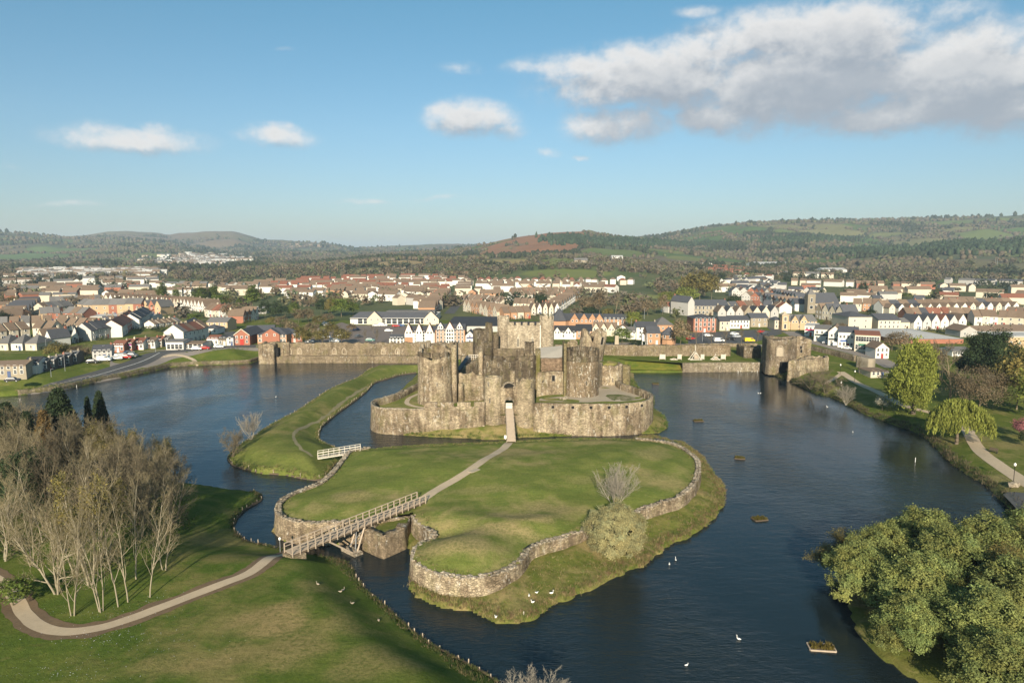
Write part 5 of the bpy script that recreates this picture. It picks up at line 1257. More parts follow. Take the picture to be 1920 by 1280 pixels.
t, w, d, he, hr, Y = S('shop', 'white flat-roofed corner shop with a pink fascia beyond the ruined gatehouse', 'shop', 1509, 1530, 630, 612, 606, 14, 'flat', 'white', 'pale', 2, 3, rz=-28); fascia(t, 0, w*.9, d, 3.1, (.5, .03, .10))
t, w, d, he, hr, Y = S('shop', 'white two storey shop with three upper windows and a dark fascia', 'shop', 1527, 1554, 640, 617, 609, 13, 'g', 'white', 'grey', 2, 3, rz=-28); fascia(t, 0, w*.9, d, 3.1, (.03, .05, .05))
t, w, d, he, hr, Y = S('shop', 'white gabled shop with a brown roof and dark shopfront', 'shop', 1553, 1575, 648, 622, 611, 14, 'f', 'white', 'brown', 2, 2, rz=-28); fascia(t, 0, w*.9, d, 3.0, (.02, .03, .03))
t, w, d, he, hr, Y = S('shop', 'large white shop with a black roof and blue and white fascia', 'shop', 1572, 1606, 652, 623, 612, 14, 'g', 'white', 'slate', 2, 5, rz=-26); fascia(t, -.2*w, w*.35, d, 3.1, (.04, .10, .30)); fascia(t, .25*w, w*.35, d, 3.1, (.6, .6, .6))
t, w, d, he, hr, Y = S('shop', 'red-roofed shop with a row of black-framed upper windows', 'shop', 1604, 1646, 660, 628, 620, 16, 'g', 'cream', 'red', 2, 9, rz=-24, ww=1.1, wh=2.2); fascia(t, -.2*w, w*.3, d, 3.2, (.02, .14, .08)); fascia(t, .2*w, w*.4, d, 3.2, (.18, .02, .03))
S('market_hall', 'wide low hall with a pale sheet roof behind the willows', 'hall', 1676, 1806, 644, 636, 617, 44, 'h', 'brick', 'pale', 0, 0, door=False)
S('brick_hall', 'flat-roofed buff brick block with a white edge at the far side of the dark yew', 'commercial building', 1883, 1990, 652, 632, 628, 18, 'flat', 'buff', 'pale', 1, 6, door=False)
S('lodge', 'small black and white gabled lodge beside the big willow', 'lodge', 1641, 1666, 672, 653, 643, 8, 'f', 'white', 'brown', 2, 3)
S('lodge', 'low white cafe with a brown roof on the bank under the big willow', 'cafe', 1632, 1668, 708, 697, 689, 9, 'h', 'cream', 'brown', 1, 4)
S('white_pavilion', 'low white pavilion seen between the bare park trees', 'pavilion', 1785, 1822, 668, 658, 650, 10, 'g', 'white', 'grey', 1, 8)
S('brown_house', 'dark gabled house with white-edged gable behind the market hall', 'house', 1800, 1832, 632, 620, 611, 12, 'f', 'grey', 'brown', 1, 2)
S('brown_house', 'broad brown-roofed house right of the market hall', 'house', 1832, 1880, 632, 622, 611, 14, 'g', 'cream', 'brown', 1, 3, 1)
S('brown_house', 'long brown roof at the edge of the town above the buff brick block', 'house', 1880, 1960, 632, 622, 609, 16, 'g', 'grey', 'brown', 1, 3, 1)
# left shore road
S('stone_house', 'stone house with a brown roof at the start of the lake road', 'house', -22, 45, 707, 686, 676, 11, 'g', 'stone', 'brown', 2, 6, 1, rz=14)
t, w, d, he, hr, Y = S('white_house', 'white house with a black roof and bay porch on the lake road', 'house', 48, 72, 700, 680, 669, 10, 'g', 'white', 'black', 2, 3, 0, rz=16)
b = MB(); b.box((0, -d/2-.8, 1.4), (w*.9, 1.6, 2.8)); b.build('porch', WALL['white'], t)
for i, (x0, x1, yb) in enumerate(((73, 87, 696.5), (87, 101, 693), (101, 115, 689.5), (115, 129, 686), (129, 143, 682.5))):
    S('terraced_house', f'dark stone terraced house with pale window frames, {nth(i)} of five along the lake road', 'house', x0, x1+.4, yb, yb-16, yb-25, 8.5, 'g', 'darkstone', 'grey', 2, 3, 1, rz=15)[0]['group'] = 'dark stone terrace on the lake road'
S('grey_house', 'grey gabled house with a slate roof standing by the parked cars', 'house', 176, 208, 674, 657, 646, 9, 'g', 'grey', 'slate', 2, 4, 1, rz=24)
for i, (x0, x1, yb, wl, c) in enumerate(((211, 232, 661, 'brick', (.6, .6, .58)), (232, 247, 658.5, 'brick', (.30, .04, .25)), (247, 268, 656, 'white', (.05, .05, .06)))):
    t, w, d, he, hr, Y = S('shop', ('brick shop with a white fascia', 'brick shop with a purple fascia', 'white shop with a black fascia')[i]+' in the red-roofed row by the parked cars', 'shop', x0, x1+.4, yb, yb-14, yb-23, 10, 'g', wl, 'red', 2, 3, 1, rz=9); fascia(t, 0, w*.92, d, 2.9, c)
for i, (x0, x1, yb, wl, rf) in enumerate(((270, 290, 653.5, 'white', 'brown'), (290, 303, 651, 'stone', 'red'), (303, 315, 649.5, 'stone', 'grey'))):
    S('shop', f'{"white" if i == 0 else "stone"} two storey shop, {nth(i)} from the left after the red-roofed row', 'shop', x0, x1+.3, yb, yb-13, yb-21, 10, 'g', wl, rf, 2, 3, 1, rz=8)
t, w, d, he, hr, Y = S('white_shop', 'plain white building with a dark roof and wide ground floor windows facing the green', 'shop', 312, 344, 656, 641, 636, 10, 'g', 'white', 'grey', 0, 0, rz=3); shopfront(t, w, d, 4)
t, w, d, he, hr, Y = S('shop', 'low brown-roofed showroom with a white canopy facing the green', 'shop', 344, 380, 654, 646, 640, 10, 'g', 'white', 'brown', 0, 0, rz=3); shopfront(t, w, d, 4, .3, 1.9)
t, w, d, he, hr, Y = S('shop', 'white shop with a red-brown roof left of the brick chapel', 'shop', 388, 410, 648, 635, 628, 9, 'g', 'white', 'red', 2, 3); fascia(t, 0, w*.9, d, 2.9, (.6, .6, .6))
t, w, d, he, hr, Y = S('shop', 'stone shop with a black roof beside the brick chapel', 'shop', 410, 425, 648, 634, 628, 9, 'g', 'stone', 'black', 2, 2); fascia(t, 0, w*.9, d, 2.9, (.1, .08, .06))
S('shop', 'narrow white shop with a slate roof touching the brick chapel', 'shop', 425, 438, 648, 633, 628, 9, 'g', 'white', 'slate', 2, 1)
t, w, d, he, hr, Y = S('chapel', 'red brick gabled chapel with white-edged windows and red doors', 'chapel', 439, 469, 647, 629, 618, 18, 'f', 'brick', 'slate', 2, 3, 0)
b = MB(); b.box((0, -d/2-.1, 1.6), (w*.22, .2, 2.8)); b.build('red_door', plain('red_paint', (.45, .03, .02), .5, .05), t)
for s in (-1, 1):
    b = MB(); k = (hr-he)/(w/2)
    b.bar((s*w/2, -d/2-.2, he+.2), (0, -d/2-.2, hr+.3), .22); b.build('gable_coping', WALL['cream'], t)
t, w, d, he, hr, Y = S('police_station', 'orange brick public building with hipped slate roof and gabled porch by the buttress tower', 'public building', 483, 538, 645, 627, 613, 16, 'h', 'orange', 'slate', 2, 9, ww=1.2, wh=1.5); gablet(t, -.02*w, 8, d, he+.2, he+2.8, 'brick', 'slate', .8)
S('police_station', 'rear brick wing with a hipped slate roof behind the orange public building', 'public building', 530, 566, 642, 626, 614, 20, 'h', 'brick', 'slate', 2, 4, rz=28)
S('slate_shed', 'long black-roofed range behind the red brick chapel', 'hall', 462, 512, 634, 624, 610, 16, 'g', 'grey', 'slate', 0, 0, door=False, rz=14)
S('stone_flats', 'square buff stone block with a brown roof behind the shops', 'commercial building', 388, 427, 621, 604, 595, 12, 'g', 'buff', 'grey', 2, 4)
S('gabled_hall', 'pale gabled hall with a dark slate roof left of the buff stone block', 'hall', 338, 360, 622, 610, 602, 22, 'f', 'cream', 'slate', 0, 0, rz=14, door=False)
S('white_hall', 'low white house with hipped slate roof beside the buff stone block', 'house', 380, 408, 626, 616, 608, 9, 'h', 'white', 'slate', 1, 3)
S('school', 'flat-roofed glazed school building among the trees', 'school', 455, 500, 588, 580, 577, 20, 'flat', 'grey', 'pale', 1, 12, door=False)
S('warehouse', 'long low white-walled warehouse with a grey roof in the brick estate', 'warehouse', 160, 284, 603, 593.5, 589, 14, 'g', 'white', 'pale', 0, 0, door=False, rz=4)
S('white_workshop', 'short white workshop with a dark roof below the long warehouse', 'workshop', 155, 190, 611, 605, 600, 12, 'g', 'white', 'slate', 0, 0, door=False)
# buildings far out on the hills
for lab, x0, x1, yb, ye, yr, d, ty, wl, rf in (('white farmhouse with a row of small gables on the green hillside', 1147, 1168, 489, 482, 479, 14, 'g', 'white', 'pale'), ('old stone farmhouse beside the hill fields', 1077, 1102, 494, 488, 484, 14, 'g', 'stone', 'grey'),
     ('long pale-roofed factory at the foot of the wooded ridge', 1418, 1482, 500, 495, 491, 60, 'g', 'white', 'pale'), ('brown brick works range beside the pale-roofed factory', 1466, 1532, 507, 502, 498, 40, 'g', 'orange', 'grey'), ('white arched-roof offices at the wood edge', 1543, 1588, 512, 506, 502, 30, 'g', 'white', 'pale'),
     ('long white low wall of a depot below the factory', 1383, 1444, 522, 517.5, 516, 20, 'flat', 'white', 'pale'), ('white school block on the wooded slope', 1314, 1335, 502, 494, 492, 14, 'flat', 'white', 'pale'), ('long white factory sheds on the valley floor', 185, 262, 515, 511, 509, 60, 'g', 'white', 'pale'), ('second white factory shed right of the long sheds', 262, 300, 514.5, 510.5, 509, 50, 'g', 'white', 'pale'), ('white house among trees at the estate edge', 1157, 1172, 527, 519, 516, 10, 'f', 'white', 'brown')):
    S('factory' if 'factory' in lab else 'house', lab, 'factory' if 'factory' in lab else 'building', x0, x1, yb, ye, yr, d, ty, wl, rf, 1 if x1-x0 < 40 else 0, 3, door=False)

# ---- rows of ordinary houses: (words, baseline in the photo, number, walls, roofs, gap, depth, eave, ridge, type)
ROWS = [
 ('bungalow row at the far left edge', [(-6, 620), (60, 617), (100, 615)], 5, ('cream', 'white'), ('brown', 'grey'), .8, 9, 3.6, 7.0, 'g'),
 ('short row under the sawtooth gables', [(106, 618), (152, 617)], 3, ('cream', 'brick'), ('brown',), .85, 9, 4.4, 7.6, 'g'),
 ('roofs at the foot of the hedge', [(-4, 603), (38, 604)], 3, ('cream', 'orange'), ('grey', 'brown'), .85, 9, 4.4, 7.8, 'g'),
 ('cottages left of the slate terrace', [(70, 649), (98, 651)], 2, ('cream', 'white'), ('slate', 'brown'), .8, 9, 4.2, 7.6, 'f'),
 ('low row in the back gardens', [(288, 616), (340, 609)], 5, ('white', 'cream'), ('grey', 'brown'), .8, 7, 2.6, 4.4, 'g'),
 ('back row between slate streets', [(196, 622), (228, 620)], 3, ('cream', 'white'), ('brown', 'slate'), .85, 9, 4.6, 7.8, 'g'),
 ('last brown roofs at the right frame edge', [(1880, 602), (1930, 606)], 3, ('cream', 'white'), ('brown',), .95, 10, 5.2, 8.8, 'g'),
 ('slate-roofed terrace behind the lake road', [(172, 639), (226, 630)], 5, ('white', 'grey'), ('slate',), 1, 9, 5.2, 8.6, 'g'),
 ('red-roofed street climbing from the shops', [(230, 632), (260, 607)], 7, ('white', 'brick'), ('red',), 1, 9, 5.2, 8.4, 'g'),
 ('slate street beside the red-roofed street', [(262, 616), (285, 600)], 6, ('white', 'grey'), ('slate',), 1, 9, 5.2, 8.4, 'g'),
 ('stone terrace running back from the white showroom', [(345, 646), (392, 633)], 6, ('stone', 'white'), ('brown', 'red', 'grey'), 1, 9, 5.6, 8.8, 'g'),
 ('bungalows behind the roadside trees', [(-8, 657), (72, 657)], 3, ('white', 'cream'), ('brown', 'grey'), .78, 10, 3.0, 6.4, 'h'),
 ('hipped houses at the town edge', [(-6, 640), (60, 633), (100, 633)], 5, ('cream',), ('brown',), .74, 9, 4.8, 8.0, 'g'),
 ('cream houses before the warehouse', [(104, 626), (174, 627)], 4, ('cream', 'white'), ('brown',), .78, 9, 4.8, 8.0, 'g'),
 ('houses near the lone pole', [(95, 645), (150, 642)], 3, ('cream', 'white'), ('brown', 'slate'), .7, 9, 4.2, 7.8, 'f'),
 ('sawtooth brick gables of the new estate', [(42, 607), (78, 577)], 7, ('orange', 'cream', 'grey'), ('brown', 'slate'), 1, 12, 5.2, 8.8, 'f'),
 ('brick flats left of the warehouse', [(77, 605), (114, 603)], 3, ('brick', 'buff'), ('grey',), 1, 10, 5.6, 8.8, 'g'),
 ('second brick row by the warehouse', [(119, 604), (157, 605)], 3, ('brick',), ('grey', 'brown'), 1, 10, 5.6, 8.8, 'g'),
 ('buff row in the brick estate', [(146, 588), (173, 590)], 3, ('buff',), ('grey',), 1, 10, 6.6, 10, 'g'),
 ('three storey flats over the warehouse', [(174, 592), (266, 591)], 6, ('brick', 'buff', 'buff'), ('grey',), 1, 11, 7.6, 11, 'g'),
 ('gabled flats beyond the warehouse end', [(268, 590), (302, 591)], 3, ('buff', 'brick'), ('grey',), 1, 12, 6, 10, 'f'),
 ('middle rows of the brick estate', [(85, 592), (140, 586)], 5, ('brick', 'cream'), ('grey', 'brown'), .9, 10, 5.2, 8.6, 'g'),
 ('upper rows of the brick estate', [(95, 578), (190, 574)], 9, ('brick', 'cream', 'white'), ('grey', 'brown'), .9, 10, 5.2, 8.6, 'g'),
 ('long chain of white gables', [(196, 571), (250, 574), (320, 578), (384, 586)], 24, ('white', 'white', 'cream'), ('brown',), .96, 12, 4.6, 8.4, 'f'),
 ('red-brown terrace behind the buff block', [(384, 594), (424, 598)], 6, ('white', 'cream'), ('red', 'brown'), 1, 10, 5, 8.4, 'g'),
 ('houses right of the bushy brown tree', [(456, 606), (486, 598)], 4, ('white', 'brick'), ('brown',), .85, 9, 4.6, 8.0, 'f'),
 ('brick street rising behind the supermarket', [(815, 590), (832, 573), (846, 556)], 10, ('orange', 'brick'), ('brown',), .95, 11, 4.8, 8.6, 'f'),
 ('pale gables stepping down behind the keep', [(868, 583), (900, 590), (932, 597)], 8, ('cream', 'cream', 'orange'), ('brown',), .96, 10, 4.6, 8.2, 'f'),
 ('cream houses above the mall roof', [(862, 570), (905, 573), (940, 577)], 7, ('cream', 'white'), ('brown',), .85, 9, 4.8, 8, 'g'),
 ('bungalows between keep and brick flats', [(944, 599), (996, 597)], 4, ('cream', 'orange'), ('brown',), .85, 10, 4.4, 7.8, 'g'),
 ('cream pair right above the keep', [(962, 581), (1014, 582)], 4, ('cream', 'orange'), ('brown',), .85, 10, 5, 8.4, 'g'),
 ('white houses above the pyramid roof', [(995, 591), (1050, 590)], 5, ('white', 'cream'), ('brown', 'slate'), .8, 9, 4.8, 8, 'f'),
 ('stepped street below the green trees', [(1046, 589), (1062, 578), (1088, 558)], 11, ('cream', 'white'), ('brown',), .9, 10, 4.8, 8.2, 'f'),
 ('first estate row over the keep', [(960, 564), (1010, 562), (1056, 564)], 8, ('white', 'cream'), ('brown',), .85, 9, 4.8, 8, 'g'),
 ('second estate row over the keep', [(960, 556), (1040, 554), (1096, 554)], 12, ('cream', 'white', 'orange'), ('brown',), .85, 9, 4.8, 8, 'g'),
 ('slate terrace bending up to the church', [(1390, 566), (1425, 568), (1452, 575), (1490, 584)], 12, ('grey', 'white', 'brick'), ('brown', 'slate'), 1, 9, 5.4, 8.6, 'f'),
 ('terrace left of the church', [(1372, 556), (1410, 556), (1450, 560), (1492, 570)], 15, ('white', 'grey', 'brick'), ('brown', 'slate', 'slate'), 1, 9, 5.4, 8.6, 'f'),
 ('low houses right of the stone hall', [(1370, 586), (1440, 584), (1462, 588)], 7, ('cream', 'white', 'orange'), ('brown', 'red', 'slate'), .8, 9, 4.6, 7.6, 'g'),
 ('roofs behind the white terrace', [(1345, 600), (1400, 600), (1460, 600)], 7, ('grey', 'cream', 'stone'), ('slate', 'brown'), .9, 10, 5.0, 8.6, 'f'),
 ('gabled houses right of the church', [(1528, 597), (1580, 604)], 4, ('cream', 'stone'), ('brown', 'slate'), 1, 11, 6, 10, 'f'),
 ('brick villas right of the church', [(1598, 583), (1652, 585)], 3, ('cream', 'orange'), ('brown',), .9, 9, 5.6, 9, 'g'),
 ('long terrace with white rear wings', [(1654, 588), (1720, 587), (1800, 585), (1900, 583)], 15, ('cream', 'white', 'grey'), ('brown', 'brown', 'slate'), 1, 9, 5.6, 9, 'wing'),
 ('brown roofs behind the cream blocks', [(1700, 606), (1760, 606), (1826, 606)], 9, ('cream', 'brick'), ('brown', 'slate', 'red'), 1, 10, 5.2, 9, 'g'),
 ('brown-roofed terrace near the dark yew', [(1826, 610), (1870, 611), (1935, 615)], 7, ('cream', 'white'), ('brown',), 1, 10, 5.4, 8.8, 'g'),
 ('mixed gables above the market hall', [(1712, 619), (1760, 618), (1812, 617)], 6, ('grey', 'white', 'cream'), ('brown', 'slate', 'red'), .9, 10, 4.6, 8.2, 'f'),
]
FAR = [([(480, 541), (850, 537)], ('white',), ('brown', 'red'), 'g'), ([(560, 547), (845, 547)], ('white', 'white', 'cream'), ('brown', 'red'), 'g'), ([(600, 553), (820, 553)], ('white', 'cream'), ('brown',), 'g'), ([(690, 560), (812, 561)], ('cream', 'white'), ('brown',), 'g'), ([(480, 558), (600, 560)], ('white', 'grey'), ('brown',), 'g'), ([(760, 579), (812, 581)], ('cream', 'white'), ('brown',), 'g'), ([(200, 568), (300, 566)], ('cream', 'white'), ('brown',), 'g'), ([(310, 556), (470, 553)], ('white', 'cream'), ('brown',), 'g'), ([(300, 541), (470, 544)], ('white',), ('brown', 'grey'), 'g'), ([(0, 549), (100, 546)], ('cream', 'brick'), ('brown',), 'g'), ([(0, 535), (90, 532)], ('white', 'grey'), ('brown',), 'g'), ([(0, 588), (40, 586)], ('cream', 'orange'), ('brown',), 'g'), ([(60, 568), (150, 566)], ('brick', 'cream'), ('grey', 'brown'), 'g'), ([(1590, 560), (1700, 561)], ('cream', 'white'), ('brown',), 'g'), ([(1480, 553), (1560, 556)], ('white', 'cream', 'grey'), ('brown', 'slate'), 'f'), ([(1640, 574), (1780, 575)], ('cream', 'white'), ('brown', 'slate'), 'g'), ([(1500, 562), (1520, 566)], ('cream',), ('brown',), 'f'), ([(1780, 578), (1930, 582)], ('cream', 'white'), ('brown',), 'g'), ([(1400, 523), (1470, 527)], ('cream', 'white'), ('brown', 'red'), 'g'), ([(1460, 519), (1560, 522)], ('white', 'cream'), ('grey', 'brown'), 'g'), ([(1080, 545), (1150, 548)], ('white', 'cream'), ('red', 'brown'), 'g'),
   # joined as one mass beyond the reach of separate objects
 ([(640, 528), (860, 526)], ('white',), ('brown', 'red'), 'g'), ([(562, 531), (870, 530)], ('white',), ('red', 'brown'), 'g'), ([(500, 535), (860, 534)], ('white',), ('brown', 'red'), 'g'), ([(470, 539), (850, 539)], ('white', 'cream'), ('brown',), 'g'), ([(470, 544), (840, 544)], ('white',), ('brown', 'red'), 'g'),
 ([(400, 550), (830, 550)], ('white', 'cream'), ('brown', 'red'), 'g'), ([(540, 556), (800, 557)], ('white', 'cream', 'orange'), ('brown',), 'g'), ([(640, 563), (815, 566)], ('cream', 'white'), ('brown',), 'f'), ([(740, 572), (800, 575)], ('cream', 'grey'), ('brown',), 'g'),
 ([(60, 545), (200, 541), (300, 540)], ('white', 'brick', 'cream'), ('brown',), 'g'), ([(90, 538), (200, 535), (300, 533)], ('white',), ('brown', 'grey'), 'f'), ([(40, 552), (160, 550), (280, 549)], ('brick', 'cream', 'white'), ('brown', 'grey'), 'g'), ([(20, 560), (120, 557), (200, 557)], ('brick', 'cream'), ('brown',), 'g'), ([(0, 568), (70, 565)], ('brick', 'cream'), ('brown',), 'g'),
 ([(190, 562), (300, 562)], ('white', 'cream'), ('brown',), 'f'), ([(320, 548), (400, 546)], ('white', 'cream'), ('brown',), 'g'), ([(150, 531), (300, 528)], ('white',), ('brown', 'grey'), 'g'), ([(0, 524), (120, 522)], ('white', 'grey'), ('grey', 'brown'), 'g'), ([(70, 512), (190, 509)], ('white', 'grey'), ('grey', 'brown'), 'g'), ([(60, 517), (180, 515)], ('white', 'grey'), ('grey',), 'g'),
 ([(870, 531), (1195, 534)], ('white', 'cream'), ('brown', 'brown', 'red'), 'h'), ([(862, 536), (1110, 538)], ('white', 'cream'), ('brown',), 'h'), ([(860, 541), (1140, 543)], ('cream', 'white'), ('brown',), 'g'), ([(855, 547), (1130, 548)], ('cream', 'white', 'orange'), ('brown',), 'f'), ([(852, 553), (950, 554)], ('cream', 'white'), ('brown',), 'g'), ([(856, 561), (950, 562)], ('cream', 'orange'), ('brown',), 'f'),
 ([(1345, 535), (1430, 531), (1470, 545)], ('white', 'grey'), ('brown', 'slate'), 'f'), ([(1340, 541), (1420, 541), (1460, 551)], ('white', 'grey', 'cream'), ('brown', 'slate'), 'f'), ([(1345, 548), (1400, 549), (1440, 556)], ('white', 'grey'), ('brown', 'slate'), 'g'), ([(1490, 535), (1600, 538)], ('cream', 'white'), ('brown',), 'g'), ([(1500, 545), (1575, 546)], ('cream', 'brick'), ('brown',), 'g'), ([(1590, 553), (1730, 553)], ('cream', 'white', 'brick'), ('brown',), 'g'),
 ([(1610, 541), (1760, 543)], ('cream', 'brick'), ('brown',), 'g'), ([(1765, 556), (1930, 562)], ('grey', 'white', 'cream'), ('brown', 'slate'), 'g'), ([(1770, 546), (1930, 550)], ('cream', 'brick'), ('brown',), 'f'), ([(1780, 532), (1935, 538)], ('cream', 'grey', 'grey'), ('grey', 'slate'), 'g'), ([(1770, 567), (1930, 570)], ('cream', 'white'), ('brown', 'red'), 'f'), ([(1580, 566), (1650, 568)], ('white', 'cream'), ('brown',), 'f'), ([(1660, 566), (1760, 567)], ('grey', 'white'), ('grey',), 'g'),
 ([(1315, 503), (1360, 505), (1400, 510)], ('brick',), ('red', 'brown'), 'g'), ([(1330, 510), (1400, 516)], ('brick', 'cream'), ('red',), 'g'),
]
rh = random.Random(5)
def row_pts(base):
    P = np.array([GL(x, y) for x, y in base]); return P
n_house = 0
for (desc, base, n, wl, rf, fill, d, he, hr, typ) in ROWS:
    P = row_pts(base); L = plen(P); seg = resample(P, L/n*.999); pw = L/n
    for i in range(min(n, len(seg)-1)):
        a, b_ = seg[i], seg[i+1]; m = (a+b_)/2; dx, dy = (b_-a)[:2]; rz = math.atan2(dy, dx)
        wn = wl[rh.randrange(len(wl))]; rn = rf[rh.randrange(len(rf))]
        w_ = min(pw*fill, 16); hh = he*(1+rh.uniform(-.04, .04)); Y = m[1]; wing = typ == 'wing'; ty = 'g' if wing else typ
        z0 = float(groundz(m[0], m[1])); near = Y < 430
        lab = f'{dict(brick="red brick", orange="orange brick", buff="buff brick").get(wn, wn)} house with {rn} roof, {nth(i)} from left, {desc}'
        k = round(hh*5)/5
        t = building('house', lab, 'house', (m[0]-math.sin(rz)*d/2, m[1]+math.cos(rz)*d/2, z0), rz, round(w_*2)/2 if fill < 1 else w_, d, k, k+hr-he, ty, wn, rn, (2 if he > 4.4 else 1) if Y < 640 else 0, max(1, int(w_/2.6)), 'houses of the '+desc, near, 1 if rh.random() < .75 and typ != 'h' else 0, Y < 520, r=rh)
        if wing:
            g_ = inst('rear_wing', wall_me(round(pw*.62, 1), 6.0, 4.6, 7.0, 'f', 'white' if i % 3 else 'cream'), t, (-pw*.1, -d/2-2.9, 0)); inst('roof', roof_me(round(pw*.62, 1), 6.0, 4.6, 7.0, 'f', rn), g_)
            inst('window', win2_me(1, 1.2), g_, (.3, -3.03, 2.9))
        n_house += 1
# the rest of the town
V_, Q_, I_ = [], [], []; wi = list(WALL); ri = list(ROOF); nv_ = 0
def far_house(x, y, z, rz, w_, d, he, hr, typ, wn, rn):
    global nv_
    c, s = math.cos(rz), math.sin(rz); X_, Y_ = w_/2, d/2; o = .3
    if typ == 'f':
        ridge_ = [(0, -Y_, hr), (0, Y_, hr)]; gab = [(0, 1, 8, 4), (4, 8, 5, 5), (2, 3, 7, 9), (6, 2, 9, 9)]
    elif typ == 'h': ridge_ = [(-X_*.35, 0, hr), (X_*.35, 0, hr)]; gab = []
    else: ridge_ = [(-X_, 0, hr), (X_, 0, hr)]; gab = []
    vs_ = [(-X_, -Y_, -2), (X_, -Y_, -2), (X_, Y_, -2), (-X_, Y_, -2), (-X_, -Y_, he), (X_, -Y_, he), (X_, Y_, he), (-X_, Y_, he)]+ridge_
    rv = [(-X_-o, -Y_-o, he+.1), (X_+o, -Y_-o, he+.1), (X_+o, Y_+o, he+.1), (-X_-o, Y_+o, he+.1)]+[(p*(1.04 if typ != 'h' else 1), q*1.04, r_+.22) for p, q, r_ in ridge_]
    wq = [(0, 1, 5, 4), (1, 2, 6, 5), (2, 3, 7, 6), (3, 0, 4, 7)]
    if typ == 'g': wq += [(5, 6, 9, 9), (7, 4, 8, 8)]
    if typ == 'f': wq += [(4, 5, 8, 8), (6, 7, 9, 9)]
    if typ == 'f': rq = [(10+0, 10+4, 10+5, 10+3), (10+4, 10+1, 10+2, 10+5)]
    elif typ == 'h': rq = [(10, 11, 15, 14), (12, 13, 14, 15), (11, 12, 15, 15), (13, 10, 14, 14)]
    else: rq = [(10, 11, 15, 14), (12, 13, 14, 15)]
    for p, q, r_ in vs_+rv: V_.append((x+p*c-q*s, y+p*s+q*c, z+r_))
    for f in wq: Q_.append([nv_+i for i in f]); I_.append(wi.index(wn))
    for f in rq: Q_.append([nv_+i for i in f]); I_.append(len(wi)+ri.index(rn))
    nv_ += len(vs_)+len(rv)
for (base, wl, rf, typ) in FAR:
    P = row_pts(base); L = plen(P); s = 0
    while s < L-5:
        k = 1 if typ == 'h' else rh.choice((1, 1, 1, 2, 2, 3)); w_ = rh.uniform(6.2, 8.4)*k; p = subpath(P, s, min(s+w_, L)); m = p.mean(0); dx, dy = p[-1]-p[0]; rz = math.atan2(dy, dx)+rh.choice((0, 0, 0, .25, -.25))
        x_, y_ = m[0], m[1]+rh.uniform(-4, 12)
        if rh.random() < .92: far_house(x_, y_, float(groundz(x_, y_)), rz, w_, rh.uniform(7.5, 9), rh.choice((5.2, 5.6, 6.0)), rh.uniform(7.7, 8.6), typ if k == 1 else 'g', rh.choice(wl), rh.choice(rf))
        s += w_+rh.choice((.6, 2.5, 3.5, 5))
# hillside village far up the valley
for k in range(520):
    px_ = rh.gauss(385, 42); py_ = rh.gauss(488, 5.5)
    if rh.random() < .35: px_, py_ = rh.uniform(40, 300), rh.uniform(509, 521)
    YT = np.geomspace(1000, 5200, 140); XT = xat(YT, px_, py_); hit = project(XT, YT, hillz(XT, YT))[1] <= py_
    if not hit.any(): continue
    Yv = float(YT[np.argmax(hit)])
    x_ = xat(Yv, px_, py_); far_house(x_, Yv, float(groundz(x_, Yv))-.5, rh.uniform(-.5, .5), rh.uniform(9, 26), 10, 5.5, 9, 'g', rh.choice(('white', 'white', 'cream')), rh.choice(('brown', 'grey', 'pale')))
Qa = np.array(Q_); 
me = bpy.data.meshes.new('distant_houses'); me.from_pydata(V_, [], [tuple(dict.fromkeys(f)) for f in Q_])
for m in list(WALL.values())+list(ROOF.values()): me.materials.append(m)
me.polygons.foreach_set('material_index', I_); me.update()
o = inst('distant_houses', me); tag(o, 'mass of small pale houses with brown roofs filling the valley floor', 'houses', kind='stuff')

# ---- roads and car parks
def rd(name, pts, w_, label, mat=M_asph, lift=.07, cat='road'):
    return ribbon(name, [GL(x, y) for x, y in pts] if len(pts) < 3 else smooth_poly([GL(x, y) for x, y in pts], 5, False), w_, groundz, mat, lift, label, cat, 2.0)
rd('pavement', [(-40, 735), (30, 722), (100, 709), (180, 692), (250, 677), (300, 664), (350, 658), (420, 652), (486, 649)], 9.0, 'pavement edging the lake road', M_pave, .04, 'pavement')
rd('road', [(-40, 734), (30, 720.5), (100, 707.5), (180, 690), (250, 674), (300, 661), (350, 656), (420, 650.5), (480, 648)], 6.6, 'asphalt road along the far lake shore')
rd('road_marking', [(-40, 734), (30, 720.5), (100, 707.5), (180, 690), (250, 674), (300, 661)], .16, 'white centre line of the lake road', M_paint, .10, 'road marking')
sheet('forecourt', [GL(*p) for p in [(205, 683), (240, 676), (300, 663), (345, 657), (312, 655), (270, 659), (235, 664), (208, 671)]], groundz, M_pave, .055, 'paved parking area in front of the red-roofed shops', 'parking area')
sheet('car_park', [GL(*p) for p in [(560, 648), (600, 620), (640, 604), (660, 610), (820, 611), (840, 622), (760, 628), (735, 648)]], groundz, M_carpark, .05, 'large car park between the dam wall and the supermarket', 'car park', 6)
sheet('car_park', [GL(*p) for p in [(1290, 644), (1292, 624), (1345, 622), (1410, 618), (1450, 620), (1470, 624), (1440, 634), (1400, 646)]], groundz, M_asph, .05, 'asphalt town car park beyond the trebuchet lawn', 'car park', 6)
rd('road', [(1120, 646), (1200, 643.5), (1290, 646), (1380, 648), (1450, 648)], 6, 'street behind the grass-topped dam wall', M_pave)
rd('road', [(1480, 621), (1510, 636), (1560, 650), (1600, 660), (1640, 672), (1680, 690)], 8, 'shopping street bending down past the white shops', M_pave, .06)
rd('road', [(1458, 600), (1450, 612), (1462, 622)], 7, 'side street beside the narrow cream corner house')
rd('road', [(842, 588), (856, 572), (866, 556), (872, 546)], 7, 'straight residential road rising behind the supermarket')
rd('road', [(426, 622), (446, 632), (440, 648)], 7, 'dark side street behind the red brick chapel')
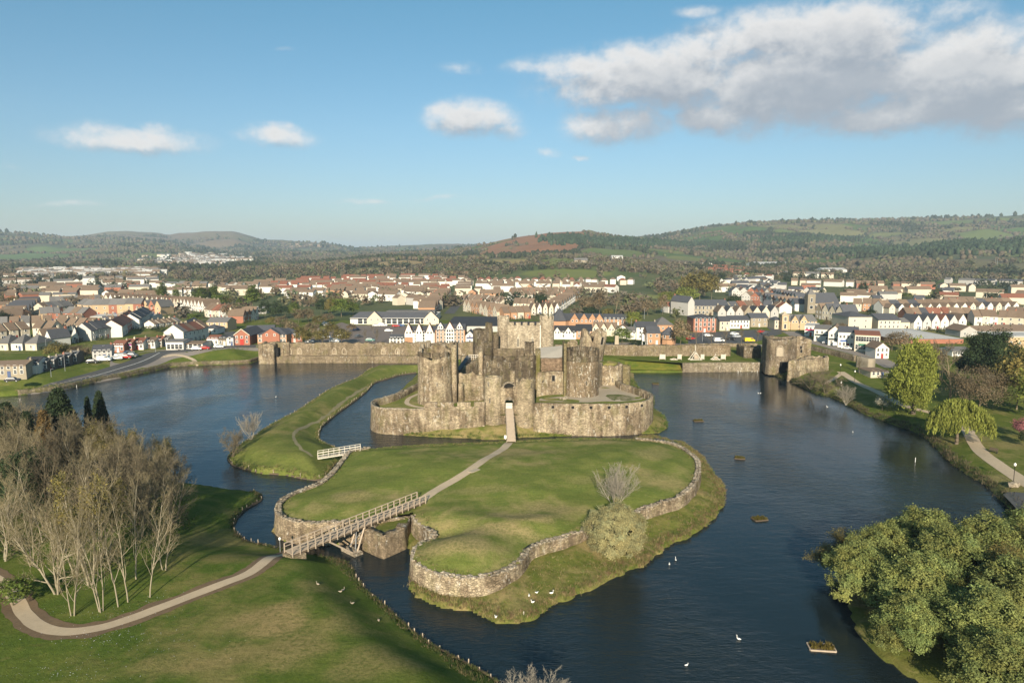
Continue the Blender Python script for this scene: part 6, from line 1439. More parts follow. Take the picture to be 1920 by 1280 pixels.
rd('road', [(1040, 592), (1050, 578), (1072, 566)], 8, 'estate street curving up below the green trees')

# ================================================================== TREES
def segs_mesh(name, A, B, ra, rb, sides, mat, col=None):
    A = np.asarray(A, float); B = np.asarray(B, float); d = B-A; L = np.linalg.norm(d, axis=1)[:, None]+1e-9; d = d/L
    t = np.where(np.abs(d[:, 2:3]) < .9, np.array([[0, 0, 1.]]), np.array([[1., 0, 0]])); p = np.cross(d, t); p /= np.linalg.norm(p, axis=1)[:, None]; q = np.cross(d, p)
    n = len(A); V = np.zeros((n, 2, sides, 3))
    for k in range(sides):
        a = 2*math.pi*k/sides; o = math.cos(a)*p+math.sin(a)*q
        V[:, 0, k] = A+o*np.reshape(ra, (-1, 1)); V[:, 1, k] = B+o*np.reshape(rb, (-1, 1))
    i = np.arange(n*2*sides).reshape(n, 2, sides); F_ = [np.stack([i[:, 0, k], i[:, 0, (k+1) % sides], i[:, 1, (k+1) % sides], i[:, 1, k]], -1) for k in range(sides)]
    return mesh_np(name, V.reshape(-1, 3), np.concatenate(F_), [mat], smooth=True)
def grow(seed, H_, stems=1, lean=.12, r0=.17, n1=12, n2=6, n3=5, start=.3, ang=(25, 50), ratio=.42, trop=.25, n4=0, twr=.016):
    """tapering limbs of a leafless tree: coarse limbs and fine twigs as two lists of segments"""
    r = np.random.default_rng(seed); big = []; fine = []; tips = []
    def branch(p, d, L, rad, lvl):
        k = (9, 6, 4, 3, 2)[lvl]; st = L/k; pts = [p]; d = d/np.linalg.norm(d)
        for i in range(k):
            d = d+r.normal(0, (.07, .12, .16, .2, .2)[lvl], 3)+np.array((0, 0, trop*(.35 if lvl == 0 else .55)*st/max(L, .1)*2))
            d = d/np.linalg.norm(d); p = p+d*st; pts.append(p)
        rr = rad*(1-np.linspace(0, 1, k+1)*(.72 if lvl == 0 else .8))
        rr = np.maximum(rr, twr*.7)
        for i in range(k): (big if lvl <= 1 else fine).append((pts[i], pts[i+1], rr[i], rr[i+1]))
        nc = (n1, n2, n3, n4, 0)[lvl]
        if nc == 0: tips.append(pts[-1]); return
        for c in range(nc):
            f = start+(1-start)*(c+r.random())/nc if lvl == 0 else .2+.8*(c+r.random())/nc
            x = f*k; i = min(int(x), k-1); q = pts[i]+(pts[i+1]-pts[i])*(x-i); dd = pts[i+1]-pts[i]; dd = dd/np.linalg.norm(dd)
            a = R(r.uniform(*ang)); az_ = r.uniform(0, 2*math.pi); t_ = np.array((0, 0, 1.)) if abs(dd[2]) < .9 else np.array((1., 0, 0))
            u = np.cross(dd, t_); u /= np.linalg.norm(u); v = np.cross(dd, u)
            nd = dd*math.cos(a)+(u*math.cos(az_)+v*math.sin(az_))*math.sin(a)
            Lc = L*ratio*(1.15-.55*f if lvl == 0 else 1.1-.4*f)*r.uniform(.75, 1.2)
            branch(q, nd, Lc, max(rr[i]*.55, twr), lvl+1)
    for s in range(stems):
        a = 2*math.pi*s/max(stems, 1)+r.uniform(-.5, .5); ln = lean*(1 if stems > 1 else .3)*r.uniform(.6, 1.4)
        branch(np.array((math.cos(a)*.22*(stems > 1), math.sin(a)*.22*(stems > 1), -.3)), np.array((math.cos(a)*ln, math.sin(a)*ln, 1.)), H_*r.uniform(.85, 1.0), r0*r.uniform(.75, 1.1), 0)
    return big, fine, np.array(tips)
def bare(seed, mt, mw, sides=6, **kw):
    big, fine, tips = grow(seed, **kw)
    f = lambda L, i: np.array([s[i] for s in L])
    return segs_mesh('trunk', f(big, 0), f(big, 1), f(big, 2), f(big, 3), sides, mt), segs_mesh('crown', f(fine, 0), f(fine, 1), f(fine, 2), f(fine, 3), 3, mw), tips
def leaves_np(C, per, spread, size, r, flat=.5, elong=1.0, tone=.25, up=.5, cen=None):
    """leaf-sized faces gathered about the points C"""
    C = np.asarray(C); n = len(C)*per; c = np.repeat(C, per, 0); P = c+r.normal(0, 1, (n, 3))*np.asarray(spread)
    nrm = r.normal(0, 1, (n, 3))+np.array((0, 0, up))
    if cen is not None: o_ = P-np.asarray(cen); nrm = nrm*.75+o_/(np.linalg.norm(o_, axis=1)[:, None]+1e-6)*1.25
    nrm /= np.linalg.norm(nrm, axis=1)[:, None]
    t = np.cross(nrm, r.normal(0, 1, (n, 3))); t /= np.linalg.norm(t, axis=1)[:, None]; b = np.cross(nrm, t)
    s = size*r.uniform(.6, 1.35, (n, 1)); t = t*s*elong; b = b*s*.5
    V = np.stack([P-t, P-b*1.0, P+t, P+b*1.0], 1).reshape(-1, 3); F_ = np.arange(n*4).reshape(n, 4)
    ct = np.repeat(r.uniform(1-tone, 1+tone, (len(C), 1)), per, 0)*r.uniform(.8, 1.2, (n, 1)); hue = np.repeat(r.uniform(-.08, .08, (len(C), 1)), per, 0)
    col = np.concatenate([ct*(1+hue), ct, ct*(1-hue)], 1)
    return V, F_, np.repeat(col, 4, 0)
def leaf_me(name, V, F_, col, mat): return mesh_np(name, V, F_, [mat], col=col)
def dome_pts(r, n, rx, ry, rz, zc, lo=-.35, inner=.62):
    d = r.normal(0, 1, (n*3, 3)); d /= np.linalg.norm(d, axis=1)[:, None]; d = d[d[:, 2] > lo][:n]
    k = r.uniform(inner, 1.0, (len(d), 1)); lump = 1+.22*np.sin(d[:, :1]*5+r.random()*6)*np.cos(d[:, 1:2]*4+r.random()*6)+.12*np.sin(d[:, 2:3]*9+d[:, :1]*6)
    return d*k*lump*np.array((rx, ry, rz))+np.array((0, 0, zc))
def simple_trunk(h, r0, mat, seed=0, lean=0.0):
    r = np.random.default_rng(seed); b = MB(); p = np.array((0, 0, -.4)); n = 5
    for i in range(n):
        q = p+np.array((r.normal(0, .04*h/n)+lean, r.normal(0, .04*h/n), h/n)); b.bar(p, q, r0*(1-.12*i), 7, r0*(1-.12*(i+1))); p = q
    for k in range(5):
        a = k*1.26+r.random(); b.bar(p-(0, 0, h*.25*r.random()), p+np.array((math.cos(a)*h*.35, math.sin(a)*h*.35, h*.35)), r0*.4, 5, r0*.12)
    return b.mesh('trunk', mat, smooth=True)
KINDS = {}
def kind(k, lst): KINDS[k] = lst
M_silver = plain('silver_bark', (.30, .265, .21), .95, .3, 2)
# leafless trees of the near wood
kind('birch', [bare(200+i, M_trunk, M_twig, H_=13.0, stems=(2, 3, 1)[i], r0=.115, lean=.13, n1=14, n2=8, n3=5, start=.17, ang=(20, 52), ratio=.38, trop=.42, twr=.015)[:2] for i in range(3)])
kind('bare', [bare(220+i, M_trunk, M_twig, H_=9.5, stems=(3, 2, 4)[i], r0=.16, lean=.28, n1=12, n2=8, n3=7, start=.22, ang=(22, 55), ratio=.46, trop=.28, twr=.017)[:2] for i in range(3)])
kind('bare_brown', [bare(230+i, M_twig_b, M_twig_b, H_=9.0, stems=(2, 3)[i], r0=.17, lean=.25, n1=12, n2=8, n3=7, start=.2, ang=(25, 58), ratio=.48, trop=.2, twr=.018)[:2] for i in range(2)])
kind('silver', [bare(240+i, M_silver, M_silver, 5, H_=7.2, stems=11, r0=.062, lean=.46, n1=13, n2=8, n3=5, start=.2, ang=(14, 40), ratio=.42, trop=.35, twr=.011)[:2] for i in range(2)])
kind('round_bare', [bare(245, M_twig_b, M_twig_b, H_=9.0, stems=4, r0=.2, lean=.42, n1=13, n2=9, n3=7, start=.15, ang=(25, 60), ratio=.5, trop=.1, twr=.02)[:2]])
tb, tf, tt = grow(250, 13.5, 2, .12, .17, 13, 6, 4, .35, (18, 42), .36, .5)
r_ = np.random.default_rng(3); f = lambda L, i: np.array([s[i] for s in L])
kind('olive_birch', [(segs_mesh('trunk', f(tb, 0), f(tb, 1), f(tb, 2), f(tb, 3), 6, M_trunk), leaf_me('crown', *leaves_np(tt[::2], 10, .28, .13, r_, elong=1.2), L_olive))])
def lobed(seed, rx, rz, zc, nl, ncl, per, size, sp, mat, th, tone=.16):
    # a crown of several separate domes with deep gaps between them
    r = np.random.default_rng(seed); Vs, Cs = [], []
    for i in range(nl):
        a = i*2.399+r.uniform(-.3, .3); k = math.sqrt((i+.4)/nl); q = np.array((math.cos(a)*k*rx*.72, math.sin(a)*k*rx*.72, zc+rz*(.55-.95*k*k)+r.uniform(-.35, .35))); lr = rx*r.uniform(.30, .43)
        C = dome_pts(r, ncl, lr, lr, lr*1.25, 0, -.35, .72)+q; V, F_, c = leaves_np(C, per, sp, size, r, cen=q-np.array((0, 0, lr*.4)), tone=tone); Vs.append(V); Cs.append(c*r.uniform(.72, 1.22)*np.array([[1+r.uniform(-.07, .10), 1, .9]]))
    V = np.concatenate(Vs); return simple_trunk(th, .18, M_twig_b, seed), leaf_me('crown', V, np.arange(len(V)).reshape(-1, 4), np.concatenate(Cs), mat)
def sallow(seed, rx, ry, rz, zc, ncl, per, size, sp, mat, th, name='crown', lo=-.45, inner=.66):
    r = np.random.default_rng(seed); C = dome_pts(r, ncl, rx, ry, rz, zc, lo, inner); V, F_, c = leaves_np(C, per, sp, size, r, cen=(0, 0, zc-rz*.35))
    return simple_trunk(th, .18, M_twig_b, seed), leaf_me('crown', V, F_, c, mat)
kind('sallow', [lobed(260+i, 4.9, 4.6, 4.4, 12, 36, 95, .125, (.27, .27, .24), L_sallow, 3.5) for i in range(2)])
tb2, tf2, tt2 = grow(266, 8.6, 4, .4, .13, 12, 7, 4, .2, (20, 52), .46, .2); f2 = lambda L, i: np.array([s[i] for s in L])
kind('sallow_sparse', [(segs_mesh('trunk', f2(tb2, 0), f2(tb2, 1), f2(tb2, 2), f2(tb2, 3), 6, M_trunk), leaf_me('crown', *leaves_np(tt2[::1], 16, .34, .12, r_, cen=(0, 0, 3)), L_olive))])
kind('ball_shrub', [sallow(270, 3.7, 3.5, 3.4, 3.2, 620, 110, .095, (.22, .22, .20), leaf_mat('catkin_buds', (.270, .250, .122), .2, .2), 2.5, lo=-.8, inner=.84)])
def willow(seed, rx, rz, th, mat, n=620, per=24):
    r = np.random.default_rng(seed); a = r.uniform(0, 2*math.pi, n); k = np.sqrt(r.uniform(.03, 1, n)); top = th+rz*(1-.75*k**2)*r.uniform(.75, 1.06, n)
    lump = 1+.16*np.sin(a*3+seed)+.10*np.sin(a*7)
    x = np.cos(a)*k*rx*lump; y = np.sin(a)*k*rx*lump; L = r.uniform(.25, .62, n)*(top)*(.55+.45*k); C = []
    for j in range(per):
        f_ = j/per; C.append(np.stack([x*(1+.10*f_)+r.normal(0, .09, n), y*(1+.10*f_)+r.normal(0, .09, n), top-L*f_], 1))
    C = np.stack(C, 1).reshape(-1, 3); n2 = len(C); s = np.repeat(r.uniform(.7, 1.3, (n, 1)), per, 0)
    t = np.array((0, 0, 1.))+r.normal(0, .35, (n2, 3)); b = np.cross(t, r.normal(0, 1, (n2, 3))); b /= np.linalg.norm(b, axis=1)[:, None]
    t = t*.26; b = b*.075; V = np.stack([C-t, C-b, C+t, C+b], 1).reshape(-1, 3)
    col = np.repeat(np.concatenate([s*1.02, s, s*.95], 1), 4, 0)*np.repeat(r.uniform(.8, 1.2, (n2, 1)), 4, 0)
    return simple_trunk(th*.9, .34, M_bark, seed), leaf_me('crown', V, np.arange(n2*4).reshape(-1, 4), col, mat)
kind('willow', [willow(280, 4.6, 4.2, 4.0, L_willow, 700)])
def tall_willow(seed):
    r = np.random.default_rng(seed); Cs = []
    for (x, y, z, rx, rz, n) in ((0, 0, 12.6, 3.4, 4.2, 210), (-2.6, .5, 8.6, 3.0, 4.0, 170), (2.6, -.4, 8.4, 3.4, 3.8, 190), (-3.6, -1, 5.0, 2.6, 3.0, 110), (3.9, .6, 5.6, 2.6, 3.2, 120), (.3, -2.2, 7.0, 3.2, 4.2, 180)):
        d = dome_pts(r, n, rx, rx, rz, 0, -.8, .6)+np.array((x, y, z)); Cs.append(d)
    C = np.concatenate(Cs); n = len(C); per = 26; c = np.repeat(C, per, 0); dz = r.exponential(.65, (n*per, 1)); P = c+np.concatenate([r.normal(0, .30, (n*per, 2)), -dz+.3], 1)
    n2 = len(P); t = np.array((0, 0, 1.))+r.normal(0, .45, (n2, 3)); b = np.cross(t, r.normal(0, 1, (n2, 3))); b /= np.linalg.norm(b, axis=1)[:, None]; t = t*.24; b = b*.10
    V = np.stack([P-t, P-b, P+t, P+b], 1).reshape(-1, 3); s = np.repeat(r.uniform(.72, 1.28, (n, 1)), per, 0)*r.uniform(.8, 1.2, (n2, 1))
    return simple_trunk(6, .5, M_bark, seed), leaf_me('crown', V, np.arange(n2*4).reshape(-1, 4), np.repeat(np.concatenate([s, s, s*.9], 1), 4, 0), L_willow)
kind('tall_willow', [tall_willow(283)])
def conifer(seed, h, rad, mat, size=.22, n=900, per=16, pw=.9):
    r = np.random.default_rng(seed); u = r.random(n)**.8; z = h*(.08+.92*u); rr = rad*(1-u)**pw*r.uniform(.55, 1.05, n)+.1; a = r.uniform(0, 2*math.pi, n)
    C = np.stack([np.cos(a)*rr, np.sin(a)*rr, z-.12*rr], 1); V, F_, c = leaves_np(C, per, (.22, .22, .12), size, r, elong=1.3, tone=.3)
    b = MB(); b.bar((0, 0, -.4), (0, 0, h*.9), .2, 6, .05); return b.mesh('trunk', M_bark), leaf_me('crown', V, F_, c, mat)
kind('conifer', [conifer(290, 13, 4.2, L_dark, .24, 1000, 20, .75), conifer(291, 12, 2.4, L_dark)]); kind('rust_conifer', [conifer(292, 12, 3.4, L_rust)])
kind('yew', [sallow(295, 4.4, 4.4, 4.6, 6.2, 200, 120, .2, (.55, .55, .4), L_dark, 5)])
kind('park_round', [sallow(297, 4.6, 4.6, 3.9, 4.2, 320, 46, .11, (.42, .42, .36), L_brown, 4, lo=-.5, inner=.55)])
kind('pink', [sallow(298, 2.2, 2.2, 1.6, 3.0, 70, 60, .13, (.35, .35, .3), L_pink, 2.2)])
# small-leaved crowns for the trees of the town
def towntree(seed, rx, rz, zc, mat, ncl=70, per=16, size=.42, sp=.6): return sallow(seed, rx, rx, rz, zc, ncl, per, size, (sp, sp, sp*.8), mat, zc*.8)
for nm, mt in (('t_brown', L_brown), ('t_olive', L_olive), ('t_green', L_green), ('t_dark', L_dark), ('t_yellow', L_willow), ('t_white', L_ivory)):
    kind(nm, [towntree(300+i*7+sum(map(ord, nm)), 4.0, 4.2, 5.2, mt, 80, 26 if nm != 't_brown' else 22, .34) for i in range(2)])
kind('t_poplar', [towntree(340+i, 2.6, 7.0, 8.0, L_green, 110, 24, .38, .55) for i in range(2)])
kind('t_bare', [bare(350+i, M_twig_b, M_twig_b, 5, H_=9.5, stems=1, r0=.2, n1=12, n2=7, n3=5, start=.3, ang=(25, 50), ratio=.45, trop=.3, twr=.035)[:2] for i in range(2)])
KH = {'birch': 14, 'bare': 10, 'bare_brown': 9.5, 'silver': 8.2, 'round_bare': 9, 'olive_birch': 14, 'sallow': 8.8, 'sallow_sparse': 9.4, 'ball_shrub': 6.8, 'willow': 8.2, 'tall_willow': 17, 'conifer': 13, 'rust_conifer': 12, 'yew': 10.8,
      'park_round': 8.1, 'pink': 4.6, 't_brown': 9.4, 't_olive': 9.4, 't_green': 9.4, 't_dark': 9.4, 't_yellow': 9.4, 't_white': 9.4, 't_poplar': 15, 't_bare': 10.5}
KW = {'t_poplar': 5.6, 't_brown': 8.4, 't_olive': 8.4, 't_green': 8.4, 't_dark': 8.4, 't_yellow': 8.4, 't_white': 8.4, 't_bare': 8, 'willow': 9.4, 'tall_willow': 12.6, 'conifer': 8, 'yew': 9, 'park_round': 9.4, 'sallow': 9.4, 'pink': 4.6, 'birch': 7, 'olive_birch': 7, 'ball_shrub': 7.2, 'silver': 7, 'round_bare': 9, 'bare': 8, 'bare_brown': 8}
CATN = {'birch': ('bare_tree', 'tree'), 'ball_shrub': ('shrub', 'shrub'), 'conifer': ('conifer', 'tree')}
rt = random.Random(11)
def tree(k, loc, h, label, group=None, w_=None, name='tree', cat='tree', rz=None):
    v = KINDS[k][rt.randrange(len(KINDS[k]))]; s = h/KH[k]; sw = s if w_ is None else w_/KW.get(k, KH[k]*.8)
    t = thing(name, label, cat, loc, rt.uniform(0, 6.28) if rz is None else rz, group); t.scale = (sw, sw, s)
    inst('trunk', v[0], t); inst('crown', v[1], t); return t
def pxtree(k, x, yb, yt, wpx, label, group=None, name='tree', cat='tree', loc=None, pf=GL):
    p = pf(x, yb) if loc is None else loc; Y = p[1]; h = max(zat(Y, yt)-p[2], 1.5); return tree(k, p, h, label, group, wpx/F*Y/.985, name, cat)

# ---- the near wood on the left
front = [(137, 1153, 930, 'birch', 'three-stemmed pale tree leaning over the path bend'), (190, 1146, 905, 'birch', 'tall pale twin-trunked tree just behind the path'), (222, 1137, 915, 'birch', 'tallest pale tree of the middle clump by the path'), (240, 1128, 900, 'birch', 'pale tree at the lake side of the middle clump by the path'),
         (281, 1119, 925, 'birch', 'lone pale tree standing out on the grass, casting a long thin shadow'), (308, 1068, 925, 'birch', 'slender pale tree behind the lone tree'), (170, 1095, 885, 'olive_birch', 'tall birch with olive catkins rising above the path clump'), (108, 1112, 960, 'bare', 'bushy many-stemmed bare tree by the path bend'), (255, 1085, 900, 'birch', 'pale bare tree in the shade behind the middle clump'),
         (60, 1060, 900, 'birch', 'pale bare tree above the small clearing'), (100, 1040, 870, 'birch', 'pale forked tree at the edge of the clearing')]
for x, yb, yt, k, lab in front: pxtree(k, x, yb, yt, {'birch': 88, 'olive_birch': 110, 'bare': 110}[k], lab, None, 'bare_tree' if k != 'olive_birch' else 'birch_tree', loc=GP(x, yb))
WOOD = np.array([GP(x, y)[:2] for x, y in [(-40, 1075), (40, 1050), (110, 1080), (180, 1075), (250, 1070), (300, 1045), (335, 1000), (352, 950), (345, 922)]]+[G(x, y, 2)[:2] for x, y in [(240, 884), (110, 853), (-60, 828), (-320, 815)]]+[np.array((-150, 95)), np.array((-95, 86))])
taken = [np.array(GP(x, yb)[:2]) for x, yb, *_ in front]; cand = []
rw = np.random.default_rng(12)
for _ in range(9000):
    p = np.array((rw.uniform(-165, -38), rw.uniform(84, 172)))
    u_, v_ = project(p[0], p[1], 3.0)
    if u_ < -110: continue
    if sdist(WOOD, p[:1], p[1:])[0] < .6: continue
    cl = G(70, 1075, 3.3)
    if np.hypot(*(p-cl[:2])) < 6: continue
    if all(np.hypot(*(p-q)) > (4.9 if p[1] < 108 else 3.9) for q in taken): taken.append(p); cand.append(p)
cand.sort(key=lambda p: p[1]); ranks = [cand[i:i+14] for i in range(0, len(cand), 14)]
for ri_, rank in enumerate(ranks):
    for i, p in enumerate(sorted(rank, key=lambda p: p[0]/p[1])):
        z = float(parkz(np.array([p[0]]), np.array([p[1]]))[0]); u_, v_ = project(p[0], p[1], z)
        edge = sstep(170, 350, u_); x = rw.random()
        k = 'birch' if (x < .30 and ri_ < 4 and u_ < 300) else ('bare' if x < .62 else 'bare_brown')
        h = (12.3-3.6*edge-.42*ri_)*rw.uniform(.82, 1.1)
        if u_ < 60 and ri_ > 5: h *= .85
        tree(k, (*p, z-.1), h, f'{nth(i)} leafless tree from the left in the {nth(ri_)} rank of the lakeside wood', 'leafless trees of the lakeside wood', h*rw.uniform(.62, .85) if k != 'birch' else h*.5, 'bare_tree')
for i, (x, yb, yt, wpx, k, lab) in enumerate(((118, 858, 730, 88, 'conifer', 'broad dark conifer rising over the bare wood by the lake'), (171, 850, 737, 40, 'conifer', 'narrow dark conifer, left of the close pair'), (193, 848, 735, 44, 'conifer', 'narrow dark conifer, right of the close pair'),
     (92, 905, 772, 92, 'rust_conifer', 'rusty brown conifer inside the bare wood'), (58, 880, 764, 80, 'conifer', 'dark conifer half hidden among the bare trees at the lake'), (18, 852, 756, 74, 'conifer', 'dark conifer at the frame edge behind the bare wood'), (-15, 880, 772, 90, 'yew', 'dark evergreen mass at the frame edge of the wood'), (140, 1075, 960, 80, 'olive_birch', 'yellow-green budding birch in the clump by the path'), (205, 1050, 905, 80, 'olive_birch', 'second yellow-green birch behind the path clump'), (60, 985, 850, 90, 'yew', 'dark ivy-clad evergreen deep in the bare wood'), (25, 1135, 1085, 75, 't_green', 'bright green leafing shrub at the path entrance'), (208, 900, 805, 80, 'sallow_sparse', 'greenish budding tree in the middle of the bare wood'), (300, 905, 830, 60, 'sallow_sparse', 'greenish shrub at the lake edge of the wood'))):
    pxtree(k, x, yb, yt, wpx, lab, None, 'conifer' if 'conifer' in k else ('evergreen_tree' if k == 'yew' else 'tree'), loc=GP(x, yb))
# undergrowth beneath, leaves coloured darker to paint the wood's deep shade
C = []
for _ in range(900):
    p = np.array((rw.uniform(-150, -40), rw.uniform(84, 170)))
    if sdist(WOOD, p[:1], p[1:])[0] > -.5 and np.hypot(*(p-G(70, 1075, 3.3)[:2])) > 6: C.append((*p, float(parkz(p[:1], p[1:])[0])+.35))
V, F_, c = leaves_np(np.array(C)+(0, 0, .3), 60, (1.0, 1.0, .6), .17, rw)
o = inst('undergrowth', leaf_me('undergrowth', V, F_, c, leaf_mat('bramble', (.034, .038, .017), .4, .1))); tag(o, 'shade-coloured ivy and bramble undergrowth below the bare trees', 'undergrowth', kind='stuff')

# ---- trees on the islands
pxtree('silver', 1155, 948, 868, 84, 'silvery bare fan-shaped tree on the island lawn behind the round shrub', loc=GH(1155, 948), name='bare_tree')
pxtree('ball_shrub', 1157, 1034, 946, 102, 'large round pale olive shrub against the island wall', name='shrub', cat='shrub', loc=G(1157, 1034, 1.6))
pxtree('silver', 471, 820, 772, 46, 'small pale bare tree at the tip of the grass bank', loc=G(471, 822, 1.2), name='bare_tree')
pxtree('round_bare', 436, 852, 806, 42, 'rounded grey-brown shrub overhanging the lake at the bank tip', loc=G(436, 856, .6), name='shrub', cat='shrub')
# ---- sallows on the islet
isl = [(46, 86, 7.4, 10, 0), (52, 91, 8.0, 10, 0), (60, 95, 8.4, 12, 0), (49.5, 79, 8.6, 11, 0), (57, 85, 9.6, 12, 0), (66, 90, 9.4, 12, 0), (75, 93, 9.5, 12, 0), (52, 70, 8.8, 11, 0), (60, 76, 9.4, 12, 0), (69, 82, 9.6, 12, 1), (80, 86, 10, 13, 1), (58, 64, 7.5, 10, 0), (66, 71, 8.2, 11, 1), (90, 84, 10, 14, 1), (76, 74, 9.5, 13, 1), (54, 57, 6.5, 9, 0), (64, 60, 7.0, 10, 0), (49, 64, 7.2, 9, 0), (45.5, 73, 6.6, 8, 0), (48, 93, 5.0, 7, 1)]
LBL = ['at the lake-side tip', 'on the castle-facing edge', 'crowning the far edge', 'on the moat side', 'in the middle of the clump', 'behind the middle dome', 'at the far right edge', 'on the near moat side', 'just in front of the middle dome', 'with brownish thin crown in the middle', 'with thin twiggy crown at the right', 'low at the nearer edge', 'thin-crowned beside the nearer trees', 'with thin crown at the frame edge', 'thin-crowned near the frame edge', 'nearest the camera', 'nearest the frame corner', 'overhanging the near water', 'low and overhanging the raft', 'low brown one dipping in the lake']
for (x, y, h, w_, sp), lb in zip(isl, LBL):
    tree('sallow_sparse' if sp else 'sallow', (x, y, .6), h, f'rounded green sallow tree on the islet, {lb}', 'sallow trees on the islet', w_, 'sallow_tree')
t = tree('birch', (73, 66, 1), 12.5, 'pale-limbed bare tree standing in the sallows at the frame edge', None, 9, 'bare_tree')
t = tree('silver', G(1003, 1345, 2.4), 4.6, 'pale bare shrub tip rising at the bottom frame edge', None, 5, 'shrub', 'shrub')
# ---- lakeside park trees on the right
for k, x, yb, yt, wpx, lab, nm in (('tall_willow', 1712, 776, 636, 118, 'tall billowing yellow-green willow on the lake bank', 'willow_tree'), ('willow', 1793, 832, 748, 104, 'small golden weeping willow beside the gravel walk', 'willow_tree'), ('t_bare', 1779, 752, 632, 90, 'tall bare pale tree behind the two willows', 'bare_tree'),
     ('yew', 1852, 735, 625, 84, 'dark evergreen tree rising over the park', 'evergreen_tree'), ('park_round', 1836, 768, 688, 100, 'round brown-twigged park tree behind the golden willow', 'tree'), ('t_olive', 1906, 768, 645, 78, 'olive leafing tree at the right edge of the park', 'tree'), ('t_yellow', 1955, 790, 690, 90, 'yellow-green tree just past the frame edge', 'tree'),
     ('pink', 1917, 822, 788, 34, 'pink blossoming cherry at the right edge', 'cherry_tree'), ('t_dark', 1925, 838, 805, 30, 'dark clipped bush under the pink cherry', 'shrub'), ('round_bare', 1520, 728, 688, 50, 'brown bare shrub under the ruined wall', 'shrub'), ('round_bare', 1548, 736, 700, 40, 'brown bare shrub overhanging the lake by the ruins', 'shrub'),
     ('silver', 1586, 758, 720, 34, 'thin bare sapling on the lake bank', 'sapling'), ('t_white', 1654, 768, 742, 26, 'pale blossoming shrub under the tall willow', 'shrub'), ('t_bare', 1750, 720, 640, 70, 'bare pale tree partly behind the tall willow', 'bare_tree'), ('t_brown', 1690, 660, 622, 34, 'bare brown tree before the market hall', 'tree'), ('t_brown', 1672, 658, 625, 28, 'thin brown tree by the red-roofed shop', 'tree'),
     ('t_dark', 1820, 720, 660, 60, 'dark evergreen shrub mass below the yew', 'evergreen_tree'), ('t_bare', 1612, 700, 668, 26, 'small bare tree by the stone ramp wall', 'bare_tree'), ('t_olive', 1880, 745, 680, 60, 'olive bushy tree behind the round park tree', 'tree'), ('t_brown', 1745, 690, 650, 50, 'brown budding tree by the white pavilion', 'tree')):
    pxtree(k, x, yb, yt, wpx, lab, None, nm, 'shrub' if nm == 'shrub' else 'tree')
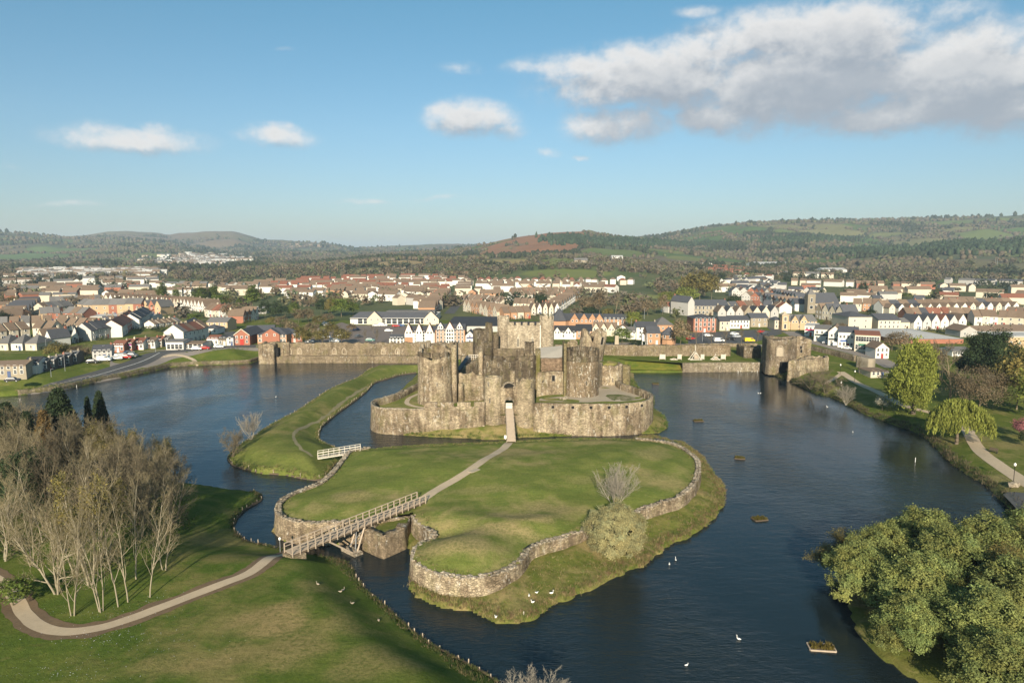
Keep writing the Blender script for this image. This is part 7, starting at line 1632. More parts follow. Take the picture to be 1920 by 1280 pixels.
# ---- trees among the houses
TT = [(304, 568, 530, 17, 'poplar', 'before the white chain'), (332, 568, 540, 14, 'poplar', 'left of the blossom'), (376, 574, 536, 26, 'poplar', 'above the chain end'), (401, 572, 533, 19, 'poplar', 'tallest of the middle group'), (474, 580, 534, 26, 'poplar', 'standing alone by the school'),
      (352, 574, 554, 22, 'green', 'between the poplars'), (313, 566, 548, 18, 'white', 'by the first poplar'), (390, 582, 560, 20, 'white', 'under the tall poplars'), (412, 580, 550, 30, 'green', 'right of the poplars'), (436, 602, 568, 34, 'brown', 'big round one by the car street'), (366, 606, 586, 26, 'green', 'by the pale gabled hall'), (450, 578, 560, 16, 'green', 'left of the lone poplar'), (425, 572, 556, 20, 'olive', 'behind the brown dome'),
      (497, 596, 564, 26, 'dark', 'beside the school'), (518, 600, 566, 26, 'dark', 'right of the school'), (535, 592, 572, 20, 'dark', 'in the evergreen belt'), (552, 596, 566, 22, 'green', 'in the evergreen belt'), (560, 606, 580, 24, 'brown', 'before the car park wall'), (578, 604, 578, 24, 'brown', 'left of the car park'), (602, 590, 560, 22, 'dark', 'above the car park'), (622, 594, 558, 24, 'olive', 'above the car park'), (640, 594, 556, 38, 'green', 'biggest above the car park'), (662, 592, 564, 24, 'green', 'beside the supermarket roof'), (590, 575, 556, 20, 'brown', 'before the white estate'),
      (568, 646, 614, 34, 'olive', 'behind the orange police building'), (586, 632, 604, 30, 'brown', 'in the scrub by the car park'), (604, 646, 618, 30, 'olive', 'in the roadside scrub'), (622, 632, 604, 30, 'olive', 'by the car park kerb'), (641, 646, 616, 34, 'olive', 'at the dam end of the scrub'), (660, 622, 606, 18, 'brown', 'small one in the car park'), (545, 628, 602, 28, 'brown', 'behind the hipped roof'), (528, 614, 594, 26, 'brown', 'behind the slate shed'), (508, 612, 594, 20, 'olive', 'near the slate shed'), (598, 612, 592, 26, 'olive', 'at the head of the scrub'), (615, 604, 588, 24, 'brown', 'at the top car park corner'),
      (700, 626, 606, 16, 'bare', 'middle of the car park'), (706, 646, 616, 18, 'bare', 'lower car park'), (684, 640, 616, 16, 'bare', 'left lower car park'), (720, 612, 600, 12, 'bare', 'before the supermarket'),
      (104, 672, 642, 36, 'olive', 'tallest roadside'), (126, 668, 644, 30, 'olive', 'second roadside'), (148, 672, 648, 34, 'brown', 'third roadside'), (162, 674, 652, 26, 'brown', 'beside the grey house'), (4, 610, 584, 30, 'dark', 'first of the hedge'), (20, 604, 580, 28, 'green', 'second of the hedge'), (34, 598, 578, 24, 'green', 'third of the hedge'), (44, 590, 574, 20, 'green', 'fourth of the hedge'), (2, 578, 556, 28, 'brown', 'at the left field'), (28, 574, 556, 28, 'olive', 'above the hedge'), (48, 572, 558, 20, 'brown', 'right of the hedge top'),
      (138, 574, 554, 15, 'dark', 'over the brick estate'), (90, 556, 545, 18, 'dark', 'over the estate roofs'), (58, 556, 546, 16, 'dark', 'far left estate'), (180, 620, 610, 11, 'dark', 'before the workshop'), (196, 606, 594, 22, 'green', 'pale one by the warehouse'), (212, 606, 597, 14, 'green', 'second by the warehouse'), (251, 602, 589, 9, 'poplar', 'small upright one at the warehouse'), (260, 603, 590, 8, 'poplar', 'second upright one at the warehouse'), (240, 604, 594, 9, 'green', 'third by the warehouse'), (292, 622, 612, 18, 'dark', 'in the back gardens'), (310, 626, 616, 16, 'dark', 'second in the back gardens'), (215, 556, 544, 24, 'green', 'before the far chain'), (228, 560, 545, 20, 'dark', 'right of the far bungalow'), (272, 560, 540, 34, 'olive', 'broad one above the chain'), (255, 556, 546, 22, 'brown', 'beside the broad one'),
      (1015, 582, 549, 24, 'dark', 'in the estate over the keep'), (985, 562, 550, 18, 'olive', 'estate garden'), (1100, 590, 556, 32, 'brown', 'left of the meadow'), (1124, 592, 548, 32, 'brown', 'second left of the meadow'), (1154, 590, 544, 38, 'bare', 'tall one before the meadow'), (1104, 596, 574, 26, 'dark', 'under the brown crowns'), (1140, 598, 578, 22, 'olive', 'before the brick flats'), (1188, 616, 582, 32, 'yellow', 'willow-like by the white inn'), (1214, 592, 562, 26, 'brown', 'right of the meadow'), (1242, 590, 554, 22, 'brown', 'left of the stone hall'), (1250, 574, 545, 32, 'yellow', 'smaller golden one'), (1286, 572, 538, 44, 'yellow', 'larger golden one'), (1312, 562, 508, 52, 'olive', 'tallest over the hall'), (1290, 556, 514, 32, 'olive', 'left of the tallest'), (1334, 562, 518, 34, 'olive', 'right of the tallest'), (1180, 586, 574, 14, 'dark', 'edge of the meadow'), (1070, 560, 548, 18, 'olive', 'estate end'),
      (1166, 644, 614, 34, 'green', 'fresh one by the pale obelisk'), (1148, 646, 628, 22, 'green', 'small one by the pale obelisk'), (1192, 648, 637, 26, 'dark', 'hedge before the inn'), (1205, 648, 638, 20, 'dark', 'second hedge before the inn'), (1276, 650, 600, 38, 'brown', 'large one beside the pavilion'), (1306, 646, 614, 22, 'bare', 'first car park'), (1334, 648, 612, 24, 'bare', 'second car park'), (1360, 646, 612, 22, 'bare', 'third car park'), (1390, 646, 612, 22, 'bare', 'fourth car park'), (1420, 640, 612, 22, 'bare', 'fifth car park'), (1376, 582, 552, 28, 'dark', 'behind the stone hall'), (1352, 534, 510, 16, 'dark', 'far evergreen'), (1330, 530, 508, 14, 'dark', 'far second evergreen'), (1475, 534, 518, 14, 'dark', 'over the terraces'), (1551, 616, 600, 16, 'brown', 'library end'), (1618, 556, 528, 18, 'dark', 'conifer in the terraces'), (1702, 560, 548, 22, 'green', 'terrace gardens'), (1650, 562, 550, 22, 'brown', 'terrace gardens'), (1632, 590, 580, 16, 'dark', 'by the brick villas'), (1756, 612, 604, 16, 'green', 'beside the market hall'), (1580, 620, 606, 18, 'brown', 'behind the shops'), (1790, 548, 538, 20, 'dark', 'far right garden'), (1900, 580, 568, 24, 'brown', 'right edge garden')]
NMZ = {'poplar': 'upright green poplar', 'green': 'fresh green tree', 'white': 'white blossoming tree', 'brown': 'brown budding tree', 'olive': 'olive-green tree', 'dark': 'dark evergreen tree', 'bare': 'bare street tree', 'yellow': 'golden-green tree'}
for x, yb, yt, wpx, k, wh in TT: pxtree('t_'+k, x, yb, yt, wpx, f'{NMZ[k]} in the town, {wh}', 'trees among the town houses', 'poplar_tree' if k == 'poplar' else 'tree')

# ---- woods and hedgerows that nobody could count
occ = set()
for o_ in list(COL.objects):
    if o_.get('category') and o_.type == 'EMPTY' and o_.location.y > 250: occ.add((int(o_.location.x//14), int(o_.location.y//14)))
for v in V_[::12]: occ.add((int(v[0]//14), int(v[1]//14)))
ico_v = []; ico = bmesh.new(); bmesh.ops.create_icosphere(ico, subdivisions=1, radius=1.0); IV = np.array([v.co[:] for v in ico.verts]); IF = np.array([[v.index for v in f_.verts] for f_ in ico.faces]); ico.free()
def blobs(name, P, S, C, label, cat, seed):
    r = np.random.default_rng(seed); n = len(P); k = len(IV)
    V = IV[None]*S[:, None, :]*(1+r.uniform(-.24, .28, (n, k, 1))); V = V+P[:, None, :]+np.array((0, 0, 1.))*S[:, None, 2:3]*.55
    F_ = (IF[None]+np.arange(n)[:, None, None]*k).reshape(-1, 3); col = np.repeat(C, k, 0)*r.uniform(.82, 1.18, (n*k, 1))
    o = inst(name, mesh_np(name, V.reshape(-1, 3), F_, [M_wood_far], col=col)); tag(o, label, cat, kind='stuff')
PAL = {'brown': np.array((.105, .080, .055)), 'grey': np.array((.112, .092, .070)), 'olive': np.array((.092, .092, .042)), 'green': np.array((.062, .085, .030)), 'dark': np.array((.030, .044, .022)), 'rust': np.array((.108, .080, .052))}
def colour_for(X, Y, r):
    n = fbm(X/110, Y/110, 3, 131); m = fbm(X/240, Y/240, 3, 133); x = r.random(len(X)); out = np.zeros((len(X), 3))
    pick = np.where(n > .60, 4, np.where(x < .40+.4*(m-.5), 0, np.where(x < .60, 1, np.where(x < .82, 2, np.where(x < .95, 3, 5)))))
    for i, kx in enumerate(('brown', 'grey', 'olive', 'green', 'dark', 'rust')): out[pick == i] = PAL[kx]
    return (out*.6+np.array((.088, .078, .052))*.4*(1-.55*(pick == 4))[:, None])*r.uniform(.85, 1.15, (len(X), 1)), pick
def scatter(Y0, Y1, n, smin, smax, seed):
    r = np.random.default_rng(seed); Y = np.sqrt(r.uniform(Y0**2, Y1**2, n)); X = r.uniform(-.80, .80, n)*Y
    v, e = patch(X, Y, 190.0); nn = fbm(X/300, Y/300, 4, 31); wm = np.clip(sstep(.40, .55, nn)+sstep(.085, .05, e), 0, 1)
    Zq = groundz(X, Y)
    low = sstep(1400, 1000, Y); wm = np.where(Y < 1250, np.maximum(wm*.9, sstep(.46, .60, fbm(X/90, Y/60, 3, 141))*.9), wm)
    wm = wm*np.where(Y > 2700, .62, 1)
    for i in range(len(FCEN)): wm = wm*(1-fieldmask(X, Y, i))
    wm = wm*(1-.997*bracken(X, Y))
    ok = r.random(n) < wm
    c = np.array([(int(a//14), int(b//14)) not in occ for a, b in zip(X, Y)]); ok &= c
    X, Y, Zq = X[ok], Y[ok], Zq[ok]; s = r.uniform(smin, smax, len(X)); C_, pick = colour_for(X, Y, r)
    S_ = np.stack([s, s, s*np.where(pick == 4, 1.5, 1.05)], 1); return np.stack([X, Y, Zq], 1), S_, C_
P_, S_, C_ = scatter(1250, 2700, 32000, 3.4, 5.8, 151); blobs('hillside_wood', P_, S_, C_, 'leafless brown and dark green woods over the nearer hillsides', 'woods', 152)
P_, S_, C_ = scatter(2700, 4600, 19000, 5.5, 9, 153); blobs('ridge_wood', P_, S_, C_, 'woods and hedges on the long wooded ridge', 'woods', 154)
# dark plantation on the right-hand ridge and conifers on the bracken hill
def plant(boxes, n, h, seed, name, label):
    r = np.random.default_rng(seed); P = []
    for (x0, x1, ya, yb_, Ya, Yb) in boxes:
        for _ in range(n):
            px_ = r.normal((x0+x1)/2, (x1-x0)/3.4); py_ = r.normal((ya+yb_)/2, (yb_-ya)/3.2)
            YT = np.linspace(Ya, Yb, 60); XT = xat(YT, px_, py_); hit = project(XT, YT, hillz(XT, YT))[1] <= py_
            if hit.any(): i = np.argmax(hit); P.append((XT[i], YT[i], float(groundz(XT[i], YT[i]))))
    P = np.array(P); s = r.uniform(.8, 1.2, len(P))
    blobs(name, P, np.stack([s*4.2, s*4.2, s*h], 1), np.array((.034, .050, .026))*r.uniform(.7, 1.3, (len(P), 1)), label, 'conifer wood', seed)
plant([(1620, 1920, 463, 476, 1200, 2000), (1700, 1920, 456, 468, 1200, 2000), (1560, 1660, 470, 479, 1200, 2000), (1030, 1100, 446, 457, 1500, 2500), (1110, 1200, 452, 461, 1500, 2600), (1180, 1330, 458, 464, 1500, 3400), (1430, 1580, 449, 456, 1600, 3400)], 420, 9, 161, 'conifer_plantation', 'dark conifer plantations on the hillsides')
# nearer belts of trees between the housing: many small leaf faces
r = np.random.default_rng(171); n = 9000; Y = np.sqrt(r.uniform(430**2, 1250**2, n)); X = r.uniform(-.80, .80, n)*Y
mk = sstep(.47, .60, fbm(X/75, Y/55, 3, 141)); far_b = sstep(880, 1060, Y)
mk = np.maximum(mk*.5, far_b*.9*sstep(.30, .50, fbm(X/120, Y/90, 3, 145)))
for i in range(len(FCEN)): mk = mk*(1-fieldmask(X, Y, i))
u_, v_ = project(X, Y, groundz(X, Y))
clear = ((u_ > 470) & (u_ < 1200) & (v_ > 524) & (v_ < 552)) | ((u_ > 1330) & (v_ > 530) & (v_ < 590) & (r.random(n) < .7)) | ((u_ > 545) & (u_ < 850) & (v_ > 594)) | ((u_ > 1280) & (u_ < 1480) & (v_ > 606)) | ((u_ > 830) & (u_ < 945) & (v_ > 585))
ok = (r.random(n) < mk) & ~clear & np.array([all((int(a//14)+i, int(b//14)+j) not in occ for i in (0,) for j in (0, -1)) for a, b in zip(X, Y)])
X, Y = X[ok], Y[ok]; Zq = groundz(X, Y); C_, pick = colour_for(X, Y, r); s = r.uniform(2.6, 5.0, len(X))
V, F_, c = leaves_np(np.repeat(np.stack([X, Y, Zq+s*.95], 1), 1, 0), 46, 1.0, .84, r, tone=.2, up=.6)
V = V.reshape(len(X), -1, 3); ctr = np.stack([X, Y, Zq+s*.95], 1)[:, None]; k_ = np.stack([s*.55, s*.55, s*.50], 1)[:, None]
V = (ctr+(V-ctr)*np.concatenate([k_[..., :2], k_[..., 2:]], -1)).reshape(-1, 3)
c = c*np.repeat(np.repeat(C_*1.35, 46, 0), 4, 0)
o = inst('belt_of_trees', leaf_me('belt_of_trees', V, F_, c, leaf_mat('belt_leaves', (1, 1, 1), .25, .15))); tag(o, 'belts of brown, olive and evergreen trees between the housing estates', 'trees', kind='stuff')
# garden shrubs and hedges between the houses
r = np.random.default_rng(181); C = []
for o_ in list(COL.objects):
    if o_.name.startswith('house') and o_.type == 'EMPTY' and o_.location.y > 300:
        for _ in range(2):
            a = o_.location; C.append((a.x+r.uniform(-9, 9), a.y-r.uniform(8, 13), a.z+.7))
C = np.array(C); V, F_, c = leaves_np(C, 40, (1.2, .8, .5), .38, r, tone=.35); c = c*np.repeat(np.repeat(np.array([(.07, .09, .03), (.10, .085, .045), (.04, .055, .025)])[r.integers(0, 3, len(C))], 40, 0), 4, 0)
o = inst('garden_shrubs', leaf_me('garden_shrubs', V, F_, c, leaf_mat('shrub_leaves', (1, 1, 1), .25, .15))); tag(o, 'hedges and shrubs in the gardens of the town', 'shrubs', kind='stuff')
print('TREES', len(cand), 'house', n_house, 'blobs', len(P_))

# ================================================================== SMALL THINGS
# ---- cars
def profile_mesh(name, pro, w0, w1, mat, zmid):
    n = len(pro); vs_ = []
    for s in (-1, 1):
        for x, z in pro: vs_.append((x, s*(w0 if z <= zmid else w1)/2, z))
    b = MB(); b.add(vs_, [tuple(range(n)), tuple(range(2*n-1, n-1, -1))]+[(i, i+n, (i+1) % n+n, (i+1) % n) for i in range(n)]); return b.mesh(name, mat)
CARPAINT = {k: plain(k+'_car_paint', c, .3, .04, spec=.5) for k, c in (('white', (.72, .72, .70)), ('silver', (.42, .43, .45)), ('black', (.02, .02, .022)), ('red', (.42, .03, .02)), ('blue', (.04, .10, .25)), ('dark grey', (.08, .085, .09)), ('yellow', (.65, .45, .03)), ('green', (.10, .22, .18)))}
M_tyre = plain('tyre_rubber', (.02, .02, .02), .8, .1); M_lampg = plain('lamp_glass', (.6, .6, .55), .2, .05, spec=.5)
def carmeshes(k, van):
    if van: body = [(-2.4, .35), (2.4, .35), (2.42, .95), (1.75, 1.25), (1.35, 1.95), (-2.3, 2.0), (-2.42, 1.0)]; win = [(1.62, 1.28), (1.32, 1.85), (.3, 1.85), (.3, 1.28)]
    else: body = [(-2.1, .32), (2.1, .32), (2.15, .72), (1.95, .88), (1.0, .98), (.45, 1.45), (-1.15, 1.48), (-1.85, 1.0), (-2.12, .92)]; win = [(.86, 1.0), (.40, 1.39), (-1.1, 1.41), (-1.66, 1.02)]
    bm_ = profile_mesh('body', body, 1.8, 1.55 if not van else 1.75, CARPAINT[k], 1.0 if not van else 2.5)
    wm_ = profile_mesh('window', win, 1.84 if not van else 1.80, 1.60 if not van else 1.80, M_glass, 1.05)
    return bm_, wm_
b = MB(); b.bar((0, -.11, 0), (0, .11, 0), .33, 12); wheel_me = b.mesh('wheel', M_tyre); b = MB(); b.box((0, 0, 0), (.06, .36, .14)); hl_me = b.mesh('headlight', M_lampg)
b = MB(); b.bar((0, -.13, 0), (0, .13, 0), .19, 10); rim_me = b.mesh('rim', M_metal)
CARS = [(24, 716, 'black', 0, 14, 'on the lake road by the stone house'), (173, 681, 'black', 0, 16, 'on the lake road nearing the shops'), (196, 677, 'white', 1, 10, 'parked nearest the grey house'), (219, 674, 'white', 0, 20, 'parked second from the grey house'), (228, 672, 'white', 1, 60, 'in the middle of the forecourt'), (236, 672, 'red', 0, 15, 'on the forecourt'), (248, 669, 'dark grey', 0, 12, 'at the end of the forecourt'), (241, 664, 'silver', 0, 70, 'close to the purple fascia'),
 (369, 656, 'white', 0, 10, 'before the low showroom'), (385, 655, 'red', 0, 0, 'on the road right of the showroom'), (411, 652, 'white', 0, 5, 'before the stone shop'), (580, 643, 'white', 0, 5, 'behind the dam wall'), (612, 634, 'silver', 0, 0, 'in the lower car park left bay'), (637, 631, 'white', 0, 0, 'in the lower car park centre'), (627, 642, 'white', 1, 0, 'just behind the dam wall'), (694, 640, 'green', 0, 5, 'in the car park near the white cottage'), (672, 633, 'dark grey', 0, 60, 'in the car park lane'), (667, 619, 'blue', 0, 70, 'left row before the supermarket'), (656, 613, 'dark grey', 0, 70, 'head of the left row before the supermarket'),
 (602, 600, 'white', 0, 60, 'first of the far left rank'), (605, 604, 'silver', 0, 60, 'second of the far left rank'), (610, 608, 'white', 0, 60, 'third of the far left rank'), (614, 611, 'silver', 0, 60, 'fourth of the far left rank'), (705, 612, 'white', 0, 10, 'before the supermarket entrance'), (718, 612, 'white', 1, 10, 'before the supermarket windows'), (742, 613, 'red', 0, 15, 'before the supermarket right part'), (751, 612, 'blue', 0, 15, 'right of the red car at the supermarket'), (729, 622, 'white', 0, 5, 'alone in the car park centre'),
 (1328, 631, 'white', 0, 8, 'left in the town car park'), (1377, 628, 'white', 0, 20, 'back row of the town car park'), (1382, 633, 'silver', 0, 20, 'middle row of the town car park'), (1370, 637, 'black', 0, 15, 'front row of the town car park'), (1348, 641, 'white', 1, 3, 'by the low car park wall'), (1295, 637, 'red', 0, 30, 'beside the pavilion'), (1427, 624, 'red', 0, 40, 'at the corner before the cream house'), (1405, 641, 'yellow', 1, 2, 'by the car park wall near the ruin'), (1551, 645, 'silver', 0, -35, 'on the shopping street by the gabled shop'), (1573, 650, 'white', 1, -38, 'on the shopping street by the large white shop'), (1588, 655, 'white', 0, -40, 'on the shopping street by the red-roofed shop'), (1435, 627, 'dark grey', 0, 50, 'second at the corner before the cream house')]
for (x, y, k, van, ang, wh) in CARS:
    bm_, wm_ = cached(('car', k, van), lambda: carmeshes(k, van)); p = GL(x, y)
    t = thing('van' if van else 'car', f'{k} {"van" if van else "car"} {wh}', 'van' if van else 'car', p+(0, 0, .12), R(ang), 'parked and passing vehicles'); inst('body', bm_, t); inst('window', wm_, t)
    for wx in (-1.35, 1.35):
        for wy in (-.8, .8): o = inst('wheel', wheel_me, t, (wx, wy, .33)); inst('rim', rim_me, o)
    for wy in (-.6, .6): inst('headlight', hl_me, t, (2.12 if not van else 2.4, wy, .68))

# ---- stakes and woven edging along the banks
def stakes(desc, pts, step, zf, grp_, h=.85, seed=1, off=0.0, cap=90, frm='one end'):
    P = resample(np.array([tuple(p[:2]) for p in pts]), step); r = random.Random(seed); b = MB(); b.bar((0, 0, -1.1), (0, 0, h), .10, 6, .075); b.bar((0, 0, h), (0, 0, h+.05), .075, 6, .03); me = b.mesh('stake', M_wood); n_ = 0
    for p in P[:cap]:
        if r.random() < .14: continue
        o = inst('stake', me, None, (p[0]+r.uniform(-.12, .12), p[1]+r.uniform(-.12, .12), .05), r.uniform(0, 3), (1, 1, r.uniform(.55, 1.25))); o.rotation_euler = (r.uniform(-.09, .09), r.uniform(-.09, .09), 0); tag(o, f'{desc}, {nth(n_)} from {frm}', 'stake', grp_); n_ += 1
def hurdle(desc, pts, seed, z=.32):
    o = inst('bank_edging', wall_mesh('bank_edging', pts, .22, -.6, z, M_wood_d, 2, .10, seed, rag=.25, step=.5)); tag(o, desc, 'bank edging')
ps = [np.array(p) for p in SPIT]
inner = smooth_poly(ps[11:25], 3, False); outer = smooth_poly(ps[29:43]+[ps[0]], 3, False); tip = smooth_poly(ps[0:9], 3, False)
stakes('timber stake on the moat side of the grass bank', inner, 1.55, spitz, 'stakes along the moat side of the grass bank', .75, 1, frm='the white footbridge'); hurdle('dark woven edging on the moat side of the grass bank', inner[::-1], 2, .42)
stakes('timber stake on the lake side of the grass bank', outer, 2.9, spitz, 'stakes along the lake side of the grass bank', .7, 3, frm='the castle end'); hurdle('dark woven edging on the lake side of the grass bank', outer[::-1], 4, .3)
stakes('timber stake round the tip of the grass bank', tip, 2.2, spitz, 'stakes round the tip of the grass bank', .8, 5, frm='the lake'); hurdle('dark woven edging round the tip of the grass bank', tip[::-1], 6, .38)
pk = [np.array(p) for p in SHORE_P]
e1 = smooth_poly(pk[8:17], 3, False); e2 = smooth_poly(pk[20:32], 3, False)
stakes('timber stake round the park inlet', e1, 1.5, parkz, 'stakes round the park inlet', .7, 7, frm='the wood'); hurdle('dark woven edging round the park inlet', e1, 8, .35)
stakes('timber stake along the park bank', e2, 1.6, parkz, 'stakes along the park bank below the bridge', .75, 9, frm='the bridge'); hurdle('dark woven edging along the park bank below the bridge', e2, 10, .35)

# ---- birds
def bird_me(name, body, neck, mat, sc=1.0):
    """one continuous lofted body: tail, breast, raised neck and head with bill"""
    path = [((-.62, 0, .26), .02, .02), ((-.45, 0, .24), .12, .09), ((-.2, 0, .19), .23, .19), ((.08, 0, .18), .25, .21), ((.3, 0, .2), .17, .16), ((.40, 0, .30), .085, .085), ((.43, 0, .45*neck), .06, .06), ((.41, 0, .62*neck), .055, .055), ((.45, 0, .72*neck), .07, .065), ((.53, 0, .73*neck), .07, .055), ((.62, 0, .70*neck), .035, .025), ((.72, 0, .67*neck), .012, .01)]
    n = 10; V = []
    for i, (c, ry, rz_) in enumerate(path):
        a = np.array(path[max(i-1, 0)][0]); b = np.array(path[min(i+1, len(path)-1)][0]); d = b-a; d = d/np.linalg.norm(d); s = np.array((0, 1., 0)); u = np.cross(d, s)
        for k in range(n):
            an = 2*math.pi*k/n; V.append((np.array(c)+s*ry*math.cos(an)+u*rz_*math.sin(an))*sc)
    F_ = [(i*n+k, i*n+(k+1) % n, (i+1)*n+(k+1) % n, (i+1)*n+k) for i in range(len(path)-1) for k in range(n)]
    m = mesh_np(name, V, F_, [mat], smooth=True); return m
SW = bird_me('swan', 1, 1.25, M_white, .52); GU = bird_me('gull', 1, .9, M_white, .42)
for x, y, z, lab, big in ((930, 1157, .7, 'white swan at the very tip of the island bank', 1), (992, 1117, 1.1, 'white swan on the bank, left of three resting near the wall', 1), (1006, 1111, 1.2, 'small white bird behind the resting swans', 0), (1034, 1112, 1.2, 'white swan with an orange bill on the bank, right of the resting group', 1), (999, 1129, 1.0, 'white swan on the bank, nearest the water of the resting group', 1), (1255, 1058, .02, 'white swan swimming off the island, nearer of two', 1), (1267, 1050, .02, 'white swan swimming off the island, farther of two', 1),
     (1385, 1198, .02, 'white swan alone in the dark near water', 1), (1287, 1247, .02, 'white bird floating near the bottom frame edge', 0), (1599, 811, .02, 'white swan alone on the open lake by the right bank', 1), (1551, 763, .02, 'white swan floating far out below the bank shrubs', 1), (517, 744, .02, 'white bird alone on the outer lake', 0), (1878, 924, .02, 'white swan close under the bank railing', 1), (1887, 925, .02, 'white bird beside the swan under the bank railing', 0), (1422, 737, .02, 'white bird on the lake before the ruins, left of two', 0), (1426, 737, .02, 'white bird on the lake before the ruins, right of two', 0)):
    p = G(x, y, z); o = inst('swan' if big else 'gull', SW if big else GU, None, p, rt.uniform(0, 6)); tag(o, lab, 'swan' if big else 'gull')
M_goose = plain('goose_plumage', (.30, .25, .19), .8, .4, 6); GO = bird_me('goose', 1, 1.0, M_goose, .52)
for i, (x, y) in enumerate(((638, 1109), (644, 1106), (596, 1095), (661, 1131), (710, 1163))):
    p = GP(x, y); o = inst('goose', GO, None, p+(0, 0, -.02), i*1.3); tag(o, f'grey-brown goose on the park slope below the bridge, {nth(i)} from the lamp post', 'goose', 'geese on the park slope')
# ---- floating rafts with reeds
for i, (x, y, w_, d, a, lab) in enumerate(((1540, 1214, 2.9, 1.5, -.12, 'oblong planted raft with brown reeds beside the sallow islet'), (1424, 973, 2.4, 1.6, .2, 'dark reed raft off the island point'), (1387, 859, 2.2, 1.4, -.3, 'dark reed raft between the island and the far bank'), (1309, 789, 2.6, 1.4, .1, 'dark reed raft off the castle island'), (1229, 720, 2.2, 1.5, 0, 'dark reed raft near the mossy stub tower'))):
    p = G(x, y, 0); t = thing('reed_raft', lab, 'raft', p, a)
    b = MB()
    for s in (-1, 1): b.box((0, s*d/2, .06), (w_, .14, .22)); b.box((s*w_/2, 0, .06), (.14, d-.14, .22))
    b.build('frame', M_wood if i == 0 else M_wood_d, t); b = MB(); b.box((0, 0, .02), (w_-.15, d-.15, .14)); b.build('mat', M_litter, t)
    C = np.stack([rw.uniform(-w_*.45, w_*.45, 60), rw.uniform(-d*.42, d*.42, 60), np.full(60, .25)], 1); n2 = 60*8; c = np.repeat(C, 8, 0)+rw.normal(0, .07, (n2, 3)); tt_ = np.array((0, 0, 1.))+rw.normal(0, .3, (n2, 3)); bb = np.cross(tt_, rw.normal(0, 1, (n2, 3))); bb /= np.linalg.norm(bb, axis=1)[:, None]
    tt_ = tt_*.26*(1 if i == 0 else .8); bb = bb*.05; V = np.stack([c-tt_, c-bb, c+tt_, c+bb], 1).reshape(-1, 3); col = np.repeat(rw.uniform(.5, 1.1, (n2, 1))*np.array([[1.1, .9, .6]] if i == 0 else [[.7, .62, .4]]), 4, 0)
    o = inst('reeds', leaf_me('reeds', V, np.arange(n2*4).reshape(-1, 4), col, M_tuft), t)
# ---- buoy posts in the water
for x, y, lab in ((1716, 866, 'slim white marker post standing in the lake off the right bank'), (144, 727, 'orange and white marker under the far lake wall'), (1420, 699, 'white gauge board on the revetment wall'), (1384, 700, 'white post at the foot of the revetment wall'), (981, 1098, 'thin bare stake in the island bank'), (982, 1160, 'thin post at the island shore')):
    p = G(x, y, 0); b = MB(); b.bar((0, 0, -.8), (0, 0, 1.0), .055, 8); b.bar((0, 0, 1.0), (0, 0, 1.06), .055, 8, .02); o = b.build('marker_post', M_white if 'white' in lab else M_wood_p, None, p); tag(o, lab, 'marker post')
# ---- siege engines on the platform
def gz(x, y): return float(np.maximum(landz(np.array([x]), np.array([y]))[0]+.02, 3.55))+.03
def trebuchet(px_, py_, pt, lab, s):
    Y = 272; X0 = xat(Y, px_, py_); z = gz(X0, Y); t = thing('trebuchet', lab, 'siege engine', (X0, Y, z)); h = (zat(Y, pt)-z)
    for sx_ in (-1, 1):
        b = MB(); b.bar((-1.9*s, sx_*1.3*s, 0), (1.9*s, sx_*1.3*s, 0), .2); b.build('ground_beam', M_wood_p, t)
        for q in (-1.6, 1.6):
            b = MB(); b.bar((q*s, sx_*1.2*s, 0), (0, sx_*.6*s, h*.55), .16); b.build('strut', M_wood_p, t)
    b = MB(); b.bar((-2.2*s, 0, .1), (2.2*s, 0, .1), .18); b.build('cross_beam', M_wood_p, t); b = MB(); b.bar((0, -.9*s, h*.55), (0, .9*s, h*.55), .12, 8); b.build('axle', M_wood_d, t)
    b = MB(); b.bar((.25, 0, h*.22), (-.15, 0, h), .17, 6, .09); b.build('throwing_arm', M_wood_p, t); b = MB(); b.box((.28, 0, h*.2), (1.3*s, 1.0*s, 1.3*s)); b.build('counterweight', M_wood, t)
trebuchet(1303, 681, 646, 'tall pale timber trebuchet with its arm upright on the platform lawn', 1.3); trebuchet(1341, 681, 662, 'smaller timber trebuchet beside the tall one', .9); trebuchet(1263, 681, 671, 'low timber siege engine left of the tall trebuchet', .7)
for x, lab, wd in ((1242, 'wide pale timber shield at the left end of the platform lawn', 2.2), (1274, 'pale timber shield left of the tall trebuchet', 1.5), (1317, 'pale timber shield right of the tall trebuchet', 1.3), (1356, 'pale timber shield right of the small trebuchet', 1.7)):
    Y = 271; X0 = xat(Y, x, 677); t = thing('timber_shield', lab, 'timber shield', (X0, Y, gz(X0, Y))); 
    n = 5
    for k in range(n): inst('plank', cached(('shp', wd), lambda: MB().box((0, 0, 1.25), (wd/n-.05, .12, 1.7)).mesh('plank', M_wood_p)), t, ((k+.5)*wd/n-wd/2, 0, 0))
    b = MB(); b.box((0, -.1, 2.2), (wd+.2, .12, .16)); b.box((0, -.1, .5), (wd+.2, .12, .16)); b.build('rail', M_wood_p, t)
    for s in (-1, 1): b = MB(); b.bar((s*wd/2, .1, 0), (s*wd/2, .1, 2.3), .09); b.bar((s*wd/2, .1, 1.9), (s*wd/2, 1.2, 0), .08); b.build('leg', M_wood_p, t)
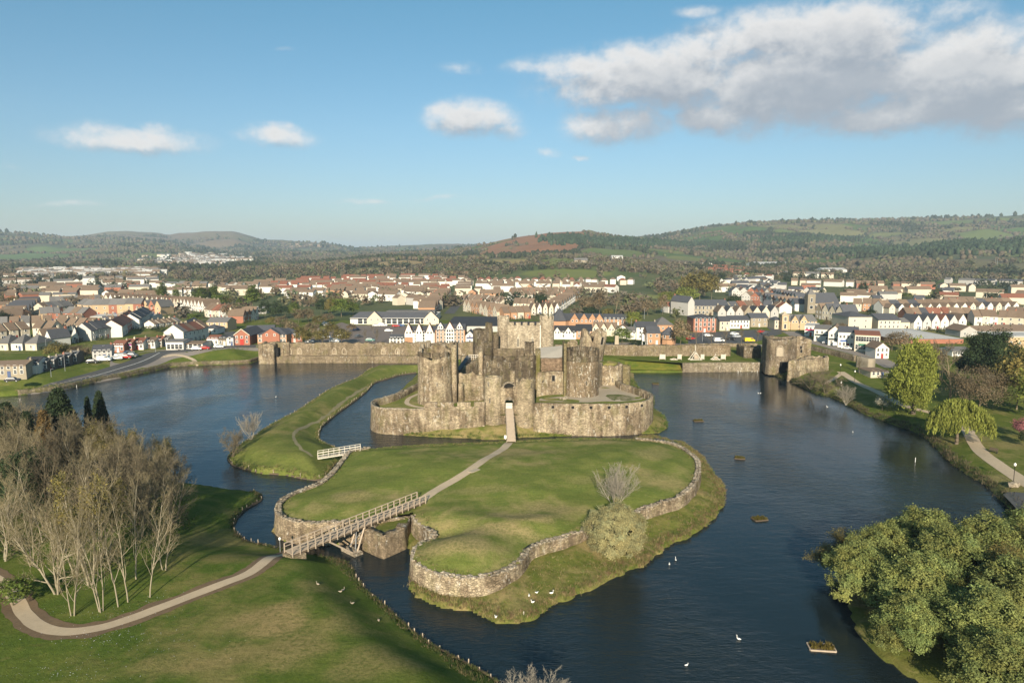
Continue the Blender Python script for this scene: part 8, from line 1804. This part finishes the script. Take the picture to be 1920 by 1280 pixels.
# ---- monument, flagpoles, poles
p = GL(1156, 650); hh_ = zat(p[1], 629)-p[2]; t = thing('monument', 'tall pale stone slab monument behind the dam wall', 'monument', p); MB().box((0, 0, hh_/2), (1.9, 1.0, hh_), taper=.82).build('slab', M_gravel, t); MB().box((0, 0, .3), (3, 2, .6)).build('plinth', M_gravel, t)
for i, x in enumerate((1204, 1211, 1214)):
    p = GL(x, 651); t = thing('flagpole', f'white flagpole by the inn, {nth(i)} of three from the left'+(', with a pale flag' if i == 0 else ''), 'flagpole', p, 0, 'flagpoles by the inn'); h_ = zat(p[1], 624)-p[2]; b = MB(); b.bar((0, 0, 0), (0, 0, h_), .12, 6, .06); b.build('pole', M_white, t)
    if i == 0: b = MB(); b.add([(0.1, 0, h_-.3), (.9, .15, h_-.9), (1.0, .25, h_-4.0), (.1, 0, h_-3.4), (.1, .04, h_-.3), (.9, .19, h_-.9), (1.0, .29, h_-4.0), (.1, .04, h_-3.4)], [(0, 1, 2, 3), (7, 6, 5, 4), (0, 4, 5, 1), (1, 5, 6, 2), (2, 6, 7, 3), (3, 7, 4, 0)]); b.build('flag', M_white, t)
for x, yb, yt, lab in ((87, 660, 636, 'bare utility pole between the bungalows'), (122, 694, 662, 'tall lamp column on the lake road by the dark terrace'), (12, 702, 676, 'tall lamp column by the stone house'), (194, 672, 648, 'lamp column beside the grey house'), (96, 705, 692, 'short road sign post at the kerb of the lake road'), (292, 660, 645, 'lamp column before the stone shops'), (1183, 628, 598, 'tall pole beside the golden-green tree'), (1395, 612, 596, 'lamp column before the brown stone house'), (1317, 640, 612, 'lamp column in the town car park'), (1208, 598, 578, 'lamp column at the meadow edge'), (597, 640, 616, 'lamp column in the scrub by the car park'), (660, 560, 545, 'mast in the white estate'), (735, 640, 620, 'lamp column in the supermarket car park'), (1606, 545, 533, 'pole among the right-hand terraces'), (1866, 498, 484, 'left one of two tall poles on the wooded ridge'), (1869.5, 498, 484, 'right one of two tall poles on the wooded ridge')):
    p = GL(x, yb); h_ = max(zat(p[1], yt)-p[2], 2); t = thing('lamp_column', lab, 'pole', p); k = max(.09, p[1]/4200); b = MB(); b.bar((0, 0, -.3), (0, 0, h_), k, 6, k*.6); b.build('post', M_metal, t); b = MB(); b.bar((0, 0, h_), (.9, 0, h_+.15), k*.6, 5); b.build('arm', M_metal, t)
for x, yb, lab in ((1576, 738, 'black lamp post on the lake bank by the slanting path'), (1602, 716, 'black lamp post beside the gravel walk and garden'), (1575, 703, 'black lamp post at the head of the slanting path'), (1900, 905, 'black lamp post on the park lawn by the gravel walk')): 
    p = GL(x, yb); t = thing('lamp_post', lab, 'lamp post', p); b = MB(); b.bar((0, 0, -.2), (0, 0, 3.4), .06, 6); b.build('post', M_dark, t); b = MB(); b.lathe([(.04, 3.4), (.2, 3.5), (.24, 3.85), (.1, 4.0), (.01, 4.1)], 8); b.build('lantern', M_white, t)
# bench, boulder, bollards at the right frame edge
p = GL(1862, 848); t = thing('bench', 'dark park bench facing the lake beside the gravel walk', 'bench', p, R(-60)); MB().box((0, 0, .45), (1.7, .5, .08)).build('seat', M_wood_d, t); MB().box((0, .25, .8), (1.7, .08, .5)).build('backrest', M_wood_d, t)
for s in (-1, 1): MB().box((s*.75, 0, .22), (.1, .45, .44)).build('leg', M_dark, t)
o = inst('boulder', sm[1], None, GL(1902, 912)+(0, 0, .5), .4, (2.6, 1.9, 1.9)); tag(o, 'large grey boulder beside the quay at the right frame edge', 'boulder')
q = [GL(x, y) for x, y in ((1880, 930), (1900, 950), (1925, 978), (1960, 1015))]; sheet('quay', [q[0], GL(1893, 922), GL(1930, 925), GL(2000, 980), q[3], q[2], q[1]], lambda x, y: np.maximum(landz(x, y), 1.2), M_asph, .1, 'dark paved quay at the right frame edge', 'quay', 2)
for i in range(7):
    p = GL(1893+i*7.5, 925+i*8.5); t = thing('bollard', f'black railing post on the quay, {nth(i)} from the boulder', 'railing post', p+(0, 0, .1), 0, 'railing posts on the quay'); b = MB(); b.bar((0, 0, -.2), (0, 0, 1.0), .05, 6); b.build('post', M_dark, t); b = MB(); b.lathe([(.02, 1.16), (.08, 1.1), (.09, 1.02), (.05, .98)], 8); b.build('knob', M_dark, t)
# stone ramp walls by the street end
curtain('plain grey stone ramp wall at the end of the shopping street', [GL(1604, 688)[:2], GL(1628, 694)[:2]], 3.0, 2.0, 7.0, WALL['stone'], 201, 0, 3, 'ramp_wall', 'stone wall')
curtain('low stone wall along the far side of the gatehouse lawn', [GL(1520, 656)[:2], GL(1560, 666)[:2], GL(1602, 678)[:2]], .8, 3.0, 5.8, M_dam, 202, .2, 3, 'street_wall', 'stone wall')
curtain('low wall dividing the town car park from the dam street', [GL(1283, 652)[:2], GL(1340, 650)[:2], GL(1420, 650)[:2]], .6, 3.5, 5.9, M_dam, 203, .2, 2, 'street_wall', 'stone wall')
# ---- rough growth along the shores: blades and tufts too many to count
def tufts(name, P, per, h, wd, sp, tone, label, seed, mat=None):
    r = np.random.default_rng(seed); P = np.asarray(P); n = len(P)*per; c = np.repeat(P, per, 0)+np.concatenate([r.normal(0, sp, (n, 2)), np.zeros((n, 1))], 1); t = np.array((0, 0, 1.))+r.normal(0, .38, (n, 3)); t /= np.linalg.norm(t, axis=1)[:, None]; b = np.cross(t, r.normal(0, 1, (n, 3))); b /= np.linalg.norm(b, axis=1)[:, None]
    L = h*r.uniform(.45, 1.25, (n, 1)); V = np.stack([c-b*wd, c+b*wd, c+t*L+b*wd*.2, c+t*L-b*wd*.2], 1).reshape(-1, 3); T_ = np.array(tone)[r.integers(0, len(tone), len(P))]; col = np.repeat(np.repeat(T_, per, 0)*r.uniform(.7, 1.3, (n, 1)), 4, 0)
    o = inst(name, leaf_me(name, V, np.arange(n*4).reshape(-1, 4), col, mat or leaf_mat(name+'_blades', (1, 1, 1), .2, .25))); tag(o, label, 'grass', kind='stuff')
STRAW = [(.26, .20, .10), (.20, .16, .07), (.13, .14, .04), (.10, .13, .03), (.17, .11, .06)]; GRN = [(.09, .13, .03), (.12, .14, .04), (.18, .16, .07), (.07, .10, .02)]
def along(poly, n, dmin, dmax, zf, seed, sel=None):
    r = np.random.default_rng(seed); poly = np.asarray(poly); L = resample(np.vstack([poly, poly[:1]]), .5); i = r.integers(0, len(L)-1, n); T = L[(i+1) % len(L)]-L[i]; T = T/np.linalg.norm(T, axis=1)[:, None]; N = np.stack([-T[:, 1], T[:, 0]], 1)
    d = r.uniform(dmin, dmax, n)*r.random(n); P = L[i][:, :2]+N*(d*r.choice((-1, 1), n))[:, None]; z = zf(P[:, 0], P[:, 1]); ok = z > .12
    if sel is not None: ok &= sel(P)
    return np.column_stack([P, z])[ok]
tufts('shore_grass', along(SH_BERM, 5200, .05, 2.6, bermz, 1), 12, .42, .03, .18, STRAW, 'straw-coloured rough grass fringing the island bank', 2)
bx = np.random.default_rng(4); X = bx.uniform(-20, 46, 9000); Y = bx.uniform(75, 150, 9000); z = bermz(X, Y); ok = (z > .5) & (sdist(POLY_LAWN, X, Y) < -.8) & (sdist(POLY_BERM, X, Y) > .5)
tufts('bank_grass', np.column_stack([X, Y, z])[ok], 9, .30, .03, .2, GRN+STRAW[:2], 'long uncut grass on the island bank', 5)
tufts('spit_grass', along(POLY_SPIT, 3600, .0, 1.6, spitz, 6), 9, .38, .03, .16, STRAW[:4]+GRN, 'long grass along the edges of the grass bank', 7)
tufts('park_edge_grass', along(SHORE_P[8:], 2200, .0, 1.4, parkz, 8, lambda P: (P[:, 0] < 30) & (P[:, 0] > -60)), 9, .34, .03, .15, [(.05, .075, .02), (.08, .09, .03), (.14, .11, .06)], 'long dark grass along the park bank edge', 9)
tufts('castle_foot_grass', along(POLY_CASTLE[:20], 2400, .0, 2.6, islez, 10), 9, .5, .035, .2, GRN+[(.08, .14, .02)], 'green growth at the foot of the castle walls', 11)
RB = [p for p in SH_FAR if p[0] > 70]
tufts('lake_bank_growth', along(RB, 3600, .0, 3.0, landz, 12, lambda P: P[:, 1] < 262), 12, .7, .05, .3, [(.07, .08, .03), (.11, .09, .05), (.05, .06, .02), (.15, .12, .07)], 'dark brambles and dead growth along the right lake bank', 13)
tufts('lake_wall_growth', along(SH_FAR[0:8], 1500, .5, 2.0, landz, 14), 8, .5, .05, .3, GRN+STRAW[:2], 'tufted grass along the top of the lakeside wall', 15)
TL2 = [p[:2] for p in WALL_R]+[p[:2] for p in WALL_L[::-1]]
tufts('lawn_edge_grass', along(TL2, 2600, 1.0, 2.2, lawnz, 16, lambda P: sdist(POLY_LAWN, P[:, 0], P[:, 1]) > 1.0), 9, .26, .03, .16, GRN+STRAW[:2], 'longer grass along the inside of the island wall', 17)
bx = np.random.default_rng(21); X = bx.uniform(xat(262, 1585), xat(262, 1640), 260); Y = bx.uniform(238, 266, 260)
C = np.column_stack([X, Y, landz(X, Y)+.5])[(project(X, Y, 4)[1] > 692) & (project(X, Y, 4)[1] < 724)]
V, F_, c = leaves_np(C, 50, (.9, .7, .5), .28, bx, tone=.35); c = c*np.repeat(np.repeat(np.array([(.06, .07, .025), (.11, .07, .04), (.035, .05, .02)])[bx.integers(0, 3, len(C))], 50, 0), 4, 0)
o = inst('terrace_shrubs', leaf_me('terrace_shrubs', V, F_, c, leaf_mat('terrace_leaves', (1, 1, 1), .3, .1))); tag(o, 'dark hedge and rockery shrubs below the little cafe', 'shrubs', kind='stuff')
# daisies on the park grass
bx = np.random.default_rng(31); C = []
for (x, y, rx, ry, n) in ((205, 1190, 60, 14, 260), (120, 1260, 50, 14, 160), (200, 1150, 60, 10, 120), (300, 1120, 40, 8, 60), (260, 1215, 90, 20, 140)):
    for _ in range(n):
        p = GP(x+bx.normal()*rx, y+bx.normal()*ry*.8); C.append(p+(0, 0, .06))
C = np.array(C); V, F_, c = leaves_np(C[::2], 1, .02, .05, bx, up=6); o = inst('daisies', leaf_me('daisies', V, F_, np.full((len(V), 3), .62), leaf_mat('petals', (1, 1, 1), .1, .1))); tag(o, 'scattered white daisies in the park grass', 'flowers', kind='stuff')

# ================================================================== AIR
hb = MB(); hb.box((0, 6900, 129), (19000, 14600, 265)); hz = hb.mesh('haze')
mh = bpy.data.materials.new('haze'); mh.use_nodes = True; mh.node_tree.nodes.clear(); th = NT(mh.node_tree)
vp = th.add('ShaderNodeVolumePrincipled'); vp.inputs['Color'].default_value = (.66, .82, 1, 1); vp.inputs['Density'].default_value = 1.0e-4; vp.inputs['Anisotropy'].default_value = .1
oo = th.add('ShaderNodeOutputMaterial'); th.link(vp.outputs[0], oo.inputs['Volume']); hz.materials.append(mh)
ho = inst('haze', hz); tag(ho, 'thin pale air over the valley', 'haze', kind='stuff')
